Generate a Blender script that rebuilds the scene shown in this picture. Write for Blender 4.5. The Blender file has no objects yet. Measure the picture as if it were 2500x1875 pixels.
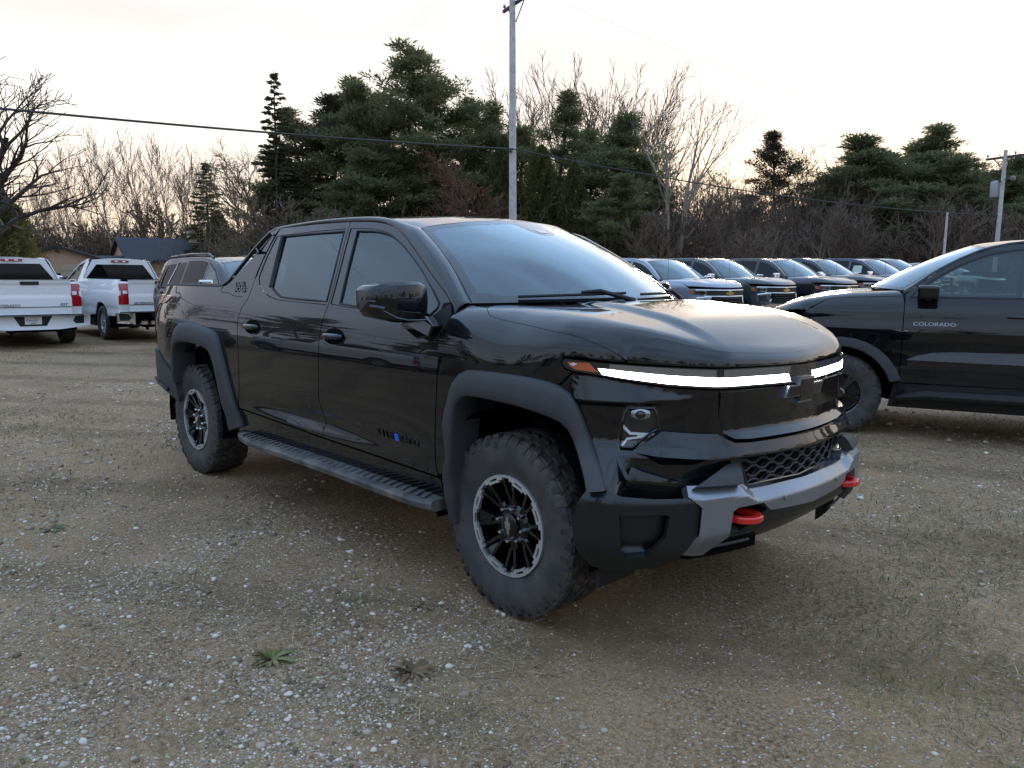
import bpy, math, random
import numpy as np
from mathutils import Vector, Matrix
from mathutils.geometry import delaunay_2d_cdt

SC = bpy.context.scene
COL = SC.collection
# ---------------------------------------------------------------- camera
CAM = np.array([2.7284, -3.4559, 1.6135]); YAW, PITCH, ROLL = math.radians(137.249), math.radians(-7.742), math.radians(0.42)
cam_d = bpy.data.cameras.new('camera'); cam_o = bpy.data.objects.new('camera', cam_d); COL.objects.link(cam_o)
cam_d.sensor_width = 36; cam_d.lens = 28.576; cam_d.clip_start = .05; cam_d.clip_end = 3000
_fw = Vector((math.cos(YAW)*math.cos(PITCH), math.sin(YAW)*math.cos(PITCH), math.sin(PITCH)))
_r = Vector((math.sin(YAW), -math.cos(YAW), 0)); _u = _r.cross(_fw)
_r2 = _r*math.cos(ROLL) + _u*math.sin(ROLL); _u2 = _u*math.cos(ROLL) - _r*math.sin(ROLL)
cam_o.matrix_world = Matrix(((_r2.x,_u2.x,-_fw.x,CAM[0]),(_r2.y,_u2.y,-_fw.y,CAM[1]),(_r2.z,_u2.z,-_fw.z,CAM[2]),(0,0,0,1)))
SC.camera = cam_o
SC.render.resolution_x, SC.render.resolution_y = 1024, 768
# ---------------------------------------------------------------- sky, sun, exposure
SUN_AZ, SUN_EL = math.radians(119), math.radians(5.0)
CLOUD_GLOW = .010; SKY_SHIFT = (.5, .5, 3.8); SKY_LOW = (2.10, 1.98, 1.86, 1); SKY_SUNSET = (2.35, 1.92, 1.45, 1); SKY_AWAY = (1.15, 1.32, 1.64, 1); SKY_HIGH = (1.20, 1.76, 2.66, 1)
wd = bpy.data.worlds.new('World'); SC.world = wd; wd.use_nodes = True
def build_world():
    nt = wd.node_tree; N = nt.nodes; L = nt.links; N.clear()
    out = N.new('ShaderNodeOutputWorld'); bg = N.new('ShaderNodeBackground'); L.new(bg.outputs[0], out.inputs[0])
    sky = N.new('ShaderNodeTexSky'); sky.sky_type = 'NISHITA'; sky.sun_disc = False
    sky.sun_elevation = SUN_EL; sky.sun_rotation = math.pi/2 - SUN_AZ
    sky.air_density = 1.0; sky.dust_density = 2.2; sky.ozone_density = 1.6; sky.altitude = 200
    # high overcast: an even veil of cloud lit by the whole sky, thinner and thicker in drifting bands
    tc = N.new('ShaderNodeTexCoord'); mp = N.new('ShaderNodeMapping'); mp.inputs['Scale'].default_value = (1.0, 1.5, 3.4); mp.inputs['Rotation'].default_value = (.22, .12, .5); mp.inputs['Location'].default_value = SKY_SHIFT
    L.new(tc.outputs['Generated'], mp.inputs[0])
    no = N.new('ShaderNodeTexNoise'); no.inputs['Scale'].default_value = 1.15; no.inputs['Detail'].default_value = 4; no.inputs['Roughness'].default_value = .45; no.inputs['Distortion'].default_value = .6
    L.new(mp.outputs[0], no.inputs[0])
    cr = N.new('ShaderNodeMapRange'); cr.inputs[1].default_value = .38; cr.inputs[2].default_value = .70; cr.interpolation_type = 'SMOOTHSTEP'; L.new(no.outputs[0], cr.inputs[0])
    bw = N.new('ShaderNodeRGBToBW'); L.new(sky.outputs[0], bw.inputs[0])
    glow = N.new('ShaderNodeMath'); glow.operation = 'MULTIPLY'; glow.inputs[1].default_value = CLOUD_GLOW; L.new(bw.outputs[0], glow.inputs[0])
    # cream near the horizon, blue overhead, darker mauve where the cloud is thick
    sx = N.new('ShaderNodeSeparateXYZ'); L.new(tc.outputs['Generated'], sx.inputs[0])
    hi = N.new('ShaderNodeMapRange'); hi.interpolation_type = 'SMOOTHSTEP'; hi.inputs[1].default_value = .22; hi.inputs[2].default_value = .62; L.new(sx.outputs[2], hi.inputs[0])
    dt = N.new('ShaderNodeVectorMath'); dt.operation = 'DOT_PRODUCT'; L.new(tc.outputs['Generated'], dt.inputs[0]); dt.inputs[1].default_value = (math.cos(SUN_AZ), math.sin(SUN_AZ), 0)
    sw = N.new('ShaderNodeMapRange'); sw.interpolation_type = 'SMOOTHSTEP'; sw.inputs[1].default_value = .0; sw.inputs[2].default_value = .72; L.new(dt.outputs['Value'], sw.inputs[0])
    low = N.new('ShaderNodeMix'); low.data_type = 'RGBA'; L.new(sw.outputs[0], low.inputs[0]); low.inputs[6].default_value = SKY_AWAY
    hz = N.new('ShaderNodeMapRange'); hz.interpolation_type = 'SMOOTHSTEP'; hz.inputs[1].default_value = .02; hz.inputs[2].default_value = .20; L.new(sx.outputs[2], hz.inputs[0])
    wm = N.new('ShaderNodeMix'); wm.data_type = 'RGBA'; L.new(hz.outputs[0], wm.inputs[0]); wm.inputs[6].default_value = SKY_SUNSET; wm.inputs[7].default_value = SKY_LOW; L.new(wm.outputs[2], low.inputs[7])
    col = N.new('ShaderNodeMix'); col.data_type = 'RGBA'; L.new(hi.outputs[0], col.inputs[0]); L.new(low.outputs[2], col.inputs[6]); col.inputs[7].default_value = SKY_HIGH
    dk = N.new('ShaderNodeMix'); dk.data_type = 'RGBA'; L.new(cr.outputs[0], dk.inputs[0]); dk.inputs[6].default_value = (1.06, 1.05, 1.03, 1); dk.inputs[7].default_value = (.76, .725, .735, 1)
    veil = N.new('ShaderNodeMix'); veil.data_type = 'RGBA'; veil.blend_type = 'MULTIPLY'; veil.inputs[0].default_value = 1; L.new(col.outputs[2], veil.inputs[6]); L.new(dk.outputs[2], veil.inputs[7])
    tint = N.new('ShaderNodeMix'); tint.data_type = 'RGBA'; tint.blend_type = 'MULTIPLY'; tint.inputs[0].default_value = 1; L.new(glow.outputs[0], tint.inputs[6]); tint.inputs[7].default_value = (1.12, 1.0, .88, 1)
    add = N.new('ShaderNodeMix'); add.data_type = 'RGBA'; add.blend_type = 'ADD'; add.inputs[0].default_value = 1; L.new(veil.outputs[2], add.inputs[6]); L.new(tint.outputs[2], add.inputs[7])
    mx = N.new('ShaderNodeMix'); mx.data_type = 'RGBA'; mx.inputs[0].default_value = .978; L.new(sky.outputs[0], mx.inputs[6]); L.new(add.outputs[2], mx.inputs[7])
    L.new(mx.outputs[2], bg.inputs[0]); bg.inputs[1].default_value = .15
build_world()
sun_d = bpy.data.lights.new('sun', 'SUN'); sun_o = bpy.data.objects.new('sun', sun_d); COL.objects.link(sun_o)
sun_d.energy = .8; sun_d.angle = math.radians(12); sun_d.color = (1, .86, .68)
sun_o.rotation_euler = Vector((math.cos(SUN_AZ)*math.cos(SUN_EL), math.sin(SUN_AZ)*math.cos(SUN_EL), math.sin(SUN_EL))).to_track_quat('Z', 'Y').to_euler()
sun_o.location = (0, 0, 40)
SC.view_settings.view_transform = 'Standard'; SC.view_settings.look = 'None'; SC.view_settings.exposure = 2.05; SC.view_settings.gamma = 1
SC.render.engine = 'CYCLES'
SC.cycles.max_bounces = 10; SC.cycles.transparent_max_bounces = 24
# ---------------------------------------------------------------- surface maths
def hermite(xs, ys, x):
    """smooth curve through table points (finite-difference tangents, limited)"""
    xs = np.asarray(xs, float); ys = np.asarray(ys, float)
    x = np.clip(np.asarray(x, float), xs[0], xs[-1])
    h = np.diff(xs); dl = np.diff(ys, axis=0)
    dl = dl / (h if ys.ndim == 1 else h[:, None])
    m = np.empty_like(ys); m[0] = dl[0]; m[-1] = dl[-1]
    w = (h[:-1] / (h[:-1] + h[1:])); w = w if ys.ndim == 1 else w[:, None]
    m[1:-1] = dl[:-1] * (1 - w) + dl[1:] * w
    i = np.clip(np.searchsorted(xs, x, side='right') - 1, 0, len(xs) - 2)
    u = (x - xs[i]) / h[i]; hh = h[i]
    if ys.ndim > 1: u = u[..., None]; hh = hh[..., None]
    return ((2*u**3 - 3*u**2 + 1) * ys[i] + (u**3 - 2*u**2 + u) * hh * m[i]
            + (-2*u**3 + 3*u**2) * ys[i+1] + (u**3 - u**2) * hh * m[i+1])

def sstep(x, a, b):
    u = np.clip((np.asarray(x, float) - a) / (b - a), 0, 1)
    return u * u * (3 - 2 * u)

class Body:
    """car body surfaces; x forward, near side is negative y, z up"""
    def __init__(s, plan_u, plan_l, zb, prof, wside, z0, R, hood, crown, n=2.4, extra=None, dome=None, tmax=1.62):
        s.pu = np.array(plan_u); s.pl = np.array(plan_l); s.zb = zb
        s.prof = np.array(prof); s.ws = wside; s.z0t = np.array(z0); s.Rt = np.array(R)
        s.hood = np.array(hood); s.crown = crown; s.n = n; s.extra = extra; s.dome = dome; s.tmax = tmax
        s.tt = np.linspace(-.6, s.tmax, 500)
    def plan(s, t, z):
        b = sstep(z, *s.zb)[..., None]
        U = hermite(s.pu[:, 0], s.pu[:, 1:], t); L = hermite(s.pl[:, 0], s.pl[:, 1:], t)
        return L + (U - L) * b
    def pnorm(s, t, z):
        e = 1e-3; d = s.plan(t + e, z) - s.plan(t - e, z)
        n = np.stack([d[..., 1], -d[..., 0]], -1)
        return n / np.maximum(np.linalg.norm(n, axis=-1, keepdims=True), 1e-9)
    def shell(s, t, z, off=0.):
        t = np.asarray(t, float); z = np.asarray(z, float)
        t, z = np.broadcast_arrays(t, z)
        xy = s.plan(t, z); n = s.pnorm(t, z)
        p = hermite(s.prof[:, 0], s.prof[:, 1], z) * (1 - sstep(t, *s.ws))
        if s.extra is not None: p = p + s.extra(t, z)
        xy = xy - n * (p - off)[..., None]
        return np.concatenate([xy, z[..., None]], -1)
    def T0(s, x, y):
        z = hermite(s.hood[:, 0], s.hood[:, 1], x) - s.crown * np.abs(y) ** 2
        return z + (s.dome(x, y) if s.dome is not None else 0)
    def roll(s, t, w, off=0.):
        t = np.asarray(t, float); w = np.asarray(w, float); t, w = np.broadcast_arrays(t, w)
        z0 = np.interp(t, s.z0t[:, 0], s.z0t[:, 1]) if len(s.z0t) < 3 else hermite(s.z0t[:, 0], s.z0t[:, 1], t)
        R = hermite(s.Rt[:, 0], s.Rt[:, 1], t)
        base = s.shell(t, z0); n = s.pnorm(t, z0)
        th = np.clip(w, 0, 1) * np.pi / 2
        n_ = s.n(t) if callable(s.n) else s.n
        c = np.cos(th) ** (2 / n_); sn = np.sin(th) ** (2 / n_)
        xy = base[..., :2] - n * (R * (1 - c) - off)[..., None]
        z = z0 + (s.T0(xy[..., 0], xy[..., 1]) - z0) * sn + off
        return np.concatenate([xy, z[..., None]], -1)
    def top(s, x, y, off=0.):
        x = np.asarray(x, float); y = np.asarray(y, float); x, y = np.broadcast_arrays(x, y)
        sh = x.shape; X = x.ravel(); Y = -np.abs(y.ravel())
        z0 = hermite(s.z0t[:, 0], s.z0t[:, 1], s.tt)
        B = s.shell(s.tt, z0)[:, :2]
        d2 = (X[:, None] - B[None, :, 0]) ** 2 + (Y[:, None] - B[None, :, 1]) ** 2
        i = np.clip(d2.argmin(1), 1, len(s.tt) - 2)
        a = np.take_along_axis(d2, (i - 1)[:, None], 1)[:, 0]; b = np.take_along_axis(d2, i[:, None], 1)[:, 0]
        c = np.take_along_axis(d2, (i + 1)[:, None], 1)[:, 0]
        q = np.clip(.5 * (a - c) / np.maximum(a - 2 * b + c, 1e-12), -1, 1)
        t = s.tt[i] + q * (s.tt[1] - s.tt[0])
        dd = np.sqrt(np.maximum(b - .125 * (a - c) ** 2 / np.maximum(a - 2*b + c, 1e-12), 1e-10))
        Z0 = hermite(s.z0t[:, 0], s.z0t[:, 1], t); R = hermite(s.Rt[:, 0], s.Rt[:, 1], t)
        cc = np.clip(1 - dd / R, 0, 1)
        n_ = s.n(t) if callable(s.n) else s.n
        sn = (1 - cc ** n_) ** (1 / n_)
        T = s.T0(X, Y)
        z = Z0 + (T - Z0) * sn + off
        return np.concatenate([x[..., None], y[..., None], z.reshape(sh)[..., None]], -1)

class Glass:
    """windscreen: corner/centre (x,z) at base and top, half widths"""
    def __init__(s, base_c, base_e, yb, top_c, top_e, yt, bow=.02):
        s.v = (base_c, base_e, yb, top_c, top_e, yt, bow)
    def __call__(s, a, b, off=0.):
        a = np.asarray(a, float); b = np.asarray(b, float); a, b = np.broadcast_arrays(a, b)
        bc, be, yb, tc, te, yt, bow = s.v
        y = (yb + (yt - yb) * b) * a
        q = np.abs(a) ** 2.3
        xb = bc[0] + (be[0] - bc[0]) * q; xt = tc[0] + (te[0] - tc[0]) * q
        zb = bc[1] + (be[1] - bc[1]) * q; zt = tc[1] + (te[1] - tc[1]) * q
        k = bow * np.sin(np.pi * b) + off
        return np.stack([xb + (xt - xb) * b + k * .55, y, zb + (zt - zb) * b + k * .83], -1)
# ---------------------------------------------------------------- helpers
RH = np.array([math.sin(YAW), -math.cos(YAW)]); FH = np.array([math.cos(YAW), math.sin(YAW)])
FPX = 1984.45
def ld(l, d):                       # lateral / depth from the photographer's standpoint -> world x, y
    p = CAM[:2] + RH*l + FH*d
    return float(p[0]), float(p[1])
def pxd(px, d): return ld((px - 1250)/FPX*d, d)
def gz(x, y):                       # height of the ground: level yard, rising very slightly beyond the first rows
    d = (np.asarray(x, float)-CAM[0])*FH[0] + (np.asarray(y, float)-CAM[1])*FH[1]
    l = (np.asarray(x, float)-CAM[0])*RH[0] + (np.asarray(y, float)-CAM[1])*RH[1]
    return .62*sstep(d, 10, 45)*sstep(l, -8, 6)

def empty(name, loc=(0,0,0), rz=0, label=None, cat=None, group=None):
    o = bpy.data.objects.new(name, None); COL.objects.link(o); o.empty_display_size = .2
    o.location = loc; o.rotation_euler = (0,0,rz); tag(o, label, cat, group); return o
def tag(o, label=None, cat=None, group=None, kind=None):
    if label: o['label'] = label
    if cat: o['category'] = cat
    if group: o['group'] = group
    if kind: o['kind'] = kind
    return o
def mesh_obj(name, V, F, mat, parent=None, smooth=False, angle=None, bevel=0, loopn=None):
    me = bpy.data.meshes.new(name)
    V = np.asarray(V, float)
    me.from_pydata(V.tolist(), [], F if isinstance(F, list) else np.asarray(F).tolist())
    me.update()
    mats = mat if isinstance(mat, (list, tuple)) else [mat]
    for m in mats: me.materials.append(m)
    if smooth: me.polygons.foreach_set('use_smooth', [True]*len(me.polygons))
    if loopn is not None:
        me.polygons.foreach_set('use_smooth', [True]*len(me.polygons))
        me.normals_split_custom_set(loopn)
    elif smooth and angle is not None:
        me.set_sharp_from_angle(angle=math.radians(angle))
    o = bpy.data.objects.new(name, me); COL.objects.link(o)
    if parent is not None: o.parent = parent
    if bevel:
        b = o.modifiers.new('bevel', 'BEVEL'); b.width = bevel; b.segments = 2; b.limit_method = 'ANGLE'; b.angle_limit = math.radians(40); b.harden_normals = False
    return o
def fast_mesh(name, V, F, mat, parent=None, smooth=False, midx=None):
    """V (n,3), F (m,k) arrays, quick for big meshes"""
    me = bpy.data.meshes.new(name); n = len(V); m, k = F.shape
    me.vertices.add(n); me.vertices.foreach_set('co', np.ascontiguousarray(V, np.float32).ravel())
    me.loops.add(m*k); me.loops.foreach_set('vertex_index', np.ascontiguousarray(F, np.int32).ravel())
    me.polygons.add(m); me.polygons.foreach_set('loop_start', np.arange(0, m*k, k, dtype=np.int32))
    if smooth: me.polygons.foreach_set('use_smooth', np.ones(m, bool))
    for mt in (mat if isinstance(mat, (list, tuple)) else [mat]): me.materials.append(mt)
    if midx is not None: me.polygons.foreach_set('material_index', midx.astype(np.int32))
    me.update(calc_edges=True)
    o = bpy.data.objects.new(name, me); COL.objects.link(o)
    if parent is not None: o.parent = parent
    return o
def copy_tree(o, parent=None):
    c = o.copy(); COL.objects.link(c)
    if parent is not None: c.parent = parent
    for ch in list(o.children): copy_tree(ch, c)
    return c
def mirror(o):
    """the same part on the other side of the vehicle"""
    c = o.copy(); COL.objects.link(c); c.scale = (1, -1, 1)
    for ch in list(o.children): copy_tree(ch, c)
    return c

class MB:
    """collects boxes, tubes, ... for ONE part"""
    def __init__(s): s.v = []; s.f = []
    def add(s, V, F):
        b = len(s.v); s.v += [tuple(map(float, p)) for p in V]; s.f += [tuple(int(i)+b for i in f) for f in F]; return s
    def box(s, c, d, rz=0, rx=0, ry=0, taper=None):
        M = Matrix.Rotation(rz, 3, 'Z') @ Matrix.Rotation(ry, 3, 'Y') @ Matrix.Rotation(rx, 3, 'X')
        P = []
        for k in (-1, 1):
            q = (taper or (1, 1)) if k > 0 else (1, 1)
            for (i, j) in ((-1,-1),(1,-1),(1,1),(-1,1)):
                P.append(Vector(c) + M @ Vector((i*d[0]/2*q[0], j*d[1]/2*q[1], k*d[2]/2)))
        return s.add(P, [(3,2,1,0),(4,5,6,7),(0,1,5,4),(1,2,6,5),(2,3,7,6),(3,0,4,7)])
    def tube(s, pts, r, n=8, cap=True):
        pts = [np.asarray(p, float) for p in pts]; m = len(pts)
        rr = r if isinstance(r, (list, tuple, np.ndarray)) else [r]*m
        up = np.array([0, 0, 1.]); V = []; F = []
        for i, p in enumerate(pts):
            d = pts[min(i+1, m-1)] - pts[max(i-1, 0)]; d /= max(np.linalg.norm(d), 1e-9)
            a = np.cross(d, up)
            if np.linalg.norm(a) < .05: a = np.cross(d, [0, 1., 0])
            a /= np.linalg.norm(a); b = np.cross(a, d)
            for k in range(n):
                t = 2*math.pi*k/n; V.append(p + rr[i]*(math.cos(t)*a + math.sin(t)*b))
        for i in range(m-1):
            for k in range(n):
                k2 = (k+1) % n; F.append((i*n+k, i*n+k2, (i+1)*n+k2, (i+1)*n+k))
        if cap: F.append(tuple(range(n))[::-1] and tuple(range(n))); F.append(tuple((m-1)*n + k for k in range(n))[::-1])
        return s.add(V, F)
    def lathe(s, prof, n=48, axis='y', c=(0,0,0), close=False):
        V = []; F = []; m = len(prof)
        for k in range(n):
            t = 2*math.pi*k/n
            for (r, y) in prof:
                q = (r*math.cos(t), y, r*math.sin(t)) if axis == 'y' else ((y, r*math.cos(t), r*math.sin(t)) if axis == 'x' else (r*math.cos(t), r*math.sin(t), y))
                V.append(tuple(c[i]+q[i] for i in range(3)))
        for k in range(n):
            k2 = (k+1) % n
            for i in range(m if close else m-1):
                i2 = (i+1) % m; F.append((k*m+i, k*m+i2, k2*m+i2, k2*m+i))
        return s.add(V, F)
    def prism(s, poly, a, b, to3):
        """2-D polygon extruded between a and b; to3(u, v, w) gives the point"""
        n = len(poly); A = sum(poly[i][0]*poly[(i+1)%n][1]-poly[(i+1)%n][0]*poly[i][1] for i in range(n))
        if A < 0: poly = poly[::-1]
        V = [to3(u, v, a) for u, v in poly] + [to3(u, v, b) for u, v in poly]
        F = [tuple(range(n-1, -1, -1)), tuple(range(n, 2*n))] + [(i, (i+1)%n, n+(i+1)%n, n+i) for i in range(n)]
        return s.add(V, F)
    def build(s, name, mat, parent=None, smooth=False, angle=35, bevel=0):
        return mesh_obj(name, s.v, s.f, mat, parent, smooth, angle if smooth else None, bevel)

def spl(pts, n=8, closed=False):
    """Catmull-Rom through the points"""
    P = np.asarray(pts, float); m = len(P); out = []
    for i in range(m if closed else m-1):
        if closed: a, b, c, d = P[(i-1) % m], P[i], P[(i+1) % m], P[(i+2) % m]
        else: a, b, c, d = P[max(i-1, 0)], P[i], P[i+1], P[min(i+2, m-1)]
        for k in range(n):
            u = k/n
            out.append(.5*((2*b) + (-a+c)*u + (2*a-5*b+4*c-d)*u*u + (-a+3*b-3*c+d)*u**3))
    if not closed: out.append(P[-1])
    return [tuple(p) for p in out]
def densify(poly, step):
    out = []; n = len(poly)
    for i in range(n):
        a = np.array(poly[i]); b = np.array(poly[(i+1) % n]); k = max(1, int(math.ceil(np.linalg.norm(b-a)/step)))
        for j in range(k): out.append(a + (b-a)*j/k)
    P = [out[0]]
    for q in out[1:]:
        if np.linalg.norm(q-P[-1]) > 1e-4: P.append(q)
    if np.linalg.norm(P[0]-P[-1]) < 1e-4: P.pop()
    return np.array(P)
def inpoly(P, poly):
    x, y = P[:, 0], P[:, 1]; r = np.zeros(len(P), bool); n = len(poly)
    for i in range(n):
        x1, y1 = poly[i]; x2, y2 = poly[(i+1) % n]
        if y1 == y2: continue
        r ^= ((y1 > y) != (y2 > y)) & (x < (x2-x1)*(y-y1)/(y2-y1) + x1)
    return r
def inset(poly, g):
    """shrink a closed outline by g"""
    P = np.asarray(poly, float)
    if g == 0: return P
    A = .5*np.sum(P[:,0]*np.roll(P[:,1],-1) - np.roll(P[:,0],-1)*P[:,1]); sg = 1 if A > 0 else -1
    e = np.roll(P, -1, 0) - P; e /= np.maximum(np.linalg.norm(e, axis=1, keepdims=True), 1e-9)
    n = np.stack([-e[:,1], e[:,0]], 1)*sg; n0 = np.roll(n, 1, 0)
    m = n + n0; q = np.maximum(np.sum(m*m, 1), .35); m = m*(2/q)[:, None]*1.0
    return P + m*g*1.0
def edge_dist(P, poly):
    d = np.full(len(P), 1e9); n = len(poly)
    for i in range(n):
        a = poly[i]; b = poly[(i+1) % n]; ab = b-a; l = max(ab@ab, 1e-12)
        u = np.clip(((P-a)@ab)/l, 0, 1); q = P-a-u[:, None]*ab; d = np.minimum(d, np.einsum('ij,ij->i', q, q))
    return np.sqrt(d)
def panel(name, outline, fn, mat, parent, step=.05, gap=.0035, flange=.022, holes=(), off=0., bstep=None, vscale=1.):
    """a curved skin: outline in (u, v), fn(u, v) -> points; edges turn inwards by `flange`"""
    out = inset(densify(outline, bstep or step), gap)
    hs = [inset(densify(h, bstep or step), -gap*0) for h in holes]
    lo, hi = out.min(0), out.max(0); sy = step*.87*vscale
    gx, gy = np.meshgrid(np.arange(lo[0], hi[0]+step, step), np.arange(lo[1], hi[1]+sy, sy))
    gx = gx + (np.arange(gx.shape[0]) % 2)[:, None]*step/2
    G = np.stack([gx.ravel(), gy.ravel()], 1)
    k = inpoly(G, out) & (edge_dist(G, out) > step*.45)
    for h in hs: k &= ~inpoly(G, h) & (edge_dist(G, h) > step*.45)
    G = G[k]
    pts = [out]; loops = [np.arange(len(out))]; b = len(out)
    for h in hs: pts.append(h); loops.append(b+np.arange(len(h))); b += len(h)
    edges = [(int(l[i]), int(l[(i+1) % len(l)])) for l in loops for i in range(len(l))]
    P = np.concatenate(pts + [G])
    rv, re, rf, ov, oe, of = delaunay_2d_cdt([Vector(q) for q in P], edges, [], 1, 1e-6)
    UV = np.array([[q.x, q.y] for q in rv]); T = np.array([f for f in rf if len(f) == 3])
    C = UV[T].mean(1); k = inpoly(C, out)
    for h in hs: k &= ~inpoly(C, h)
    T = T[k]
    a, bb, c = UV[T[:,0]], UV[T[:,1]], UV[T[:,2]]
    ar = (bb[:,0]-a[:,0])*(c[:,1]-a[:,1])-(bb[:,1]-a[:,1])*(c[:,0]-a[:,0])
    T = T[np.abs(ar) > 1e-9]; ar = ar[np.abs(ar) > 1e-9]; T[ar < 0] = T[ar < 0][:, ::-1]
    def ev(uv):
        return fn(uv[:,0], uv[:,1], off)
    def nr(uv):
        e = 2e-3
        du = ev(uv+[e,0])-ev(uv-[e,0]); dv = ev(uv+[0,e])-ev(uv-[0,e]); n = np.cross(du, dv)
        return n/np.maximum(np.linalg.norm(n, axis=1, keepdims=True), 1e-9)
    X = ev(UV); NN = nr(UV); V = [X]; F = T.tolist(); LN = NN[T.ravel()].tolist(); base = len(X)
    if flange:
        for li, poly in enumerate([out]+hs):
            A = .5*np.sum(poly[:,0]*np.roll(poly[:,1],-1)-np.roll(poly[:,0],-1)*poly[:,1])
            ccw = A > 0
            if li: ccw = not ccw
            if not ccw: poly = poly[::-1]
            p0 = ev(poly); n0 = nr(poly); p1 = p0 - n0*flange; m = len(poly)
            V += [p0, p1]
            for i in range(m):
                j = (i+1) % m; F.append((base+i, base+m+i, base+m+j, base+j))
                e1 = p0[j]-p0[i]; fnm = np.cross(-n0[i], e1); fnm = fnm/max(np.linalg.norm(fnm), 1e-9)
                LN += [fnm.tolist()]*4
            base += 2*m
    return mesh_obj(name, np.concatenate(V), [tuple(int(i) for i in f) for f in F], mat, parent, loopn=LN)

_txt = {}
def text_geo(s, size, extrude=0., shear=0., bold=0., width=1., spacing=1.):
    c = bpy.data.curves.new('lettering', 'FONT'); c.body = s; c.size = size; c.extrude = extrude; c.shear = shear; c.offset = bold; c.space_character = spacing
    c.align_x = 'CENTER'; c.align_y = 'CENTER'; c.resolution_u = 3
    o = bpy.data.objects.new('lettering', c); COL.objects.link(o)
    dg = bpy.context.evaluated_depsgraph_get(); me = o.evaluated_get(dg).to_mesh()
    V = np.array([v.co[:] for v in me.vertices]); F = [tuple(p.vertices) for p in me.polygons]
    o.evaluated_get(dg).to_mesh_clear(); bpy.data.objects.remove(o); bpy.data.curves.remove(c)
    V[:, 0] *= width
    return V, F
def lettering(name, s, size, place, mat, parent, **k):
    """flat letters carried onto a surface: place(u, v, w) -> points"""
    V, F = text_geo(s, size, **k)
    return mesh_obj(name, place(V[:,0], V[:,1], V[:,2]), F, mat, parent)

def vnoise(x, y, seed=0):
    xi = np.floor(x).astype(int); yi = np.floor(y).astype(int); fx = x-xi; fy = y-yi
    fx = fx*fx*(3-2*fx); fy = fy*fy*(3-2*fy)
    def h(a, b):
        q = (a*374761393 + b*668265263 + seed*974711) & 0x7fffffff
        q = ((q ^ (q >> 13))*1274126177) & 0x7fffffff
        return ((q ^ (q >> 16)) & 0xffff)/65535.
    return (h(xi,yi)*(1-fx)+h(xi+1,yi)*fx)*(1-fy) + (h(xi,yi+1)*(1-fx)+h(xi+1,yi+1)*fx)*fy
def fbm(x, y, seed=0, o=4):
    s = 0; a = .5
    for i in range(o): s = s + a*vnoise(x*2**i, y*2**i, seed+i*7); a *= .5
    return s
# ---------------------------------------------------------------- materials
def mat_new(name):
    m = bpy.data.materials.new(name); m.use_nodes = True; nt = m.node_tree; nt.nodes.clear()
    o = nt.nodes.new('ShaderNodeOutputMaterial'); return m, nt, nt.nodes, nt.links, o
def pbr(name, col, rough=.5, metal=0., coat=0., spec=.5, noise=None, nscale=8., bump=0., bscale=60., rvar=0., emit=0, ecol=None, coatr=.03, sheen=0):
    m, nt, N, L, o = mat_new(name); b = N.new('ShaderNodeBsdfPrincipled'); L.new(b.outputs[0], o.inputs[0])
    b.inputs['Base Color'].default_value = (*col, 1); b.inputs['Roughness'].default_value = rough; b.inputs['Metallic'].default_value = metal
    b.inputs['Specular IOR Level'].default_value = spec; b.inputs['Coat Weight'].default_value = coat; b.inputs['Coat Roughness'].default_value = coatr
    tc = N.new('ShaderNodeTexCoord')
    if noise is not None:
        n = N.new('ShaderNodeTexNoise'); n.inputs['Scale'].default_value = nscale; n.inputs['Detail'].default_value = 6; L.new(tc.outputs['Object'], n.inputs[0])
        r = N.new('ShaderNodeMapRange'); r.inputs[1].default_value = .35; r.inputs[2].default_value = .68; L.new(n.outputs[0], r.inputs[0])
        x = N.new('ShaderNodeMix'); x.data_type = 'RGBA'; x.inputs[6].default_value = (*col, 1); x.inputs[7].default_value = (*noise, 1); L.new(r.outputs[0], x.inputs[0]); L.new(x.outputs[2], b.inputs['Base Color'])
        if rvar:
            q = N.new('ShaderNodeMapRange'); q.inputs[3].default_value = rough; q.inputs[4].default_value = rough+rvar; L.new(r.outputs[0], q.inputs[0]); L.new(q.outputs[0], b.inputs['Roughness'])
    if bump:
        n = N.new('ShaderNodeTexNoise'); n.inputs['Scale'].default_value = bscale; n.inputs['Detail'].default_value = 4; L.new(tc.outputs['Object'], n.inputs[0])
        u = N.new('ShaderNodeBump'); u.inputs['Strength'].default_value = bump; u.inputs['Distance'].default_value = .01; L.new(n.outputs[0], u.inputs['Height']); L.new(u.outputs[0], b.inputs['Normal'])
    if emit:
        b.inputs['Emission Color'].default_value = (*(ecol or col), 1); b.inputs['Emission Strength'].default_value = emit
    return m
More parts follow.
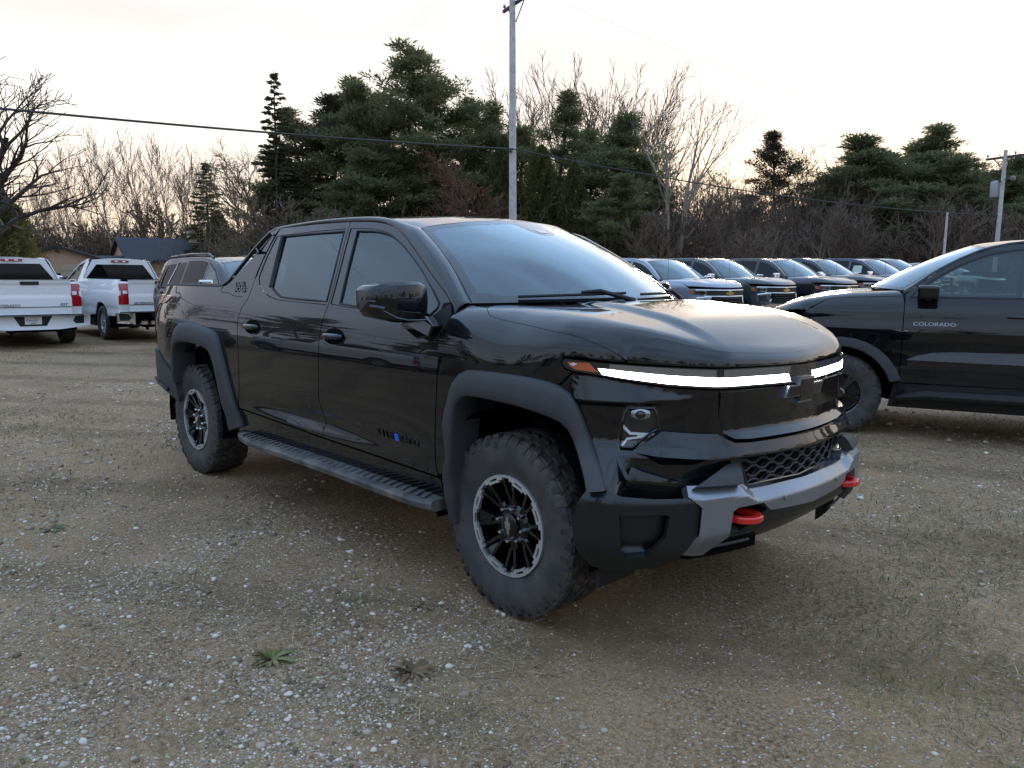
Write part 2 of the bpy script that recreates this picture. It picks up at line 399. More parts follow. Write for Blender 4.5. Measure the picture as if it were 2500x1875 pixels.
def paint(name, col, metal=0., rough=.35, dust=.0, dustcol=(.23,.2,.17), spec=.5):
    """clear-coated body colour with a thin film of road dust that thickens towards the sills"""
    m, nt, N, L, o = mat_new(name); b = N.new('ShaderNodeBsdfPrincipled'); L.new(b.outputs[0], o.inputs[0])
    b.inputs['Base Color'].default_value = (*col, 1); b.inputs['Roughness'].default_value = rough; b.inputs['Metallic'].default_value = metal
    b.inputs['Coat Weight'].default_value = 1; b.inputs['Coat Roughness'].default_value = .02; b.inputs['Coat IOR'].default_value = 1.55; b.inputs['Specular IOR Level'].default_value = spec
    if dust:
        tc = N.new('ShaderNodeTexCoord'); sp = N.new('ShaderNodeSeparateXYZ'); L.new(tc.outputs['Object'], sp.inputs[0])
        n = N.new('ShaderNodeTexNoise'); n.inputs['Scale'].default_value = 9; n.inputs['Detail'].default_value = 8; n.inputs['Roughness'].default_value = .7; L.new(tc.outputs['Object'], n.inputs[0])
        h = N.new('ShaderNodeMapRange'); h.inputs[1].default_value = 1.0; h.inputs[2].default_value = .35; h.inputs[3].default_value = .05; h.inputs[4].default_value = 1.; L.new(sp.outputs[2], h.inputs[0])
        r = N.new('ShaderNodeMapRange'); r.inputs[1].default_value = .3; r.inputs[2].default_value = .75; L.new(n.outputs[0], r.inputs[0])
        k = N.new('ShaderNodeMath'); k.operation = 'MULTIPLY'; L.new(h.outputs[0], k.inputs[0]); L.new(r.outputs[0], k.inputs[1])
        k2 = N.new('ShaderNodeMath'); k2.operation = 'MULTIPLY'; k2.inputs[1].default_value = dust; L.new(k.outputs[0], k2.inputs[0])
        x = N.new('ShaderNodeMix'); x.data_type = 'RGBA'; x.inputs[6].default_value = (*col, 1); x.inputs[7].default_value = (*dustcol, 1); L.new(k2.outputs[0], x.inputs[0]); L.new(x.outputs[2], b.inputs['Base Color'])
        c = N.new('ShaderNodeMath'); c.operation = 'MULTIPLY_ADD'; c.inputs[1].default_value = -.55; c.inputs[2].default_value = 1; L.new(k2.outputs[0], c.inputs[0]); L.new(c.outputs[0], b.inputs['Coat Weight'])
        cr = N.new('ShaderNodeMath'); cr.operation = 'MULTIPLY_ADD'; cr.inputs[1].default_value = .35; cr.inputs[2].default_value = .02; L.new(k2.outputs[0], cr.inputs[0]); L.new(cr.outputs[0], b.inputs['Coat Roughness'])
    return m
def glass(name, tint=(.75,.85,.82), haze=.04, hcol=(.5,.55,.6), ior=1.52, gain=1.):
    """pane: sees through with a tint, mirrors by Fresnel, thin dust film"""
    m, nt, N, L, o = mat_new(name)
    t = N.new('ShaderNodeBsdfTransparent'); t.inputs[0].default_value = (*tint, 1)
    d = N.new('ShaderNodeBsdfDiffuse'); d.inputs[0].default_value = (*hcol, 1)
    g = N.new('ShaderNodeBsdfGlossy'); g.inputs[1].default_value = .01; g.inputs[0].default_value = (.84, .96, 1, 1)
    fr = N.new('ShaderNodeFresnel'); fr.inputs[0].default_value = ior
    gm = N.new('ShaderNodeMath'); gm.operation = 'MULTIPLY'; gm.inputs[1].default_value = gain; gm.use_clamp = True; L.new(fr.outputs[0], gm.inputs[0])
    a = N.new('ShaderNodeMixShader'); a.inputs[0].default_value = haze; L.new(t.outputs[0], a.inputs[1]); L.new(d.outputs[0], a.inputs[2])
    c = N.new('ShaderNodeMixShader'); L.new(gm.outputs[0], c.inputs[0]); L.new(a.outputs[0], c.inputs[1]); L.new(g.outputs[0], c.inputs[2]); L.new(c.outputs[0], o.inputs[0])
    return m
M = {}
M['black'] = paint('black clearcoat', (.002,.0025,.004), dust=.09, spec=.05)
M['gloss_black'] = paint('gloss black trim', (.003,.003,.0035), rough=.2, spec=.05)
M['plastic'] = pbr('textured black plastic', (.032,.034,.037), .55, bump=.12, bscale=700, noise=(.046,.047,.049), nscale=6, rvar=.12)
M['plastic_low'] = pbr('smooth black plastic', (.009,.0095,.011), .33, bump=.04, bscale=700)
M['plastic_dark'] = pbr('dark plastic', (.008,.008,.009), .6)
M['board'] = pbr('dusty step plastic', (.045,.046,.048), .6, noise=(.17,.155,.135), nscale=7, bump=.3, bscale=300)
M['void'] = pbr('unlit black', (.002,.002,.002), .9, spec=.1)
M['silver'] = pbr('silver bumper paint', (.27,.29,.32), .38, metal=.75, coat=.5, noise=(.23,.25,.28), nscale=5)
M['chrome'] = pbr('chrome', (.78,.79,.8), .06, metal=1)
M['darkchrome'] = pbr('dark chrome', (.12,.12,.13), .12, metal=1)
M['badge'] = pbr('satin badge', (.30,.32,.35), .25, metal=.9)
M['alloy'] = pbr('machined alloy', (.62,.63,.64), .34, metal=.7)
M['rubber'] = pbr('tyre rubber', (.034,.035,.037), .68, noise=(.075,.068,.060), nscale=9, bump=.25, bscale=120)
M['tread'] = pbr('dusty tread', (.022,.021,.020), .85, noise=(.085,.072,.058), nscale=14)
M['red'] = pbr('red recovery hook', (.62,.02,.012), .32, coat=.6)
M['lamp'] = pbr('lit light bar', (.9,.95,1), .3, emit=3.2, ecol=(.93,.97,1.))
M['lens_dark'] = pbr('smoked lens', (.01,.011,.012), .08, coat=1)
M['lens_clear'] = pbr('clear lens over reflector', (.30,.32,.34), .12, metal=.8, coat=1)
M['amber'] = pbr('amber lens', (.50,.11,.035), .2, coat=1)
M['redlens'] = pbr('red tail lens', (.42,.008,.012), .16, coat=1, noise=(.25,.004,.008), nscale=30)
M['redlens_dark'] = pbr('dark red tail lens', (.22,.018,.02), .2, coat=.7)
M['whitelens'] = pbr('white lens', (.75,.75,.75), .2, coat=1)
M['led'] = pbr('led strip off', (.62,.64,.66), .15, coat=1)
M['seal'] = pbr('rubber seal', (.006,.006,.006), .6)
M['screen'] = glass('windscreen', (.55,.66,.66), .06, (.46,.53,.57), 1.52, 2.3)
M['glass'] = glass('side glass', (.45,.56,.52), .05, (.32,.38,.37), 1.52, 1.4)
M['privacy'] = glass('privacy glass', (.07,.075,.075), .05, (.2,.2,.2), 1.52, 1.5)
M['frit'] = pbr('black glass edge', (.012,.013,.015), .08, coat=1)
M['dash'] = pbr('dashboard', (.02,.02,.022), .6)
M['seat'] = pbr('seat cloth', (.035,.035,.037), .8)
M['bluebar'] = pbr('blue badge', (.02,.2,.75), .3)
M['gold'] = pbr('gold emblem', (.55,.36,.07), .3, metal=.8)
M['paper'] = pbr('window sticker paper', (.55,.68,.62), .7, noise=(.46,.58,.53), nscale=60)
M['white'] = paint('white paint', (.80,.80,.80), rough=.4)
M['silverpaint'] = paint('silver paint', (.30,.33,.37), metal=.5)
M['bluegrey'] = paint('blue grey paint', (.24,.28,.34), metal=.4)
M['greenblack'] = paint('dark green grey paint', (.026,.040,.043), metal=.3, spec=.4)
M['darkgrey'] = paint('dark grey paint', (.018,.019,.026), metal=.2, spec=.3)
M['navy'] = paint('navy paint', (.006,.008,.017), spec=.05)
M['slate'] = paint('dark slate paint', (.018,.026,.048), metal=.3, spec=.4)
M['blue'] = paint('blue paint', (.018,.034,.085), spec=.3)
M['satin'] = pbr('satin grey decal', (.10,.105,.118), .45)
M['darkglass'] = pbr('dark vehicle glass', (.004,.005,.006), .25, coat=.55, spec=.0)
M['screenglass'] = glass('far windscreen', (.35,.42,.43), .14, (.46,.53,.57), 1.52, 2.2)
M['reflector'] = pbr('mirror glass', (.75,.78,.78), .02, metal=1)
# ---------------------------------------------------------------- the black pickup's surfaces
def _scallop(t, z):
    L = np.clip(1 - ((t + 1.72) / 1.12) ** 2, 0, 1)
    zc = .735 - .02 * (t + 1.7)
    u = (z - zc) / .095
    return .046 * L ** 1.2 * np.exp(-u * u) * (1 + .5 * np.tanh(-u * 1.5))
def _sym(tab, c=1.61):
    return tab + [(2*c-t, x, -y) for (t, x, y) in tab[::-1] if 0 <= t < c]
EV = Body(
    plan_u=_sym([(-5.75,-4.80,0),(-5.0,-4.78,-.6),(-4.78,-4.74,-.80),(-4.66,-4.65,-.89),(-4.5,-4.5,-.955),(-4.25,-4.25,-.995),(-4,-4,-1.01),(-3,-3,-1.015),(-1.5,-1.5,-1.015),(-.5,-.5,-1.012),
            (0,0,-1.0),(.2,.195,-.985),(.36,.34,-.952),(.54,.50,-.885),(.74,.66,-.775),(.93,.795,-.645),(1.05,.850,-.55),(1.26,.895,-.35),(1.61,.932,0)]),
    plan_l=_sym([(-5.75,-4.80,0),(-5.0,-4.78,-.6),(-4.78,-4.74,-.80),(-4.66,-4.65,-.89),(-4.5,-4.5,-.955),(-4.25,-4.25,-.995),(-4,-4,-1.01),(-3,-3,-1.015),(-1.5,-1.5,-1.015),(-.5,-.5,-1.015),
            (0,0,-1.015),(.2,.2,-1.015),(.36,.39,-1.015),(.54,.60,-.995),(.74,.745,-.885),(.93,.835,-.74),(1.05,.875,-.63),(1.26,.93,-.42),(1.61,.965,0)]),
    zb=(.72, .93),
    prof=[(.30,.09),(.40,.055),(.50,.035),(.58,.028),(.64,.012),(.70,.006),(.80,.002),(1.0,0),(1.15,0),(1.25,.012),(1.33,.033),(1.40,.060),(1.45,.083),(1.50,.106),(1.6,.152),(1.75,.222),(1.86,.275),(1.95,.322)],
    wside=(-.1, .35), z0=[(-.6,1.13),(-.3,1.14),(0,1.16),(.2,1.20),(.36,1.255),(.54,1.25),(.74,1.243),(1.05,1.232),(1.61,1.222),(2.17,1.232),(2.48,1.243),(2.68,1.25),(2.86,1.255)],
    R=[(-.6,.30),(0,.30),(.36,.24),(.74,.13),(1.05,.085),(1.61,.08),(2.17,.085),(2.86,.24)],
    hood=[(-.7,1.470),(-.4,1.468),(-.2,1.466),(0,1.462),(.2,1.451),(.4,1.427),(.6,1.389),(.75,1.342),(.85,1.30),(.95,1.257)], crown=.012, n=lambda t: 2.4 + 1.2*(1-sstep(t, -.42, .05)),
    extra=_scallop,
    dome=lambda x, y: .022 * (1 - sstep(np.abs(y) - .10 * x, .37, .46)) * sstep(x, .88, .55) * sstep(x, -.25, .1))
WS = Glass((.0, 1.478), (-.43, 1.462), .815, (-.93, 1.925), (-1.085, 1.868), .645, .03)
# ---------------------------------------------------------------- ground: packed dirt yard with gravel and dead grass
def ground_material():
    m, nt, N, L, o = mat_new('dirt yard'); b = N.new('ShaderNodeBsdfPrincipled'); L.new(b.outputs[0], o.inputs[0]); b.inputs['Roughness'].default_value = .95; b.inputs['Specular IOR Level'].default_value = .2
    tc = N.new('ShaderNodeTexCoord')
    def noise(sc, det=6, rough=.6, dist=0.):
        n = N.new('ShaderNodeTexNoise'); n.inputs['Scale'].default_value = sc; n.inputs['Detail'].default_value = det; n.inputs['Roughness'].default_value = rough; n.inputs['Distortion'].default_value = dist; L.new(tc.outputs['Object'], n.inputs[0]); return n.outputs[0]
    def rng(s, a, b_, c=0., d=1.):
        r = N.new('ShaderNodeMapRange'); r.inputs[1].default_value = a; r.inputs[2].default_value = b_; r.inputs[3].default_value = c; r.inputs[4].default_value = d; L.new(s, r.inputs[0]); return r.outputs[0]
    def mix(f, a, c):
        x = N.new('ShaderNodeMix'); x.data_type = 'RGBA'
        if hasattr(f, 'is_output'): L.new(f, x.inputs[0])
        else: x.inputs[0].default_value = f
        for s, i in ((a, 6), (c, 7)):
            if hasattr(s, 'is_output'): L.new(s, x.inputs[i])
            else: x.inputs[i].default_value = (*s, 1)
        return x.outputs[2]
    dirt = mix(rng(noise(.8, 9, .68, .5), .38, .62), (.100,.058,.027), (.285,.182,.096))
    fine = mix(rng(noise(46, 8, .78), .40, .62), dirt, (.385,.27,.16))
    straw = mix(rng(noise(.9, 7, .65, .4), .52, .66, 0, .55), fine, (.29,.195,.09))
    green = mix(rng(noise(.42, 8, .7, .3), .55, .68, 0, .55), straw, (.085,.076,.030))
    v = N.new('ShaderNodeTexVoronoi'); v.inputs['Scale'].default_value = 48; v.inputs['Randomness'].default_value = 1; L.new(tc.outputs['Object'], v.inputs[0])
    sc = N.new('ShaderNodeSeparateColor'); L.new(v.outputs['Color'], sc.inputs[0])
    gate = N.new('ShaderNodeMath'); gate.operation = 'MULTIPLY'; L.new(rng(sc.outputs[0], .66, .70), gate.inputs[0]); L.new(rng(v.outputs['Distance'], .42, .30), gate.inputs[1])
    patch = N.new('ShaderNodeMath'); patch.operation = 'MULTIPLY'; L.new(gate.outputs[0], patch.inputs[0]); L.new(rng(noise(.8, 5, .6), .36, .56), patch.inputs[1])
    peb = mix(sc.outputs[1], (.32,.27,.20), (.56,.51,.44))
    col = mix(patch.outputs[0], green, peb)
    v2 = N.new('ShaderNodeTexVoronoi'); v2.inputs['Scale'].default_value = 130; L.new(tc.outputs['Object'], v2.inputs[0]); s2 = N.new('ShaderNodeSeparateColor'); L.new(v2.outputs['Color'], s2.inputs[0])
    g2 = N.new('ShaderNodeMath'); g2.operation = 'MULTIPLY'; L.new(rng(s2.outputs[0], .60, .66, 0, .8), g2.inputs[0]); L.new(rng(v2.outputs['Distance'], .5, .35), g2.inputs[1])
    g3 = N.new('ShaderNodeMath'); g3.operation = 'MULTIPLY'; L.new(g2.outputs[0], g3.inputs[0]); L.new(rng(noise(1.7, 6, .7), .38, .60), g3.inputs[1])
    col = mix(g3.outputs[0], col, mix(s2.outputs[1], (.13,.09,.05), (.60,.51,.39)))
    # worn wheel tracks crossing the yard
    wv = N.new('ShaderNodeTexWave'); wv.wave_type = 'BANDS'; wv.inputs['Scale'].default_value = .17; wv.inputs['Distortion'].default_value = 2.2; wv.inputs['Detail'].default_value = 3; wv.inputs['Detail Scale'].default_value = .6
    mpw = N.new('ShaderNodeMapping'); mpw.inputs['Rotation'].default_value = (0, 0, .9); L.new(tc.outputs['Object'], mpw.inputs[0]); L.new(mpw.outputs[0], wv.inputs[0])
    tk = N.new('ShaderNodeMath'); tk.operation = 'MULTIPLY'; L.new(rng(wv.outputs['Fac'], .80, .97, 0, .55), tk.inputs[0]); L.new(rng(noise(6, 6, .7), .35, .65, .3, 1), tk.inputs[1])
    col = mix(tk.outputs[0], col, (.10,.066,.036))
    L.new(col, b.inputs['Base Color'])
    h1 = N.new('ShaderNodeMath'); h1.operation = 'MULTIPLY_ADD'; h1.inputs[1].default_value = .5; L.new(noise(26, 8, .75), h1.inputs[0]); L.new(patch.outputs[0], h1.inputs[2])
    h2 = N.new('ShaderNodeMath'); h2.operation = 'MULTIPLY_ADD'; h2.inputs[1].default_value = 1.2; L.new(noise(4.5, 6, .65), h2.inputs[0]); L.new(h1.outputs[0], h2.inputs[2])
    u = N.new('ShaderNodeBump'); u.inputs['Strength'].default_value = .85; u.inputs['Distance'].default_value = .022; L.new(h2.outputs[0], u.inputs['Height']); L.new(u.outputs[0], b.inputs['Normal'])
    return m
def build_ground():
    u = np.linspace(-1, 1, 221); s = 340*np.sinh(u*5.2)/math.sinh(5.2)
    X, Y = np.meshgrid(s - 1., s + 0.)
    Z = gz(X, Y)
    near = np.exp(-(X**2+Y**2)/300.)
    Z = Z + near*.028*(fbm(X*.9+50, Y*.9+50, 3, 3)-.44) - .004
    # shallow wheel tracks across the yard
    n = len(s); V = np.stack([X.ravel(), Y.ravel(), Z.ravel()], 1)
    i, j = np.meshgrid(np.arange(n-1), np.arange(n-1)); a = (j*n+i).ravel()
    F = np.stack([a, a+1, a+n+1, a+n], 1)
    tag(fast_mesh('ground', V, F, ground_material(), None, True), kind='structure')
build_ground()
def gh(x, y):
    near = np.exp(-(x**2+y**2)/300.)
    return gz(x, y) + near*.028*(fbm(x*.9+50, y*.9+50, 3, 3)-.44) - .004
RNG = np.random.default_rng(7)
def scatter(n, dmin, dmax, spread=.78):
    """points on the ground in front of the photographer and a little to either side"""
    d = dmin*(dmax/dmin)**RNG.random(n); l = (RNG.random(n)*2-1)*(d*spread+.6)
    return CAM[0]+RH[0]*l+FH[0]*d, CAM[1]+RH[1]*l+FH[1]*d, d
CLUSTERS = [(.72,-2.35,.42,1500),(1.25,-2.30,.25,700),(.20,-2.0,.30,600),(-.45,-2.35,.5,900),(1.9,-1.45,.35,450),(-1.9,-2.6,.6,900),(3.4,.6,.3,350),(-3.3,-1.9,.7,900)]
def build_gravel():
    ph = (1+5**.5)/2
    I = np.array([(-1,ph,0),(1,ph,0),(-1,-ph,0),(1,-ph,0),(0,-1,ph),(0,1,ph),(0,-1,-ph),(0,1,-ph),(ph,0,-1),(ph,0,1),(-ph,0,-1),(-ph,0,1)])/math.hypot(1, ph)
    T = np.array([(0,11,5),(0,5,1),(0,1,7),(0,7,10),(0,10,11),(1,5,9),(5,11,4),(11,10,2),(10,7,6),(7,1,8),(3,9,4),(3,4,2),(3,2,6),(3,6,8),(3,8,9),(4,9,5),(2,4,11),(6,2,10),(8,6,7),(9,8,1)])
    O = np.array([(1,0,0),(0,1,0),(-1,0,0),(0,-1,0),(0,0,1)]); TO = np.array([(0,1,4),(1,2,4),(2,3,4),(3,0,4)])      # chips: their undersides are in the dirt
    mats = [pbr('pebble', c, .85) for c in ((.31,.245,.175),(.42,.355,.275),(.64,.58,.50),(.16,.115,.075))]
    def lay(name, label, n, dmin, dmax, base, tri, r0, sg, rmin, rmax, lo, hi, share):
        x, y, d = scatter(n, dmin, dmax)
        w = fbm(x*.55+9, y*.55+4, 11, 4); w2 = fbm(x*2.1, y*2.1, 23, 3)
        k = RNG.random(n) < np.clip((w-.36)*4.2, lo, 1)*np.clip((w2-.25)*2.6, hi, 1)
        for (cx, cy, cr, cn) in CLUSTERS:                       # heaps of washed-out stone
            q = int(cn*share); gx = RNG.normal(cx, cr, q); gy = RNG.normal(cy, cr*.7, q); x = np.r_[x[k], gx]; y = np.r_[y[k], gy]; d = np.r_[d[k], np.hypot(gx-CAM[0], gy-CAM[1])]; k = np.ones(len(x), bool)
        x, y, d = x[k], y[k], d[k]; n = len(x); m = len(base)
        r = np.clip(r0*np.exp(RNG.normal(0, sg, n)), rmin, rmax)*np.clip(d/3.6, .9, 2.4)**.55
        sc = np.stack([r*RNG.uniform(.9,1.5,n), r*RNG.uniform(.8,1.2,n), r*RNG.uniform(.45,.8,n)], 1)
        a = RNG.random(n)*6.283; ca, sa = np.cos(a), np.sin(a)
        P = base[None]*(1+RNG.uniform(-.25,.25,(n,m,1)))*sc[:,None,:]
        X = P[...,0]*ca[:,None]-P[...,1]*sa[:,None]+x[:,None]; Y = P[...,0]*sa[:,None]+P[...,1]*ca[:,None]+y[:,None]; Z = P[...,2]+(gh(x,y)+sc[:,2]*(.35 if m > 6 else .0))[:,None]
        V = np.stack([X,Y,Z],-1).reshape(-1,3); F = (tri[None]+np.arange(n)[:,None,None]*m).reshape(-1,3)
        mi = np.repeat(RNG.choice(4, n, p=[.36,.32,.18,.14]), len(tri))
        tag(fast_mesh(name, V, F, mats, None, m > 6, mi), label, 'gravel', kind='stuff')
    lay('gravel', 'loose pale pebbles strewn over the dirt', 42000, 1.5, 12, I, T, .0058, .46, .0035, .019, .05, .10, .35)
    lay('gravel_chips', 'fine stone chips pressed into the dirt', 230000, 1.5, 16, O, TO, .0036, .35, .002, .008, .22, .25, 1.)
build_gravel()
def build_straw():
    def blades(name, n, dmin, dmax, thr, seed, lmin, lmax, wid, cols, label, flat, dens=4.):
        x, y, d = scatter(n, dmin, dmax)
        w = fbm(x*.8+seed, y*.8-seed, seed, 4); k = RNG.random(n) < np.clip((w-thr)*dens, 0, 1)
        x, y, d = x[k], y[k], d[k]; n = len(x)
        L = RNG.uniform(lmin, lmax, n); a = RNG.random(n)*6.283; el = RNG.uniform(*flat, n)
        W = wid*np.clip(d/3.5, .8, 2.6)*RNG.uniform(.6,1.3,n)
        dx, dy = np.cos(a)*np.cos(el), np.sin(a)*np.cos(el); dz = np.sin(el)
        sx, sy = -np.sin(a)*W, np.cos(a)*W; cv = RNG.normal(0, .25, n)
        z = gh(x, y)+.003
        def pt(u, s):
            bx = x+dx*L*u + -np.sin(a)*cv*L*u*u; by = y+dy*L*u + np.cos(a)*cv*L*u*u; bz = z+dz*L*u*(1-.45*u)
            return np.stack([bx+sx*s, by+sy*s, bz], -1)
        V = np.stack([pt(0,-1), pt(0,1), pt(.5,.8), pt(.5,-.8), pt(1,.15), pt(1,-.15)], 1).reshape(-1,3)
        b = np.arange(n)[:,None]*6
        F = np.concatenate([b+[[0,1,2,3]], b+[[3,2,4,5]]], 1).reshape(-1,4)
        mi = np.repeat(RNG.integers(0, len(cols), n), 2)
        tag(fast_mesh(name, V, F, [pbr(name+' blade', c, .8) for c in cols], None, False, mi), label, 'grass', kind='stuff')
    blades('dead_grass', 150000, 1.5, 16, .40, 31, .025, .10, .0019, [(.34,.25,.145),(.25,.18,.10),(.44,.345,.22),(.16,.11,.065)], 'dry straw and dead grass lying on the dirt', (.02,.5), 3.)
    blades('short_grass', 110000, 2., 28, .50, 77, .02, .07, .0018, [(.085,.10,.03),(.12,.125,.042),(.19,.16,.058)], 'short green grass in patches on the dirt', (.3,1.2), 6.)
build_straw()
def weed(x, y, n, L, cols, label):
    m = MB(); rr = random.Random(int(x*1000)); L *= .72
    for i in range(n):
        a = i*2.4+rr.random()*.5; l = L*rr.uniform(.6,1.1); w = l*rr.uniform(.05,.11); e = rr.uniform(.03,.32)
        ca, sa = math.cos(a), math.sin(a); V = []
        for (u, q, h) in ((.05,.3,0),(.35,.8,.5),(.7,1,.7),(1,.1,.35)):
            for s in (-1, 1): V.append((ca*l*u-sa*w*q*s, sa*l*u+ca*w*q*s, h*l*e + (0 if s < 0 else .004)))
        m.add(V, [(0,1,3,2),(2,3,5,4),(4,5,7,6)])
    o = m.build('weed', pbr('weed leaf', cols[0], .6, noise=cols[1], nscale=25), None, True); o.location = (x, y, float(gh(np.array(x), np.array(y)))); tag(o, label, 'weed', 'weeds in the dirt')
for px, py, n, L, c, lb in ((668,1612,34,.15,((.13,.14,.035),(.20,.17,.06)),'small green grassy weed rosette among pale pebbles'),
                            (1010,1640,22,.16,((.09,.085,.035),(.20,.10,.05)),'broad leaved weed with browned leaves beside gravel'),
                            (1030,1480,9,.11,((.09,.085,.04),(.14,.10,.06)),'flattened tan weed in bare dirt'),
                            (130,1300,14,.14,((.05,.07,.025),(.08,.09,.035)),'low dark weed tuft in gravelly dirt')):
    dirv = np.array([FH[0], FH[1], 0])*math.cos(PITCH) + np.array([0,0,math.sin(PITCH)]) + np.array([RH[0],RH[1],0])*(px-1250)/FPX - np.array([-FH[0]*math.sin(PITCH), -FH[1]*math.sin(PITCH), math.cos(PITCH)])*(py-937.5)/FPX
    t = -CAM[2]/dirv[2]; weed(CAM[0]+dirv[0]*t, CAM[1]+dirv[1]*t, n, L, c, lb)
# ---------------------------------------------------------------- trees
def leafmat(name, a, b, rough=.75):
    m, nt, N, L, o = mat_new(name); p = N.new('ShaderNodeBsdfPrincipled'); p.inputs['Roughness'].default_value = rough; p.inputs['Specular IOR Level'].default_value = .25
    g = N.new('ShaderNodeNewGeometry'); x = N.new('ShaderNodeMix'); x.data_type = 'RGBA'; x.inputs[6].default_value = (*a, 1); x.inputs[7].default_value = (*b, 1)
    L.new(g.outputs['Random Per Island'], x.inputs[0]); L.new(x.outputs[2], p.inputs['Base Color'])
    t = N.new('ShaderNodeBsdfTranslucent'); L.new(x.outputs[2], t.inputs[0]); s = N.new('ShaderNodeMixShader'); s.inputs[0].default_value = .42
    L.new(p.outputs[0], s.inputs[1]); L.new(t.outputs[0], s.inputs[2]); L.new(s.outputs[0], o.inputs[0]); return m
BARK = {'white': pbr('light bark', (.30,.25,.20), .85, noise=(.22,.175,.135), nscale=2), 'grey': pbr('grey bark', (.13,.105,.082), .9, noise=(.20,.16,.125), nscale=3), 'dark': pbr('dark bark', (.035,.028,.022), .9, noise=(.06,.05,.04), nscale=3),
        'pine': pbr('pine bark', (.075,.045,.03), .9, noise=(.13,.075,.045), nscale=2), 'twig': pbr('twig bark', (.115,.082,.058), .9, noise=(.165,.118,.085), nscale=1.5), 'pale': pbr('pale bark', (.19,.155,.12), .85, noise=(.13,.10,.075), nscale=2)}
LEAF = {'spruce': leafmat('spruce needles', (.052,.062,.030), (.10,.108,.052)), 'pine': leafmat('pine needles', (.100,.112,.052), (.205,.205,.098)),
        'cedar': leafmat('cedar sprays', (.072,.082,.030), (.14,.138,.052)), 'oak': leafmat('dead oak leaves', (.13,.055,.03), (.20,.095,.055)), 'tan': leafmat('tan leaves', (.16,.12,.06), (.24,.18,.09)), 'brownpine': leafmat('browning needles', (.05,.045,.028), (.10,.075,.045))}
class TB:
    """branch and leaf collector"""
    def __init__(s, seed): s.r = random.Random(seed); s.n = np.random.default_rng(seed); s.bv = []; s.bf = []; s.nb = 0; s.tv = []; s.tf = []; s.nt = 0; s.lv = []
    def tube(s, P, R, k, fine=False):
        P = np.asarray(P); m = len(P); d = np.gradient(P, axis=0); d /= np.maximum(np.linalg.norm(d, axis=1, keepdims=True), 1e-9)
        ref = np.array([.31,.77,.55]); a = np.cross(d, ref); a /= np.maximum(np.linalg.norm(a, axis=1, keepdims=True), 1e-9); b = np.cross(d, a)
        t = np.arange(k)*2*np.pi/k
        V = P[:,None,:] + np.asarray(R)[:,None,None]*(np.cos(t)[None,:,None]*a[:,None,:] + np.sin(t)[None,:,None]*b[:,None,:])
        i, j = np.meshgrid(np.arange(m-1), np.arange(k), indexing='ij'); j2 = (j+1) % k
        F = np.stack([i*k+j, i*k+j2, (i+1)*k+j2, (i+1)*k+j], -1).reshape(-1,4)
        if fine: s.tv.append(V.reshape(-1,3)); s.tf.append(F+s.nt); s.nt += m*k
        else: s.bv.append(V.reshape(-1,3)); s.bf.append(F+s.nb); s.nb += m*k
    def leaves(s, C, U, W, N_, L, w):
        """diamond blades: centre C, direction U, side W"""
        C = np.asarray(C); s.lv.append(np.stack([C-U*L[:,None]*.5, C+W*w[:,None]*.5, C+U*L[:,None]*.5, C-W*w[:,None]*.5], 1))
    def finish(s, name, bark, leaf=None, twig=None):
        out = []
        if s.bv: out.append(('trunk', np.concatenate(s.bv), np.concatenate(s.bf), bark))
        if s.lv:
            V = np.concatenate(s.lv).reshape(-1,3); F = np.arange(len(V)).reshape(-1,4)
            if s.tv:
                out.append(('branches', np.concatenate(s.tv), np.concatenate(s.tf), twig or bark))
            out.append(('crown', V, F, leaf))
        elif s.tv: out.append(('crown', np.concatenate(s.tv), np.concatenate(s.tf), twig or bark))
        ms = []
        for nm, V, F, mt in out:
            o = fast_mesh(nm, V, F, mt, None, nm != 'crown' or not s.lv); ms.append((nm, o.data)); bpy.data.objects.remove(o)
        return ms
def rand_unit(n, k): v = n.normal(size=(k,3)); return v/np.linalg.norm(v, axis=1, keepdims=True)
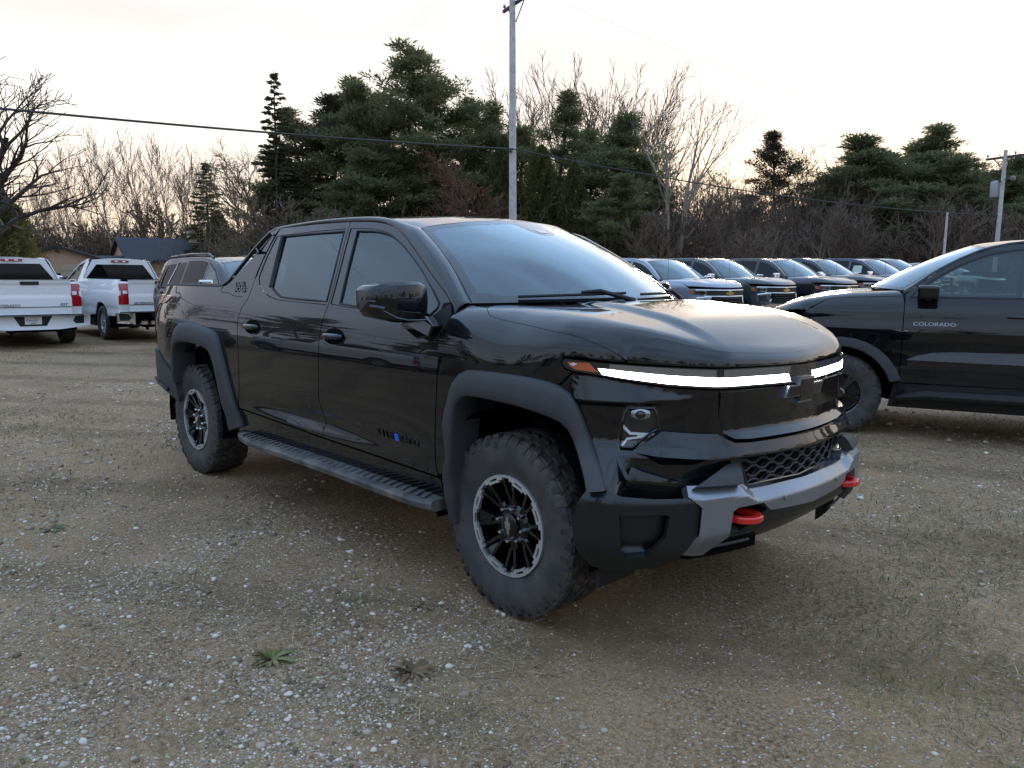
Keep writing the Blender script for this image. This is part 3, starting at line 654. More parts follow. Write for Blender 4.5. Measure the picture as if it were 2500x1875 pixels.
def bare_tree(seed, h, spread=.5, trunks=1, lean=(0,0), up=.5, tr=.16, levels=3, nb=(9,6,5), fork=.35, gnarl=.12, leaf=None, weep=0., leafn=3):
    T = TB(seed); r = T.r
    def branch(p, d, L, rad, lv):
        seg = 7 if lv == 0 else (5 if lv == 1 else (4 if lv == 2 else 3)); P = [p]; D = [d]; q = np.array(p, float); dd = np.array(d, float)
        for i in range(seg):
            g = gnarl*(1 if lv else .45)
            dd = dd + np.array([r.gauss(0,g), r.gauss(0,g), r.gauss(0,g)*.7 + (.05*up if lv else .03) - weep*lv*.05*(i/seg)]); dd /= np.linalg.norm(dd); q = q + dd*L/seg; P.append(q.copy()); D.append(dd.copy())
        u = np.linspace(0, 1, seg+1); R = rad*(1-u*.78) if lv < levels else rad*(1-u*.6)
        T.tube(P, np.maximum(R*1.35, .022 if lv >= 2 else .03), (7,5,4,3,3)[lv], lv >= 2)
        if leaf and lv >= levels-1:
            k = leafn; C = np.array([P[r.randrange(1, seg+1)] for _ in range(k)]) + T.n.normal(0,.12,(k,3)); T.leaves(C, rand_unit(T.n,k), rand_unit(T.n,k), None, T.n.uniform(.12,.24,k), T.n.uniform(.08,.15,k))
        if lv >= levels: return
        n = nb[lv]
        for i in range(n):
            f = fork + (1-fork)*(i+r.random())/n if lv == 0 else .22 + .78*(i+r.random())/n
            f = min(f, .98); k = f*seg; a = int(k); w = k-a; base = P[a]*(1-w)+P[min(a+1,seg)]*w; dd0 = D[a]
            az = r.random()*6.283; ang = r.uniform(.45,.95)*(1.0 if lv else spread*1.8)*(1.15-.55*f)
            s1 = np.cross(dd0, [.3,.2,.9]); s1 /= np.linalg.norm(s1); s2 = np.cross(dd0, s1)
            nd = dd0*math.cos(ang) + (s1*math.cos(az)+s2*math.sin(az))*math.sin(ang)
            if lv: nd = nd + np.array([0,0,up*.3])
            nd /= np.linalg.norm(nd)
            LL = L*(.62-.30*f)*r.uniform(.8,1.25) if lv == 0 else L*(.60-.22*f)*r.uniform(.7,1.2)
            branch(base, nd, LL, max(R[a]*.62, .012), lv+1)
    for t in range(trunks):
        a = t*6.283/max(trunks,1)+r.random(); k = 0 if trunks == 1 else .12
        branch(np.array([math.cos(a)*k*2, math.sin(a)*k*2, 0.]), np.array([lean[0]+math.cos(a)*k, lean[1]+math.sin(a)*k, 1.])/1.0, h*r.uniform(.86,1.0), tr*(1 if trunks == 1 else .75), 0)
    return T
def spruce(seed, h, base_r=2.6, dens=1., start=.06, up=-.25, lsz=.30, dens_l=1.):
    T = TB(seed); n = T.n; T.tube([(0,0,0),(0,0,h*.5),(0,0,h*.99)], [.20*h/14,.11*h/14,.02], 6)
    z = h*start; q = 0
    while z < h*.985:
        f = z/h; R = base_r*(1-f)**.82*n.uniform(.80,1.12)+.08; k = max(4, int(9*dens*(1-f*.4)))
        for i in range(k):
            a = q*2.39996+i*6.283/k+n.normal(0,.2); q += 1; L = R*n.uniform(.7,1.12); d = np.array([math.cos(a), math.sin(a), up*(1-f)+.18*f])
            T.tube([(0,0,z), d*L*.5+[0,0,z], d*L+[0,0,z+.07*L]], [.03,.02,.006], 3, True)
            m = max(4, int(L/.13*dens_l)); u = .12+.88*np.sqrt(n.random(m)); C = np.outer(u*L, d)+[0,0,z]+np.stack([n.normal(0,.05+.09*L*.3,m)*-math.sin(a), n.normal(0,.05+.09*L*.3,m)*math.cos(a), n.normal(-.04,.05,m)],1)
            sd = n.uniform(-1,1,m); U = np.stack([math.cos(a)-math.sin(a)*sd, math.sin(a)+math.cos(a)*sd, n.normal(-.15,.25,m)],1); U /= np.linalg.norm(U,axis=1,keepdims=True)
            T.leaves(C, U, rand_unit(n,m), None, n.uniform(.7,1.4,m)*lsz, n.uniform(.35,.6,m)*lsz)
        z += h*.021*n.uniform(.8,1.2)
    return T
def pine(seed, h, R=4.2, start=.30, nb=40, clump=60, flat=.55, top=.5, lean=0.):
    T = TB(seed); n = T.n; r = T.r; seg = 8; P = [np.array([0,0,0.])]; d = np.array([lean,0,1.])
    for i in range(seg): d = d+[r.gauss(0,.045), r.gauss(0,.045), .02]; d /= np.linalg.norm(d); P.append(P[-1]+d*h/seg)
    P = np.array(P); T.tube(P, .21*h/15*(1-np.linspace(0,1,seg+1)*.85), 7)
    for b in range(nb):
        f = start+(1-start)*((b+r.random())/nb)**.85; k = min(f,.995)*seg; a = int(k); p = P[a]*(1-(k-a))+P[min(a+1,seg)]*(k-a)
        g = (f-start)/(1-start); prof = (.55+.45*math.sin(math.pi*min(1,(g*1.0+.12))))*(1-g**3*(1-top*.5))
        L = R*prof*r.uniform(.55,1.15); az = b*2.4+r.gauss(0,.4); e = r.uniform(-.05,.35)+.7*g**2
        dr = np.array([math.cos(az)*math.cos(e), math.sin(az)*math.cos(e), math.sin(e)]); pts = [p]
        for i in range(4): dr = dr+[r.gauss(0,.12), r.gauss(0,.12), r.gauss(.05,.08)]; dr /= np.linalg.norm(dr); pts.append(pts[-1]+dr*L/4)
        T.tube(pts, [.055,.042,.03,.018,.008], 4, True)
        for c in range(4+int(L*2.0)):
            u = r.uniform(.42,1.0); k2 = u*4; a2 = min(int(k2),3); cc = pts[a2]+(pts[a2+1]-pts[a2])*(k2-a2)+np.array([r.gauss(0,.28), r.gauss(0,.28), r.gauss(.08,.14)])*min(1,L/2)
            m = clump; o = rand_unit(n,m); C = cc+o*np.array([.72,.72,.72*flat])*(.30+.70*n.random((m,1))); U = o+[0,0,.45]+n.normal(0,.3,(m,3)); U /= np.linalg.norm(U,axis=1,keepdims=True)
            T.leaves(C, U, rand_unit(n,m), None, n.uniform(.20,.44,m), n.uniform(.05,.12,m))
    return T
def cedar(seed, h, R=1.7, nleaf=15000, lsz=.24):
    T = TB(seed); n = T.n; T.tube([(0,0,0),(0,0,h*.9)], [.16,.04], 6)
    for s in range(60):
        z = h*n.uniform(.05,.85); a = n.random()*6.283; L = R*(1-z/h)**.6; T.tube([(0,0,z),(math.cos(a)*L*.8, math.sin(a)*L*.8, z+L*.5)], [.03,.01], 3, True)
    z = h*n.random(nleaf)**1.15; f = z/h; a = n.random(nleaf)*6.283; lob = 1+.20*np.sin(a*3+z*1.3+seed)+.15*np.sin(a*7-z*2.1)
    Rr = R*(np.minimum(1,f*9+.35))*(1-f)**.62*lob; rr = Rr*n.random(nleaf)**.33
    C = np.stack([np.cos(a)*rr, np.sin(a)*rr, z+rr*.25], 1); U = np.stack([np.cos(a)*.5, np.sin(a)*.5, np.full(nleaf,.9)],1)+n.normal(0,.3,(nleaf,3)); U /= np.linalg.norm(U,axis=1,keepdims=True)
    T.leaves(C, U, rand_unit(n,nleaf), None, n.uniform(.6,1.5,nleaf)*lsz, n.uniform(.3,.6,nleaf)*lsz); return T
TREES = {
 'bareA': bare_tree(1,15,.5,1,tr=.17).finish('a',BARK['grey'],None,BARK['twig']), 'bareB': bare_tree(2,15,.42,2,tr=.16,nb=(8,6,5)).finish('a',BARK['grey'],None,BARK['twig']),
 'bareC': bare_tree(3,15,.36,3,tr=.13,nb=(7,5,4),up=.8).finish('a',BARK['grey'],None,BARK['twig']), 'bareD': bare_tree(5,15,.6,1,tr=.2,nb=(10,6,5),fork=.25,gnarl=.16).finish('a',BARK['twig'],None,BARK['twig']),
 'lean': bare_tree(8,15,.35,1,lean=(-.22,0),tr=.13,nb=(9,6,4),up=.9,fork=.3).finish('a',BARK['pale'],None,BARK['twig']), 'lean2': bare_tree(9,15,.32,2,lean=(-.16,0),tr=.13,nb=(8,6,4),up=.9,fork=.3).finish('a',BARK['pale'],None,BARK['twig']),
 'fork': bare_tree(14,15,.42,2,tr=.34,nb=(6,4,4),fork=.45,up=.9,gnarl=.10).finish('a',BARK['white'],None,BARK['white']),
 'gnarly': bare_tree(21,12,.85,1,lean=(.28,0),tr=.40,nb=(11,8,6),fork=.22,gnarl=.22,up=.35).finish('a',BARK['dark'],None,BARK['dark']),
 'willow': bare_tree(31,13,.8,1,lean=(-.30,0),tr=.26,nb=(10,8,7),fork=.35,gnarl=.14,weep=.9,up=.1,leaf=True,leafn=2).finish('a',BARK['pine'],LEAF['tan'],BARK['twig']),
 'oak': bare_tree(41,8,.7,1,tr=.11,nb=(12,7,5),fork=.12,gnarl=.14,leaf=True,leafn=9,up=.2).finish('a',BARK['twig'],LEAF['oak'],BARK['twig']),
 'bush': bare_tree(51,4.5,.7,5,tr=.05,nb=(7,5,4),fork=.08,gnarl=.15,up=.5).finish('a',BARK['twig'],None,BARK['twig']), 'bushB': bare_tree(52,5.5,.55,6,tr=.05,nb=(6,5,4),fork=.1,gnarl=.13,up=.7).finish('a',BARK['twig'],None,BARK['twig']),
 'spruceA': spruce(61,16,2.7,1.25,lsz=.46,dens_l=1.2).finish('a',BARK['dark'],LEAF['spruce']), 'spruceB': spruce(62,11,2.6,1.1,lsz=.42).finish('a',BARK['dark'],LEAF['spruce']),
 'pineA': pine(71,17,4.4).finish('a',BARK['pine'],LEAF['pine']), 'pineB': pine(72,17,3.6,.22,44,58,.6,.3).finish('a',BARK['pine'],LEAF['pine']), 'pineC': pine(73,14,3.9,.08,52,58,.6,.2).finish('a',BARK['pine'],LEAF['pine']),
 'pineD': pine(74,16,3.4,.25,42,54,.6,.4,.03).finish('a',BARK['pine'],LEAF['brownpine']),
 'cedarA': cedar(81,11).finish('a',BARK['dark'],LEAF['cedar']), 'cedarB': cedar(82,8,1.9,12000).finish('a',BARK['dark'],LEAF['cedar']),
}
HT = {'bareA':15,'bareB':15,'bareC':15,'bareD':15,'lean':15,'lean2':15,'fork':15,'gnarly':12,'willow':13,'oak':8,'bush':4.5,'bushB':5.5,'spruceA':16,'spruceB':11,'pineA':17,'pineB':17,'pineC':14,'pineD':16,'cedarA':11,'cedarB':8}
for k in HT: HT[k] = max(float(np.max([v.co.z for v in TREES[k][j][1].vertices])) for j in range(len(TREES[k])))
def tree(kind, name, x, y, h, rz, label, cat='tree', group=None, sx=1.):
    s = h/HT[kind]; e = empty(name, (x, y, float(gz(x,y))-.05), rz, label, cat, group); e.scale = (s*sx, s*sx, s)
    for nm, me in TREES[kind]:
        o = bpy.data.objects.new(nm, me); COL.objects.link(o); o.parent = e
        if nm == 'branches': o['kind'] = 'stuff'
    return e
FACE = YAW - math.pi/2      # a tree's local +x then runs to the photograph's right
def T_(kind, name, dx, topy, depth, label, rz=0., sx=1., group=None, cat='tree'):
    """dx, topy: where the trunk stands and how tall it shows in the 2212-wide view, at the given distance"""
    if dx > 1780 and kind[0] == 'p': sx *= 1.3; topy -= 14
    px, py = dx*1.1302, topy*1.1302; x, y = pxd(px, depth); hz = 668+(px-1250)*.0073
    h = (hz-py)*depth/FPX + CAM[2] - float(gz(x,y)); return tree(kind, name, x, y, max(h,1.), FACE+rz, label, cat, group, sx)
T_('gnarly','bare_tree',-70,150,42,'massive dark gnarled bare tree with thick crooked limbs at the yard edge',0,1.25)
T_('cedarB','cedar_tree',5,395,50,'broad olive cedar beneath the gnarled bare tree',0,1.7)
T_('cedarB','cedar_tree',48,440,54,'smaller olive cedar next to the tan garage',1,1.3)
GB = 'slender bare trees behind the houses'
for i,(dx,ty,k,dp) in enumerate(((165,330,'lean',100),(215,300,'lean2',104),(262,262,'lean',98),(305,330,'lean2',110),(345,285,'lean2',106),(392,275,'lean',100),(425,318,'bareC',108),(130,380,'bareC',112),(470,330,'lean2',112),(540,330,'bareC',112),(95,360,'bareB',104))):
    T_(k,'bare_tree',dx,ty,dp,'slender pale bare tree leaning in the thicket behind the houses',.3*(i%3)-.3,1.,GB)
T_('spruceB','spruce_tree',458,355,86,'small dark spruce standing by the long house roof',0,1.15)
T_('cedarB','cedar_tree',480,455,84,'low round dark evergreen under the small spruce',0,1.3)
T_('willow','willow_tree',600,297,80,'bent willow with wispy tan leaves arching over the roof',0,1.)
T_('spruceA','spruce_tree',607,172,60,'tall narrow dark spruce with a pointed tip',0,1.)
T_('pineD','pine_tree',690,205,63,'brownish pine with a ragged double crown next to the pointed spruce',.5,1.61)
T_('pineB','pine_tree',728,178,64,'pine with a bushy pointed top behind the brownish pine',2,1.47)
T_('pineC','pine_tree',640,330,62,'low dense dark pine filling in below the pointed spruce',1,1.54)
T_('pineC','pine_tree',830,190,60,'green pine with a thin leader left of the two tallest pines',.4,1.33)
T_('pineA','pine_tree',900,138,58,'tallest broad pine with an open layered crown',1.5,1.47)
T_('pineA','pine_tree',975,128,61,'broad tall pine with reddish trunk and heavy side boughs',4,1.47)
T_('pineB','pine_tree',1050,225,60,'medium pine right behind the near utility pole',3,1.40)
T_('pineC','pine_tree',780,330,58,'short full pine between the trunks of taller pines',2.2,1.54)
T_('pineC','pine_tree',880,340,57,'short dark pine under the tallest broad pine',4.2,1.75)
T_('oak','oak_tree',1010,330,51,'small oak holding rust brown dead leaves',0,1.1)
T_('cedarA','cedar_tree',1085,300,55,'dense olive cedar column directly behind the near utility pole',0,1.35)
T_('cedarA','cedar_tree',1165,320,53,'dense olive cedar right of the near utility pole',2,1.5)
T_('cedarA','cedar_tree',1235,355,52,'short dense cedar at the edge of the yard',4,1.5)
GT = 'bare trees rising behind the pines'
for i,(dx,ty,k,dp) in enumerate(((1075,160,'bareC',74),(1140,165,'bareB',76),(1240,150,'bareC',74),(1300,148,'bareB',70),(1345,150,'bareC',72),(1385,205,'bareB',74))):
    T_(k,'bare_tree',dx,ty,dp,'tall leafless tree with upswept branches behind the evergreens',i*1.1,1.,GT)
T_('pineB','pine_tree',1192,212,57,'pointed pine among tall leafless trees',1,1.33)
T_('pineC','pine_tree',1290,255,56,'full dark green pine at the foot of the leafless trees',3,1.68)
T_('pineC','pine_tree',1375,330,54,'spreading dark pine beside the forked pale trunk',5,1.75)
T_('pineC','pine_tree',1310,380,50,'low dark pine whose boughs reach the parked row',2.5,1.82)
T_('fork','bare_tree',1448,185,49,'big pale bare tree forking into two stems',.4,1.)
T_('bareA','bare_tree',1520,330,56,'medium bare tree with a rounded twiggy crown',0,1.)
rs_ = random.Random(77)
GS = 'scrubby bare trees in the sunset gap'
for i,(dx,ty,k,dp) in enumerate(((1500,372,'bareD',62),(1560,380,'bareB',58),(1600,400,'bareD',60),(1640,370,'bareD',63),(1720,385,'bareA',60),(1765,395,'bareD',57),(1805,390,'bareB',62),(1470,400,'bareD',66),(1690,420,'bareB',54))):
    T_(k,'bare_tree',dx,ty,dp,'scrubby twiggy bare tree in the thicket beyond the parked row',i*.9,1.1,GS)
for i in range(26):
    T_(rs_.choice(['bareD','bareB','bareA','bareC']),'bare_tree',1385+i*32+rs_.uniform(-14,14),rs_.uniform(392,455),rs_.uniform(47,60),'scrubby twiggy bare tree in the thicket beyond the parked row',rs_.random()*6,rs_.uniform(1.1,1.5),GS)
for i in range(20):
    T_(rs_.choice(['bareD','bareB','bareA']),'bare_tree',1470+i*37+rs_.uniform(-16,16),rs_.uniform(325,400),rs_.uniform(58,70),'scrubby twiggy bare tree in the thicket beyond the parked row',rs_.random()*6,rs_.uniform(1.2,1.6),GS)
T_('pineD','pine_tree',1660,283,60,'sunlit ragged golden edged pine above the thicket',1.2,1.26)
T_('bareC','bare_tree',1825,315,58,'thin tall sapling standing alone beside the dense pines',0,.5)
T_('pineC','pine_tree',1900,310,57,'dense pine with a rounded shoulder beyond the parked row',.3,1.75)
T_('pineB','pine_tree',1955,288,58,'tallest pine on the far side of the yard',2,1.68)
T_('pineB','pine_tree',2012,338,60,'narrow pine behind the tallest far pine',4,1.40)
T_('pineC','pine_tree',2060,360,56,'bushy pine left of the far utility pole',1,1.54)
T_('pineC','pine_tree',2110,355,62,'rounded dark pine directly behind the far utility pole',3,1.54)
T_('pineC','pine_tree',2180,375,60,'green pine just past the far utility pole',5,1.68)
T_('pineC','pine_tree',2240,400,58,'pine partly hidden past the far utility pole',2,1.68)
T_('bareB','bare_tree',2060,420,50,'pale thin trunked bare tree in front of the bushy pine',1,.7)
T_('bareA','bare_tree',2150,400,64,'bare grey tree behind the far utility pole',2,.8)
for dx, ty, k, dp, lb in ((655,250,'pineB',68,'slim pine hidden between the pointed spruce and brownish pine'),(770,250,'pineA',68,'pine filling the gap before the tallest pines'),(860,215,'pineB',66,'pine standing behind the tallest broad pine'),(1010,215,'pineB',67,'pine crowded behind the broad reddish trunked pine'),(1120,270,'pineC',64,'dark pine showing just beside the near utility pole'),(1240,290,'pineB',62,'pine amid the leafless trees beyond the roof'),(1335,320,'pineA',60,'loose crowned pine before the leafless trees'),(1420,390,'pineC',56,'low dark pine at the foot of the forked pale tree'),
        (1860,350,'pineB',63,'pine shoulder behind the thin sapling'),(1925,345,'pineA',64,'open crowned pine among the far pines'),(1985,335,'pineC',63,'full pine next to the tallest far pine'),(2035,360,'pineA',66,'dim pine set back among the far pines'),(2085,385,'pineB',64,'pine in front of the bare pale trunks'),(2150,390,'pineA',66,'pine standing past the transformer pole'),(2210,385,'pineB',66,'pine at the end of the far belt'),(1790,400,'pineD',66,'brownish pine above the scrub beyond the parked row'),(1840,375,'pineC',60,'dense low pine by the thin sapling'),(1995,375,'pineC',58,'dense low pine in front of the narrow far pine'),(2130,400,'pineC',58,'dense low pine beside the transformer pole'),(2200,410,'pineC',57,'dense low pine at the belt end'),(1720,420,'pineC',64,'dark low pine deep in the scrub'),(1600,430,'pineC',66,'dark pine glimpsed through the scrub beyond the row')):
    T_(k,'pine_tree',dx,ty,dp,lb,dx*.7,1.5)
GU = 'leafless bushes along the yard edge'
rr_ = random.Random(5)
for i in range(46):
    dx = -60+i*52+rr_.uniform(-18,18); dp = (46 if dx > 1380 else (52 if dx > 560 else 106))+rr_.uniform(-3,9); ty = (470 if dx > 1380 else 468)+rr_.uniform(-45,40)
    T_(rr_.choice(['bush','bushB']),'leafless_bush',dx,ty,dp,'leafless brown bush in the undergrowth along the yard edge',rr_.random()*6,1.25,GU,'bush')
# woods that close the view low down, and the trees on the other sides of the yard (seen mirrored in the paintwork)
def thicket(name, label, pts, n, hmax, seed, mat, wid=.03):
    g = np.random.default_rng(seed); i = g.integers(0, len(pts)-1, n); u = g.random(n)[:,None]; P = np.array(pts); B = P[i]*(1-u)+P[i+1]*u + g.normal(0, 2.6, (n,2))
    z0_ = gz(B[:,0], B[:,1]); h = hmax*g.uniform(.35,1,n)*(.75+.5*fbm(B[:,0]*.12+seed, B[:,1]*.12, seed, 3)); a = g.random(n)*6.283; ln = g.normal(0,.30,(n,2)); V = []; F = []
    m = 5
    ux, uy = np.cos(a), np.sin(a); ring = []
    for k in range(m):
        f = k/(m-1); w = wid*(1-.75*f); c = np.stack([B[:,0]+ln[:,0]*h*f+g.normal(0,.1,n)*f, B[:,1]+ln[:,1]*h*f+g.normal(0,.1,n)*f, z0_+h*f], 1)
        for t in range(3): ring.append(c+np.stack([np.cos(a+t*2.094)*w, np.sin(a+t*2.094)*w, np.zeros(n)],1))
    R_ = np.stack(ring,1); V = R_.reshape(-1,3); b = np.arange(n)[:,None,None]*15
    q = np.array([[k*3+t, k*3+(t+1)%3, k*3+3+(t+1)%3, k*3+3+t] for k in range(m-1) for t in range(3)]); F = (b+q[None]).reshape(-1,4)
    # side twigs
    tn = n*14; j = g.integers(0, n, tn); f = g.uniform(.2,1,tn); base = np.stack([B[j,0]+ln[j,0]*h[j]*f, B[j,1]+ln[j,1]*h[j]*f, z0_[j]+h[j]*f],1)
    d = rand_unit(g, tn); d[:,2] = np.abs(d[:,2])*.8+.25; L_ = h[j]*(1.05-f)*g.uniform(.18,.5,tn); tip = base+d*L_[:,None]; s = rand_unit(g,tn)*wid*.45
    tv = np.stack([base-s, base+s, tip+s*.4, tip-s*.4],1).reshape(-1,3); tf = np.arange(tn*4).reshape(-1,4)+len(V)
    tag(fast_mesh(name, np.concatenate([V,tv]), np.concatenate([F,tf]), mat, None), label, 'thicket', kind='stuff')
L1 = [pxd(dx*1.1302, d) for dx, d in ((560,60),(800,62),(1000,58),(1200,57),(1400,56),(1600,58),(1800,58),(2000,60),(2300,62))]
thicket('thicket', 'tangled brown brushwood beneath the pines', L1, 4200, 4.8, 3, BARK['twig'], .05)
thicket('thicket', 'tangled brown brushwood beneath the pines', L1, 1900, 7.5, 4, BARK['twig'], .05)
L2 = [pxd(dx*1.1302, d) for dx, d in ((-200,112),(0,110),(250,114),(450,110),(640,104))]
thicket('thicket', 'hazy brown brushwood behind the tan houses', L2, 4200, 7.0, 9, BARK['twig'], .06)
thicket('thicket', 'hazy brown brushwood behind the tan houses', L2, 1500, 10.0, 10, BARK['twig'], .06)
ring = random.Random(11)
for i in range(46):
    az = math.radians(176 + i*5.9 + ring.uniform(-2,2)); d = ring.uniform(38,52); x, y = CAM[0]+math.cos(az)*d, CAM[1]+math.sin(az)*d
    k = ring.choice(['pineA','pineB','pineC','pineC','spruceA','bareA','bareB','cedarA'])
    tree(k, {'p':'pine_tree','s':'spruce_tree','b':'bare_tree','c':'cedar_tree'}[k[0]], x, y, ring.uniform(7,12), ring.random()*6, 'tree in the belt on the other side of the yard', 'tree', 'trees on the other side of the yard', 1.3)
# ---------------------------------------------------------------- wheels
def tyre_mesh(R, W, r, nb=40, detail=True):
    """all-terrain tyre about the y axis, outer face towards -y: carcass plus tread blocks"""
    h = W/2
    prof = [(r-.012, -h*.80), (r+.012, -h*.86), (r+.05, -h*.97), (r+(R-r)*.45, -h*1.0), (r+(R-r)*.68, -h*.985), (R-.038, -h*.95), (R-.022, -h*.90), (R-.012, -h*.80),
            (R-.011, 0), (R-.012, h*.80), (R-.022, h*.90), (R-.05, h*.97), (r+(R-r)*.4, h*1.0), (r+.02, h*.86), (r-.01, h*.8)]
    m = MB().lathe(prof, 72)
    nC = len(m.f)
    def block(a0, a1, y0, y1, r0, r1, sk=0., t=.12):
        V = []
        for rr, q in ((r0, 0), (r1, t)):
            for (aa, yy) in ((a0, y0), (a1, y0), (a1, y1), (a0, y1)):
                am = (a0+a1)/2; ym = (y0+y1)/2
                A = aa + (am-aa)*q + sk*(yy-ym)/max(abs(y1-y0), 1e-6); Y = yy + (ym-yy)*q
                V.append((rr*math.cos(A), Y, rr*math.sin(A)))
        m.add(V, [(0,1,5,4),(1,2,6,5),(2,3,7,6),(3,0,4,7),(4,5,6,7)])
    if detail:
        p = 2*math.pi/nb
        for k in range(nb):
            a = k*p; e = (k % 2)*.012
            for sg in (-1, 1):
                block(a+.10*p, a+.80*p, sg*h*.56, sg*(h*.895+e*.6), R-.016, R-.003, sk=.25*p)              # shoulder lug
                block(a+.55*p, a+1.30*p, sg*h*.17, sg*h*.51, R-.016, R, sk=-.45*p)                 # inner block
            block(a+.05*p, a+.78*p, -h*.135, h*.135, R-.016, R, sk=.5*p)
            # shoulder ribs running down the side wall
            if k % 1 == 0:
                w = .26*p
                y1 = -h*(.955+.012*(k % 2))
                q0, q1 = R-.014, R-.050-.016*(k % 2)
                V = []
                for (rr, yy, ww) in ((q0, -h*.90, w), (q1, -h*.985, w*.72)):
                    for A in (a+.3*p-ww/1, a+.3*p+ww/1):
                        V.append((rr*math.cos(A), yy-.003, rr*math.sin(A))); V.append((rr*math.cos(A), yy+.012, rr*math.sin(A)))
                m.add(V, [(0,4,6,2),(0,1,5,4),(2,6,7,3),(4,5,7,6),(0,2,3,1)])
    idx = np.zeros(len(m.f), int); idx[nC:] = 1
    for i, f in enumerate(m.f[:nC]):
        rr = [math.hypot(m.v[j][0], m.v[j][2]) for j in f]
        if min(rr) > R-.03: idx[i] = 1
    return m, idx
def add_tyre(parent, R, W, r, nb=40, detail=True):
    m, idx = tyre_mesh(R, W, r, nb, detail)
    o = mesh_obj('tyre', m.v, m.f, [M['rubber'], M['tread']], parent, True, 28)
    o.data.polygons.foreach_set('material_index', idx.astype(np.int32)); return o
BOWTIE = [(-.36,.17),(-.28,.38),(.42,.38),(.34,.17),(1,.17),(.84,-.17),(.36,-.17),(.28,-.38),(-.42,-.38),(-.34,-.17),(-1,-.17),(-.84,.17)]

def ev_wheel(parent, x, y, rot):
    R, W, r = .437, .295, .245
    yo = -.13                                   # plane of the rim lip (outer side is -y)
    w = MB()
    # barrel, back plate and the eight forked spokes
    w.lathe([(r-.004, yo+.012), (r-.018, yo+.02), (r-.028, yo+.06), (r-.04, yo+.16)], 56)
    w.lathe([(r-.03, yo+.12), (.02, yo+.13)], 40)
    w.lathe([(.001, yo+.03), (.066, yo+.03), (.082, yo+.036), (.098, yo+.05), (.104, yo+.075), (.11, yo+.12)], 40)
    def arm(a0, a1, r0, r1, w0, w1, y0, y1, th=.05):
        V = []
        for (a, rr, ww, yy) in ((a0, r0, w0, y0), (a1, r1, w1, y1)):
            for (sx, dy, k) in ((-1, th, 1.), (-1, .010, 1.), (-.62, 0, 1.), (.62, 0, 1.), (1, .010, 1.), (1, th, 1.)):
                c, s_ = math.cos(a), math.sin(a)
                V.append((rr*c - sx*ww*s_, yy+dy, rr*s_ + sx*ww*c))
        w.add(V, [(i, i+1, i+7, i+6) for i in range(5)] + [(0, 6, 11, 5), (6,7,8,9,10,11)])
    for k in range(8):
        a = (k+.5)*math.pi/4
        arm(a, a, .075, .125, .020, .026, yo+.036, yo+.034)
        for sg in (-1, 1):
            arm(a+sg*.10, a+sg*.155, .115, r-.016, .012, .0125, yo+.034, yo+.010)
        arm(a, a, .17, r-.012, .016, .030, yo+.052, yo+.022, .03)
    wo = w.build('wheel', M['gloss_black'], parent, True, 32)
    wo.location = (x, y, .437); wo.rotation_euler = (0, rot, 0)
    add_tyre(wo, R, W, r)
    # machined ring, notched at each spoke, one slot in every arc
    tr = MB()
    for k in range(8):
        a0 = k*math.pi/4 - math.pi/8 + .235 - math.pi/8*0; a1 = a0 + math.pi/4 - .47
        a0 -= 0; n = 10
        A = [a0-.13 + (a1-a0+.26)*i/n for i in range(n+1)]
        for i in range(n):
            for (q0, q1) in ((A[i], A[i+1]),):
                mid = (q0+q1)/2; inn = r-.038 if a0 <= mid <= a1 else r-.026
                slot = abs(mid-(a0+a1)/2) < .13
                rings = ((inn, r-.026), (r-.0165, r-.002)) if slot else ((inn, r-.002),)
                for (ra, rb) in rings:
                    if rb-ra < .002: continue
                    V = [(rr*math.cos(q), yy, rr*math.sin(q)) for yy in (yo-.004, yo+.012) for (rr, q) in ((ra, q0), (rb, q0), (rb, q1), (ra, q1))]
                    tr.add(V, [(0,1,2,3),(4,7,6,5),(0,4,5,1),(1,5,6,2),(2,6,7,3),(3,7,4,0)])
        # thin outer rim across the spoke end
        b0 = a1+.13; b1 = a0+math.pi/4-.13
        V = [(rr*math.cos(q), yy, rr*math.sin(q)) for yy in (yo-.004, yo+.012) for (rr, q) in ((r-.013, b0), (r-.002, b0), (r-.002, b1), (r-.013, b1))]
        if b1 > b0: tr.add(V, [(0,1,2,3),(4,7,6,5),(0,4,5,1),(1,5,6,2),(2,6,7,3),(3,7,4,0)])
    tr.build('trim_ring', M['alloy'], wo)
    cap = MB().lathe([(.0005, yo+.008), (.045, yo+.009), (.055, yo+.014), (.058, yo+.032)], 32).build('centre_cap', M['gloss_black'], wo, True, 30)
    MB().prism([(u*.046, v*.046) for u, v in BOWTIE], yo+.010, yo+.003, lambda u, v, q: (u*math.cos(-1.1)-v*math.sin(-1.1), q, u*math.sin(-1.1)+v*math.cos(-1.1))).build('emblem', M['chrome'], wo)
    nut = None
    for k in range(8):
        a = k*math.pi/4 + .2
        if nut is None:
            nut = MB().lathe([(.0005, -.022), (.007, -.021), (.0105, -.012), (.0125, 0), (.0125, .02)], 10).build('lug_nut', M['chrome'], wo, True, 40); o = nut
        else: o = nut.copy(); COL.objects.link(o)
        o.location = (.082*math.cos(a), yo+.030, .082*math.sin(a))
    return wo

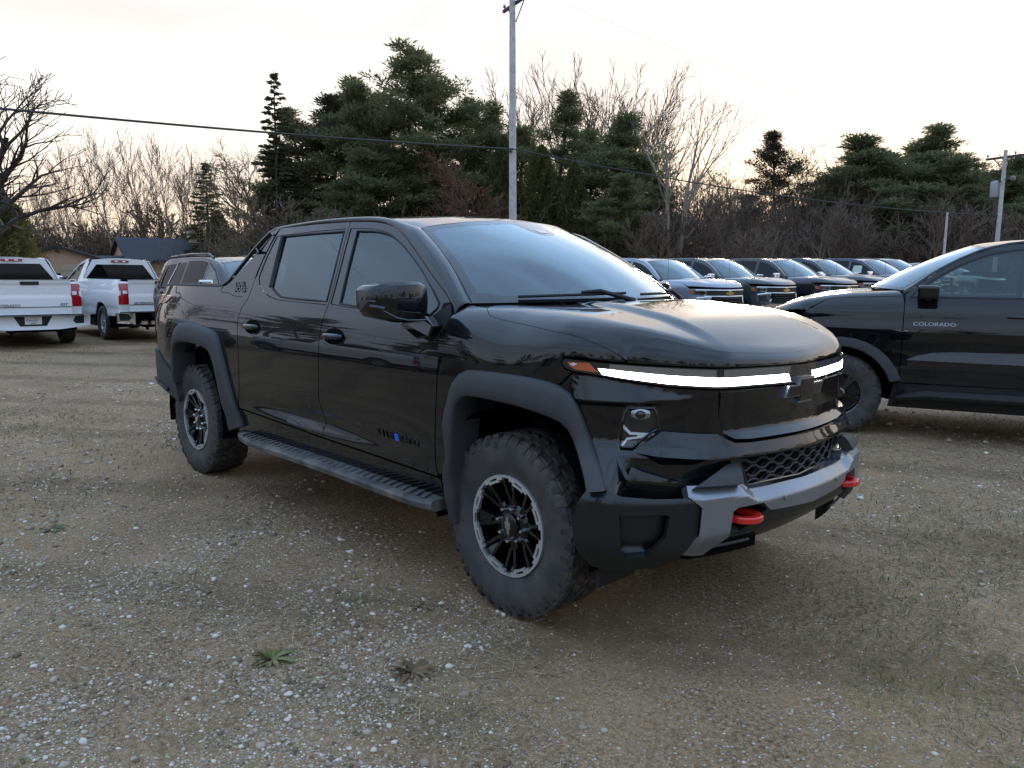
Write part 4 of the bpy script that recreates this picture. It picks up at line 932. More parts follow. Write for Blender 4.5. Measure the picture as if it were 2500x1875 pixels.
# ---------------------------------------------------------------- houses, poles, wires
WALL = pbr('tan siding', (.42,.28,.19), .85, noise=(.38,.255,.175), nscale=3)
SHING = pbr('dark shingles', (.028,.030,.038), .9, noise=(.045,.047,.055), nscale=14, bump=.4, bscale=12)
TRIMK = pbr('black fascia', (.012,.012,.014), .6)
GDOOR = pbr('tan garage door', (.36,.30,.22), .7)
def house(name, px0, d0, rz, L_, Wd, wall_h, ridge_h, label, gable_doors=0, chim=None, pipe=None):
    """gable at local x = 0, ridge along +x; y is the width"""
    x, y = pxd(px0, d0); H = empty(name, (x, y, float(gz(x,y))), rz, label, 'house')
    w = Wd/2; m = MB()
    m.add([(0,-w,0),(0,w,0),(0,w,wall_h),(0,0,ridge_h-.12),(0,-w,wall_h)], [(0,4,3,2,1)]); m.add([(L_,-w,0),(L_,w,0),(L_,w,wall_h),(L_,0,ridge_h-.12),(L_,-w,wall_h)], [(0,1,2,3,4)])
    m.add([(0,-w,0),(L_,-w,0),(L_,-w,wall_h),(0,-w,wall_h)], [(0,1,2,3)]); m.add([(0,w,0),(L_,w,0),(L_,w,wall_h),(0,w,wall_h)], [(3,2,1,0)])
    m.build('wall', WALL, H)
    sl = (ridge_h-wall_h)/w; o = .45
    rf = MB()
    for s in (-1, 1):
        e = (s*(w+o), wall_h-sl*o); V = []
        for X in (-.4, L_+.4):
            V += [(X,0,ridge_h),(X,e[0],e[1]),(X,e[0],e[1]+.14),(X,0,ridge_h+.14)]
        rf.add(V, [(0,1,5,4),(3,7,6,2),(1,2,6,5),(0,3,2,1),(4,5,6,7)] if s > 0 else [(4,5,1,0),(2,6,7,3),(5,6,2,1),(1,2,3,0),(7,6,5,4)])
    R = rf.build('roof', SHING, H)
    for s in (-1, 1):
        MB().prism([(0,ridge_h+.16),(s*(w+o),wall_h-sl*o+.16),(s*(w+o),wall_h-sl*o-.10),(0,ridge_h-.10)], -.46, -.40, lambda u, v, q: (q, u, v)).build('fascia_board', TRIMK, R)
    for i in range(gable_doors):
        yc = (-1 if i == 0 else 1)*w*.47; dw, dh = w*.38, 2.15
        pl = [(yc-dw,0),(yc+dw,0),(yc+dw,dh-.35),(yc+dw-.3,dh),(yc-dw+.3,dh),(yc-dw,dh-.35)]
        g = MB().prism(pl, -.06, .02, lambda u, v, q: (q, u, v)).build('garage_door', GDOOR, H)
        for k in range(1, 4): MB().box((-.07, yc, k*.52), (.02, 2*dw-.1, .03)).build('door_joint', TRIMK, g)
    if gable_doors:
        MB().box((-.14, 0, wall_h+.62), (.22,.22,.16)).box((-.14,-.16,wall_h+.52),(.14,.12,.12)).build('flood_light', TRIMK, H)
    if chim: c = MB().box((chim, -.35, ridge_h+.30), (1.1,.9,1.1)).build('chimney', pbr('chimney cladding', (.55,.44,.28), .8), R); MB().box((chim,-.35,ridge_h+.88),(1.25,1.05,.08)).build('chimney_cap', pbr('chimney cap', (.5,.48,.44), .6), c)
    if pipe: MB().tube([(pipe,-.9,ridge_h-.5),(pipe,-.9,ridge_h+.35)], .16, 10).tube([(pipe,-.9,ridge_h+.35),(pipe,-.9,ridge_h+.42)], .26, 10).build('vent_pipe', TRIMK, R)
    return H
house('garage', 150, 74, YAW+.40, 7, 6.4, 2.7, 3.7, 'tan double garage with dark gabled roof beside white pickups', 2)
house('long_house', 303, 84, YAW-math.pi/2+.64, 60, 8.5, 2.75, 4.85, 'long low tan house with black shingle roof and square chimney', 0, 7.2, 12.5)
house('breezeway', 232, 82, YAW-math.pi/2+.1, 6, 4, 2.3, 2.95, 'low dark roofed link between the garage and long house')
WOOD = pbr('weathered pole wood', (.55,.53,.52), .85, noise=(.38,.36,.34), nscale=6, bump=.3, bscale=25)
WOOD2 = pbr('dark crossarm wood', (.07,.06,.055), .85)
PORC = pbr('porcelain insulator', (.16,.14,.13), .3)
CABLE = pbr('black cable', (.03,.03,.032), .5)
def pole(px, d, h, r0, r1, arm_rz, label, lean=(0,0), xfmr=False):
    x, y = pxd(px, d); z = float(gz(x,y)); P = empty('utility_pole', (x,y,z), arm_rz, label, 'utility pole')
    top = (lean[0]*h, lean[1]*h, h); m = MB().tube([(0,0,-.1),(lean[0]*h*.5,lean[1]*h*.5,h*.5),top], [r0,(r0+r1)/2,r1], 14); m.build('post', WOOD, P, True, 40)
    az = h-.35; c = (lean[0]*az, lean[1]*az)
    arm = MB().box((c[0]+.16, c[1], az), (.10, 2.44, .12)).build('crossarm', WOOD2, P, bevel=.01)
    for s in (-1, 1): MB().tube([(c[0]+.17,c[1]+s*.75,az-.05),(c[0]+.13,c[1]+s*.05,az-.72)], .025, 6).build('brace', WOOD2, P)
    for yy in (-1.12,-.45,1.12):
        MB().lathe([(.015,0),(.02,.06),(.06,.07),(.05,.12),(.065,.13),(.03,.18),(.0005,.19)], 12, 'z', (c[0]+.16,c[1]+yy,az+.06)).build('insulator', PORC, arm, True, 40)
    if xfmr:
        MB().lathe([(.0005,.0),(.24,0),(.25,.03),(.25,.78),(.22,.84),(.05,.88),(.0005,.9)], 20, 'z', (.0,.34,h-2.45)).build('transformer', pbr('grey steel', (.32,.33,.34), .5), P, True, 40)
        MB().tube([(0,-.05,h-1.6),(0,-.55,h-1.5)], .025, 6).lathe([(.0005,-.1),(.12,-.08),(.13,.06),(.05,.16)], 12, 'z', (0,-.6,h-1.55)).build('area_light', PORC, P, True)
    MB().tube([(-.13,0,6.1),(-.20,0,6.1)], .05, 8).build('cable_clamp', TRIMK, P)
    return np.array([x,y,z])
AZ12 = math.atan2(*(np.array(pxd(2413,45))-np.array(pxd(1251,33)))[::-1])
p1 = pole(1251, 33, 12.1, .165, .115, AZ12, 'near wooden utility pole rising behind the black pickup', (-.002,.018))
p2 = pole(2413, 45, 7.75, .13, .095, AZ12, 'far wooden utility pole with transformer among the pines', (.0,-.01), True)
x, y = pxd(2288, 43); po = empty('thin_post', (x,y,float(gz(x,y))), 0, 'thin plain wooden post between the pines and parked row', 'post'); MB().tube([(0,0,0),(.02,.03,4.3)], [.08,.055], 10).build('shaft', WOOD, po, True)
def wire(name, a, b, sag, r, label, n=40):
    a = np.array(a); b = np.array(b); P = [a+(b-a)*u - np.array([0,0,sag*4*u*(1-u)]) for u in np.linspace(0,1,n)]
    tag(MB().tube(P, r, 6).build(name, CABLE, None, True), label, 'cable'); 
d12 = (p2-p1); q0 = p1-np.array([*(np.array(pxd(2416,66))-np.array(pxd(1251,33))), 0.])
wire('overhead_cable', p1+[0,0,6.2], p2+[0,0,4.3], .45, .026, 'thick black cable strung between the two utility poles')
wire('overhead_cable', p1+[0,0,6.2], q0+[0,0,6.0], .75, .035, 'thick black cable running from the near utility pole past the houses')
side = np.array([-math.sin(AZ12), math.cos(AZ12), 0])
for off, lb in ((-1.12,'inner'),):
    wire('power_line', p1+side*off+[0,0,11.95], p2+side*off+[0,0,7.6], .8, .0035, f'thin high power line between the poles on the {lb} crossarm end')
    wire('power_line', p1+side*off+[0,0,11.95], q0+side*off+[0,0,11.95], 1.0, .005, f'thin high power line leaving the near pole from its {lb} crossarm end')
# ---------------------------------------------------------------- the other vehicles
def simple_wheel(parent, x, y, R, W, r, rim, style=0, flip=False, detail=False):
    yo = -W*.36; w = MB()
    w.lathe([(r-.004, yo), (r-.018, yo+.01), (r-.03, yo+.05), (r-.04, W*.4)], 32); w.lathe([(r-.03, yo+.09), (.01, yo+.09)], 24)
    n = 6 if style == 0 else 5
    for k in range(n):
        for sg in ((-.16, .16) if style == 0 else (-.10, .10)):
            a = k*2*math.pi/n + sg; V = []
            for rr, ww, yy in ((.03, .016, yo+.02), (r-.012, .020, yo+.004)):
                for sx, dy in ((-1, .03), (-.8, 0), (.8, 0), (1, .03)):
                    aa = a - sg*.55 if rr < .1 else a
                    V.append((rr*math.cos(aa)-sx*ww*math.sin(aa), yy+dy, rr*math.sin(aa)+sx*ww*math.cos(aa)))
            w.add(V, [(0,1,5,4),(1,2,6,5),(2,3,7,6)])
    w.lathe([(.0005, yo+.002), (.045, yo+.004), (.065, yo+.02), (.075, yo+.06)], 16)
    o = w.build('wheel', M[rim], parent, True, 35); o.location = (x, y, R); o.rotation_euler = (0, .3+x, math.pi if flip else 0)
    m, idx = tyre_mesh(R, W, r, 34 if detail else 30, detail); t = mesh_obj('tyre', m.v, m.f, [M['rubber'], M['tread']], o, True, 28); t.data.polygons.foreach_set('material_index', idx.astype(np.int32))
    MB().lathe([(r-.05, yo+.06), (.05, yo+.06)], 24).build('brake_disc', M['plastic_dark'], o)
    return o
def vehicle(name, loc, heading, label, cat, group, S, color):
    """S: shape tables of one kind of car; returns the root and the surface function"""
    T = empty(name, loc, heading, label, cat, group)
    B = S['body']; SH = B.shell; C = color; st = S.get('step', .11); both = []
    z0 = lambda t: float(hermite(B.z0t[:,0], B.z0t[:,1], np.asarray(t, float)))
    za = lambda t: hermite(B.z0t[:,0], B.z0t[:,1], np.asarray(t, float))
    c = S['tc']; mirr = lambda pts: pts + [(2*c-t, z) for t, z in pts[::-1] if t < c-1e-4]
    wb = S['wb']; R = S['R']; ar = S.get('arch', R+.075); sill = S.get('sill', .46); bz = S['belt']; xs = S['seams']
    def arch(xc, z1, rev=False):
        a0 = math.asin(max(-1, min(1, (z1-R*.98)/ar))); A = np.linspace(math.pi-a0, a0, 13)
        sq = S.get('squash', 1.0)
        return [(xc+ar*math.cos(a), min(R*.98+ar*math.sin(a), R*.98+ar*sq)) for a in A]
    # fender (side + rolled top), with its seam to the hood
    def fen(t, v, off=0.):
        t = np.asarray(t, float); v = np.asarray(v, float); zz = za(t); w = np.clip((v-zz)/.45, 0, 1)
        return np.where((v <= zz)[..., None], SH(t, np.minimum(v, zz), off), B.roll(t, w, off))
    hw = S.get('hoodw', .52); tf = S['tnose']
    seam = [(t, z0(t)+.45*(hw if t < tf-.25 else max(.02, hw*(tf-t)/.25))) for t in np.linspace(xs[0]+.02, tf, 14)]
    ol = [(xs[0], sill)] + arch(0, sill) + [(tf*.88, sill+.12), (tf, .78), (tf, z0(tf))] + seam[::-1] + [(xs[0], z0(xs[0])+.45*hw*.6), (xs[0], 1.0)]
    both.append(panel('fender', ol, fen, M[C], T, step=st, gap=.004, bstep=.06))
    hs = [B.roll(t, (v-z0(t))/.45)[:2] for t, v in seam]; tt = np.linspace(tf+.01, c, 12); fr = [p[:2]-np.array([.002,0]) for p in SH(tt, za(tt))]
    half = [tuple(p) for p in hs]+[tuple(p) for p in fr]; bk = [(x+.02, y) for x, y in ((S['ws'](a, 0)[0]+.03, S['ws'](a, 0)[1]) for a in np.linspace(-1, 0, 6))]
    hood = panel('hood', half+[(x,-y) for x, y in half[::-1][1:]]+[(x,-y) for x, y in bk]+[(x, y) for x, y in bk[::-1][1:]], lambda x, y, o=0.: B.top(x, y, o), M[C], T, step=st*.7, gap=.004, bstep=.04)
    # doors, bed or quarter
    roofline = lambda x: float(np.interp(x, S['rl'][:,0], S['rl'][:,1]))
    for i in range(len(xs)-1):
        a, b = xs[i], xs[i+1]; up = [(x, roofline(x)) for x in np.linspace(a, b, 9) ]
        o = [(a, sill)] + [(a, bz if i == 0 else roofline(a)*1.0)] if False else [(a, sill), (a, min(bz, roofline(a)))] + [(x, max(bz, z)) for x, z in up if z > bz-.02] + [(b, sill)]
        if i == len(xs)-2 and abs(b+wb) < ar+.02:      # door cut by the rear arch
            o = [(a, sill), (a, min(bz, roofline(a)))] + [(x, max(bz, z)) for x, z in up if z > bz-.02] + [(b, R+ar*.9), (-wb+ar*.9, R+ar*.55), (-wb+ar, sill)]
        zt = [(x, roofline(x)-.075) for x in np.linspace(a-.05, b+.07, 9)]; zt = [(x, z) for x, z in zt if z > bz+.05]
        w0 = zt[0][0] if i else zt[0][0]+.0
        wnd = [(zt[0][0]+(.10 if i == 0 else 0), bz+.02)] + zt + [(b+.07, bz+.02)]
        see = S['sideglass'] == 'glass' and i == 0
        d = panel('front_door' if i == 0 else 'rear_door', o, SH, M[C], T, step=st, gap=.004, holes=[wnd] if see else [])
        both.append(d)
        wf = inset(densify(wnd, .05), -.022)
        panel('window_frame', [tuple(q) for q in wf], SH, M['seal'], d, step=.1, gap=0, off=.0015, flange=.002, holes=[wnd] if see else [])
        panel('window', wnd, SH, M[S['sideglass'] if i == 0 else 'darkglass'], d, step=.1, gap=0, off=.003, flange=.003)
        hx = b+.16; P = SH(np.linspace(hx-.09, hx+.09, 7), np.full(7, bz-.16), .028); P[0, 1] += .02; P[-1, 1] += .02
        MB().tube(P, .016, 6).build('handle', M[S.get('handle', C)], d, True)
    xe = xs[-1]; xr = S['rear']
    if S['kind'] == 'pickup':
        cabz = [(xe, roofline(xe))] ; cx = S['cab']
        o = [(xe, sill), (xe, bz)] + ([(xe, roofline(xe)), (cx, roofline(cx)-.02), (cx-.05, bz+.13)] if cx < xe-.02 else []) + [(min(cx, xe)-.10, S['bed']), (xr+.12, S['bed']), (xr+.02, S['bed']-.03), (S['tr'], S['bed']-.05), (S['tr'], .62), (xr+.05, .60)] + arch(-wb, .60 if False else sill+.08)[::1] 
        both.append(panel('bed_side', o, SH, M[C], T, step=st, gap=.004, bstep=.06))
        MB().box(((cx+xr)/2-.05, 0, S['bed']-.22), (abs(cx-xr)-.15, 1.5, .02)).box((cx-.12,0,S['bed']-.25),(.03,1.6,.45)).build('bed_floor', M['plastic_dark'], T)
    else:
        up = [(x, roofline(x)) for x in np.linspace(xe, xr+.18, 8)]
        o = [(xe, sill), (xe, bz)] + up + [(xr+.10, 1.5), (xr+.02, bz), (S['tr'], bz-.05), (S['tr'], .62), (xr+.05, .60)] + arch(-wb, sill+.08)
        both.append(panel('rear_quarter', o, SH, M[C], T, step=st, gap=.004, bstep=.06))
        q = [(xe-.05, bz+.02), (xe-.05, roofline(xe)-.075), (xr+.42, roofline(xr+.4)-.085), (xr+.22, bz+.02)]
        panel('window', q, SH, M['darkglass'], both[-1], step=.1, gap=0, off=.003, flange=.003)
    both.append(panel('sill', [(xs[0]+.05, sill-.005), (xe+.02 if S['kind'] != 'pickup' else -wb+ar, sill-.005), (-wb+ar+.02, .30), (xs[0]+.1, .30)][::-1], SH, M['plastic_dark'], T, step=.2, off=-.02, flange=.05))
    if S.get('flare'):
        for xc in (0, -wb):
            for o_ in (arch(xc, sill-.06 if False else sill),):
                outer = [(xc+(x-xc)*1.22, R*.98+(z-R*.98)*1.20) for x, z in o_]; V = []; sec = [(0,-.002),(.02,.018),(.4,.03),(.9,.034),(1,.02),(1,-.08)]
                for (xo, zo), (xi, zi) in zip(outer, o_):
                    for q, of in sec: V.append(SH(xo+(xi-xo)*q, zo+(zi-zo)*q, of))
                k = len(sec); F = [(i*k+j, (i+1)*k+j, (i+1)*k+j+1, i*k+j+1) for i in range(len(o_)-1) for j in range(k-1)]
                both.append(mesh_obj('fender_flare', V, F, M['plastic'], T, True, 40))
    for xc in (0, -wb):
        V = []; n = 18
        for i in range(n+1):
            a = math.pi*1.1*i/n-.15
            for (y, r_) in ((-.97, ar+.06), (-.55, ar+.06), (-.55, .02)): V.append((xc+r_*math.cos(a), y, R+r_*math.sin(a)))
        both.append(mesh_obj('wheel_well', V, [(i*3+j, i*3+j+1, (i+1)*3+j+1, (i+1)*3+j) for i in range(n) for j in range(2)], M['void'], T))
    # glass and roof
    W_ = S['ws']; pane = [(-.95,.05),(.95,.05),(.95,.95),(-.95,.95)]
    ws = panel('windscreen', pane, lambda a, b, o=0.: W_(a, b, o), M[S['screen']], T, step=.2, off=.001, gap=0, flange=0)
    panel('windscreen_border', [(-1,0),(1,0),(1,1),(-1,1)], lambda a, b, o=0.: W_(a, b, o), M['frit'], ws, step=.2, holes=[pane], off=.0, gap=.002, flange=.01)
    rx = S['roof'][::-1]; rX = np.array([q[0] for q in rx]); rZ = np.array([q[1] for q in rx]); te = W_(-1, 1); yr = abs(te[1])
    dz = float(hermite(rX, rZ, te[0]) - te[2]); cr0 = S.get('rcrown', .10)
    def roof(x, y, o=0.):
        x, y = np.broadcast_arrays(np.asarray(x, float), np.asarray(y, float)); cc = cr0+(dz/yr**2-cr0)*sstep(x, te[0]-.5, te[0])
        return np.stack([x, y, hermite(rX, rZ, x)-cc*y*y+o], -1)
    hd = [(W_(a, 1)[0]-.004, W_(a, 1)[1]) for a in np.linspace(-1, 1, 9)]; xcab = S['cab'] if S['kind'] == 'pickup' else xr+.12
    panel('roof', hd+[(xcab, yr), (xcab-.03, 0), (xcab, -yr)], roof, M[C], T, step=st, gap=.002, flange=.03)
    xl = S['rl'][:,0]; E = [(x, roofline(x)) for x in np.linspace(xs[0]+.02, xcab+.02, 30)]; cols = 6; V = []; bx0 = W_(-1, 0)[0]; bx1 = te[0]
    for t, z in E:
        q = SH(t, z); b = (t-bx0)/(bx1-bx0); e0 = W_(-1, max(b, 0.)) if b <= 1 else roof(t, -yr); nn = np.array([.1,-.6,.78])
        for j in range(cols): v = j/(cols-1); V.append(e0+(q-e0)*v+nn*.028*(4*v*(1-v))**.8)
    both.append(mesh_obj('roof_pillar', V, [(i*cols+j, i*cols+j+1, (i+1)*cols+j+1, (i+1)*cols+j) for i in range(len(E)-1) for j in range(cols-1)], M[C], T, True))
    if S['kind'] == 'pickup':
        cx = S['cab']; zt = roofline(cx); yb_ = abs(float(SH(cx, bz)[1])); yt_ = yr
        V = [(cx,-yb_,bz-.25),(cx,yb_,bz-.25),(cx,yb_,bz),(cx-.01,yt_+.04,zt),(cx-.02,0,float(roof(cx,0)[2])),(cx-.01,-yt_-.04,zt),(cx,-yb_,bz)]
        cb = mesh_obj('cab_back', V, [tuple(range(7))[::-1]], M[C], T)
        panel('rear_window', [(-yb_+.10,bz+.02),(yb_-.10,bz+.02),(yt_-.05,zt-.115),(-yt_+.05,zt-.115)][::-1], lambda u, v, o=0.: np.stack([np.full(np.shape(u), cx-.014)-o, u, v], -1), M['darkglass'], cb, step=.3, gap=0, flange=.004)
        if S.get('chmsl'):
            br = MB().box((cx-.03, 0, zt-.035), (.03,.42,.055)).build('brake_light', M['redlens'], cb, bevel=.01)
            for s in (-1, 1): MB().box((cx-.047, s*.09, zt-.035), (.004,.07,.035)).build('cargo_lamp', M['whitelens'], br)
    MB().box((-wb/2,0,.5),(wb+1.2,1.1,.25)).box((-wb/2-.1,0,.75),(wb-1.0,1.7,.42)).box((.2,0,.85),(1.0,1.25,.5)).build('chassis', M['void'], T)
    if S['sideglass'] == 'darkglass': MB().box((xs[1]-.2,0,1.25),(1.9,1.5,.3)).build('cabin', M['void'], T)
    # mirrors
    mx, my, mz = S['mirror']; mw, mh = S.get('msize', (.24,.20))
    m = MB().box((mx, my, mz), (S.get('mdepth', .10), mw, mh)).build('side_mirror', M[S['mcol']], T, bevel=.03)
    MB().tube([(mx-.02, my+mw*.4, mz-mh*.4), (mx, my+mw*.9, mz-mh*.55)], .03, 6).build('mirror_arm', M['plastic'], m)
    both.append(m)
    for xc in (0, -wb):
        for s in (-1, 1): simple_wheel(T, xc, s*S['track'], R, S['tw'], S['rr'], S['rim'], S.get('rimstyle', 0), s > 0, S.get('tdetail', False))
    S['front'](T, B, mirr, c, C) if S.get('front') else None
    for o in both: mirror(o)
    return T
def px_(B, name, pts, mat, par, off=.004, step=.1, flange=.01, fn=None): return panel(name, pts, fn or B.shell, M[mat], par, step=step, off=off, gap=0, flange=flange)
def ribbon(B, name, pts, r, mat, par, off=.01, n=6):
    P = B.shell(np.array([q[0] for q in pts]), np.array([q[1] for q in pts]), off); return MB().tube(P, r, n).build(name, M[mat], par, True)
def silverado_front(T, B, mirr, c, C):
    f = px_(B, 'front_fascia', mirr([(.44,1.0),(.44,1.16),(.70,1.158),(c,1.148)])+mirr([(.44,.40),(c,.40)])[::-1], C, T, 0., .08, .02)
    px_(B, 'upper_grille', mirr([(.86,1.118),(c,1.112)])+mirr([(.86,1.005),(c,.998)])[::-1], 'plastic_dark', T, .006)
    g = px_(B, 'lower_grille', mirr([(.98,.965),(c,.955)])+mirr([(1.03,.72),(c,.71)])[::-1], 'void', T, .006)
    for k in range(4):
        z = .745+k*.058; ribbon(B, 'grille_bar', [(1.03+.25*i*(c-1.03)/2, z+(.012 if i % 2 else -.006)) for i in range(17)], .008, 'plastic', g, .012)
    for s in (0, 1):
        q = lambda pts: pts if not s else [(2*c-t, z) for t, z in pts][::-1]
        h = px_(B, 'headlamp', q([(.53,1.03),(.50,1.125),(.86,1.122),(.86,1.02),(.80,1.008)]), 'lens_clear', T, .008)
        px_(B, 'turn_signal', q([(.47,1.05),(.455,1.118),(.50,1.125),(.545,1.125),(.56,1.035),(.53,1.03)]), 'amber', h, .011)
        px_(B, 'lamp_mask', q([(.62,1.05),(.62,1.085),(.84,1.09),(.83,1.035)]), 'lens_dark', h, .010)
        V = q([(.62,.94),(.86,.965),(.97,.965),(.97,.80),(.92,.76)]); ribbon(B, 'chrome_bracket', V, .018, 'chrome', T, .012)
        px_(B, 'air_inlet', q([(.66,.78),(.64,.90),(.84,.92),(.90,.76)]), 'plastic_dark', T, .008)
        px_(B, 'fog_panel', q([(.72,.60),(.86,.74),(.98,.72),(.98,.60)]), C, T, .014)
    ribbon(B, 'chrome_strip', [(t, 1.132-.008*(1-abs(t-c)/(c-.6))) for t in np.linspace(.60, 2*c-.60, 22)], .014, 'chrome', T, .012)
    ribbon(B, 'chrome_strip', [(t, .985-.006*(1-abs(t-c)/(c-.86))) for t in np.linspace(.80, 2*c-.80, 20)], .014, 'chrome', T, .014)
    em = MB().prism([(u*.16, v*.15) for u, v in BOWTIE], .01, .03, lambda u, v, w: B.shell(c+u, 1.05+v, w)).build('emblem', M['chrome'], T)
    MB().prism([(u*.14, v*.125) for u, v in BOWTIE], .025, .034, lambda u, v, w: B.shell(c+u, 1.05+v, w)).build('emblem_face', M['gold'], em)
    px_(B, 'front_bumper', mirr([(.60,.64),(.80,.66),(.95,.70),(c,.69)])+mirr([(.62,.50),(1.0,.49),(c,.48)])[::-1], 'chrome', T, .04, .08, .05)
    px_(B, 'bumper_inlet', mirr([(1.25,.66),(c,.655)])+mirr([(1.25,.56),(c,.55)])[::-1], 'void', T, .046)
    MB().tube([(-.35,-.80,1.32),(-.37,-.80,1.98)], .004, 5).build('antenna', M['plastic_dark'], T)
    MB().prism([(-.09,0),(.09,0),(-.06,.06),(-.09,.05)], -.02, .02, lambda u, v, w: (-1.55+u, w, 1.925+v)).build('roof_fin', M['plastic_dark'], T)
SPL = lambda tab, c: _sym(tab, c)
def silverado_body(xr):
    near = [(xr-1.05,xr,0),(xr-.35,xr+.01,-.7),(xr-.12,xr+.03,-.90),(xr+.03,xr+.06,-.965),(xr+.2,xr+.2,-.985),(xr+.9,xr+.9,-1.0),(-1,-1,-1.005),(-.4,-.4,-1.0),(0,0,-.995),(.25,.25,-.99),(.45,.44,-.965),(.62,.585,-.885),(.78,.70,-.77),(.98,.80,-.60),(1.25,.855,-.33),(1.58,.875,0)]
    return Body(SPL(near,1.58), SPL([(t,x+(.03 if t>.4 else 0)*min(1,(t-.4)*3) if t>.4 else x,y) for t,x,y in near],1.58), (.7,1.0),
        [(.28,.06),(.45,.025),(.6,.012),(.75,.02),(.85,.004),(1.0,0),(1.12,.002),(1.22,.018),(1.30,.04),(1.36,.066),(1.45,.105),(1.6,.17),(1.75,.235),(1.88,.295)], (.2,.5),
        [(-.9,1.12),(-.3,1.13),(.2,1.15),(.45,1.165),(.7,1.165),(1.58,1.155),(2.7,1.165)], [(-.9,.26),(0,.26),(.45,.20),(.8,.13),(1.58,.12),(2.7,.2)],
        [(-.9,1.37),(-.3,1.385),(.1,1.385),(.4,1.365),(.6,1.325),(.75,1.28),(.88,1.23)], .03, dome=lambda x, y: .018*(1-sstep(np.abs(y), .34, .5))*sstep(x, .85, .5), tmax=1.6)
RL = np.array([(-3.4,1.80),(-3.0,1.868),(-2.2,1.885),(-1.6,1.875),(-1.25,1.80),(-1.0,1.68),(-.75,1.52),(-.52,1.36)])
def silverado_spec(wb, rear, seams, cab, **k):
    d = dict(body=silverado_body(rear), tc=1.58, wb=wb, R=.405, tw=.27, rr=.25, track=.855, belt=1.33, seams=seams, cab=cab, rear=rear, tr=rear-.32, bed=1.42, rl=RL, kind='pickup', tnose=.44, ws=Glass((-.22,1.375),(-.56,1.345),.80,(-1.08,1.862),(-1.22,1.815),.61,.03),
        roof=[(-.9,1.80),(-1.08,1.862),(-1.4,1.905),(-1.9,1.92),(-2.5,1.912),(-3.1,1.88),(-3.4,1.86)], screen='screenglass', sideglass='darkglass', mirror=(-.68,-1.16,1.37), mcol='chrome', rim='alloy', sill=.50, arch=.50, squash=.97)
    d.update(k); return d
CREW = silverado_spec(3.745, -4.98, [-.52,-1.62,-2.62], -2.98, front=silverado_front)
REG = silverado_spec(3.55, -4.78, [-.52,-1.66], -1.86, chmsl=True)
CREWR = silverado_spec(3.745, -4.98, [-.52,-1.62,-2.62], -2.98, chmsl=True, mcol='white', rim='darkchrome')
row = [('silverpaint','silver pickup half hidden by the black pickup at the start of the row'),('bluegrey','pale blue grey pickup with gold emblem, first whole one in the parked row'),('greenblack','dark green grey pickup second in the parked row with chrome bumper'),
       ('darkgrey','near black pickup third in the parked row between two dark ones'),('slate','dark navy pickup fourth in the parked row with sticker letters on its door'),('blue','blue pickup with large paper sticker in its door window'),('blue','blue pickup at the far end of the row next to the pale sedan')]
for i, (col, lb) in enumerate(row):
    x = -9.02+.10*(i-1)+(0,0,-.22,.18,-.10,.25,-.3)[i]; y = 13.74+2.75*(i-1)+(0,0,.1,-.06,.08,-.1,.05)[i]
    t = vehicle('pickup_truck', (x, y, float(gz(x,y))+.0), math.radians(-4+(0,0,1.6,-1.4,2.2,-.6,1.0)[i]), lb, 'pickup truck', 'pickups parked in the far row', CREW, col)
    if i >= 5: panel('window_sticker', [(-1.45,1.42),(-1.12,1.42),(-1.15,1.66),(-1.45,1.66)][::-1], CREW['body'].shell, M['paper'], t, step=.2, off=.006, gap=0, flange=.001)
    if i == 4: lettering('badge_letters', 'SILVERADO', .075, lambda u, v, w: CREW['body'].shell(-.95+u, 1.235+v, .006+w), M['chrome'], t, width=1.3)
    if i == 1: lettering('badge_letters', 'LT', .075, lambda u, v, w: CREW['body'].shell(-.62+u, 1.20+v, .006+w), M['chrome'], t, width=1.3)
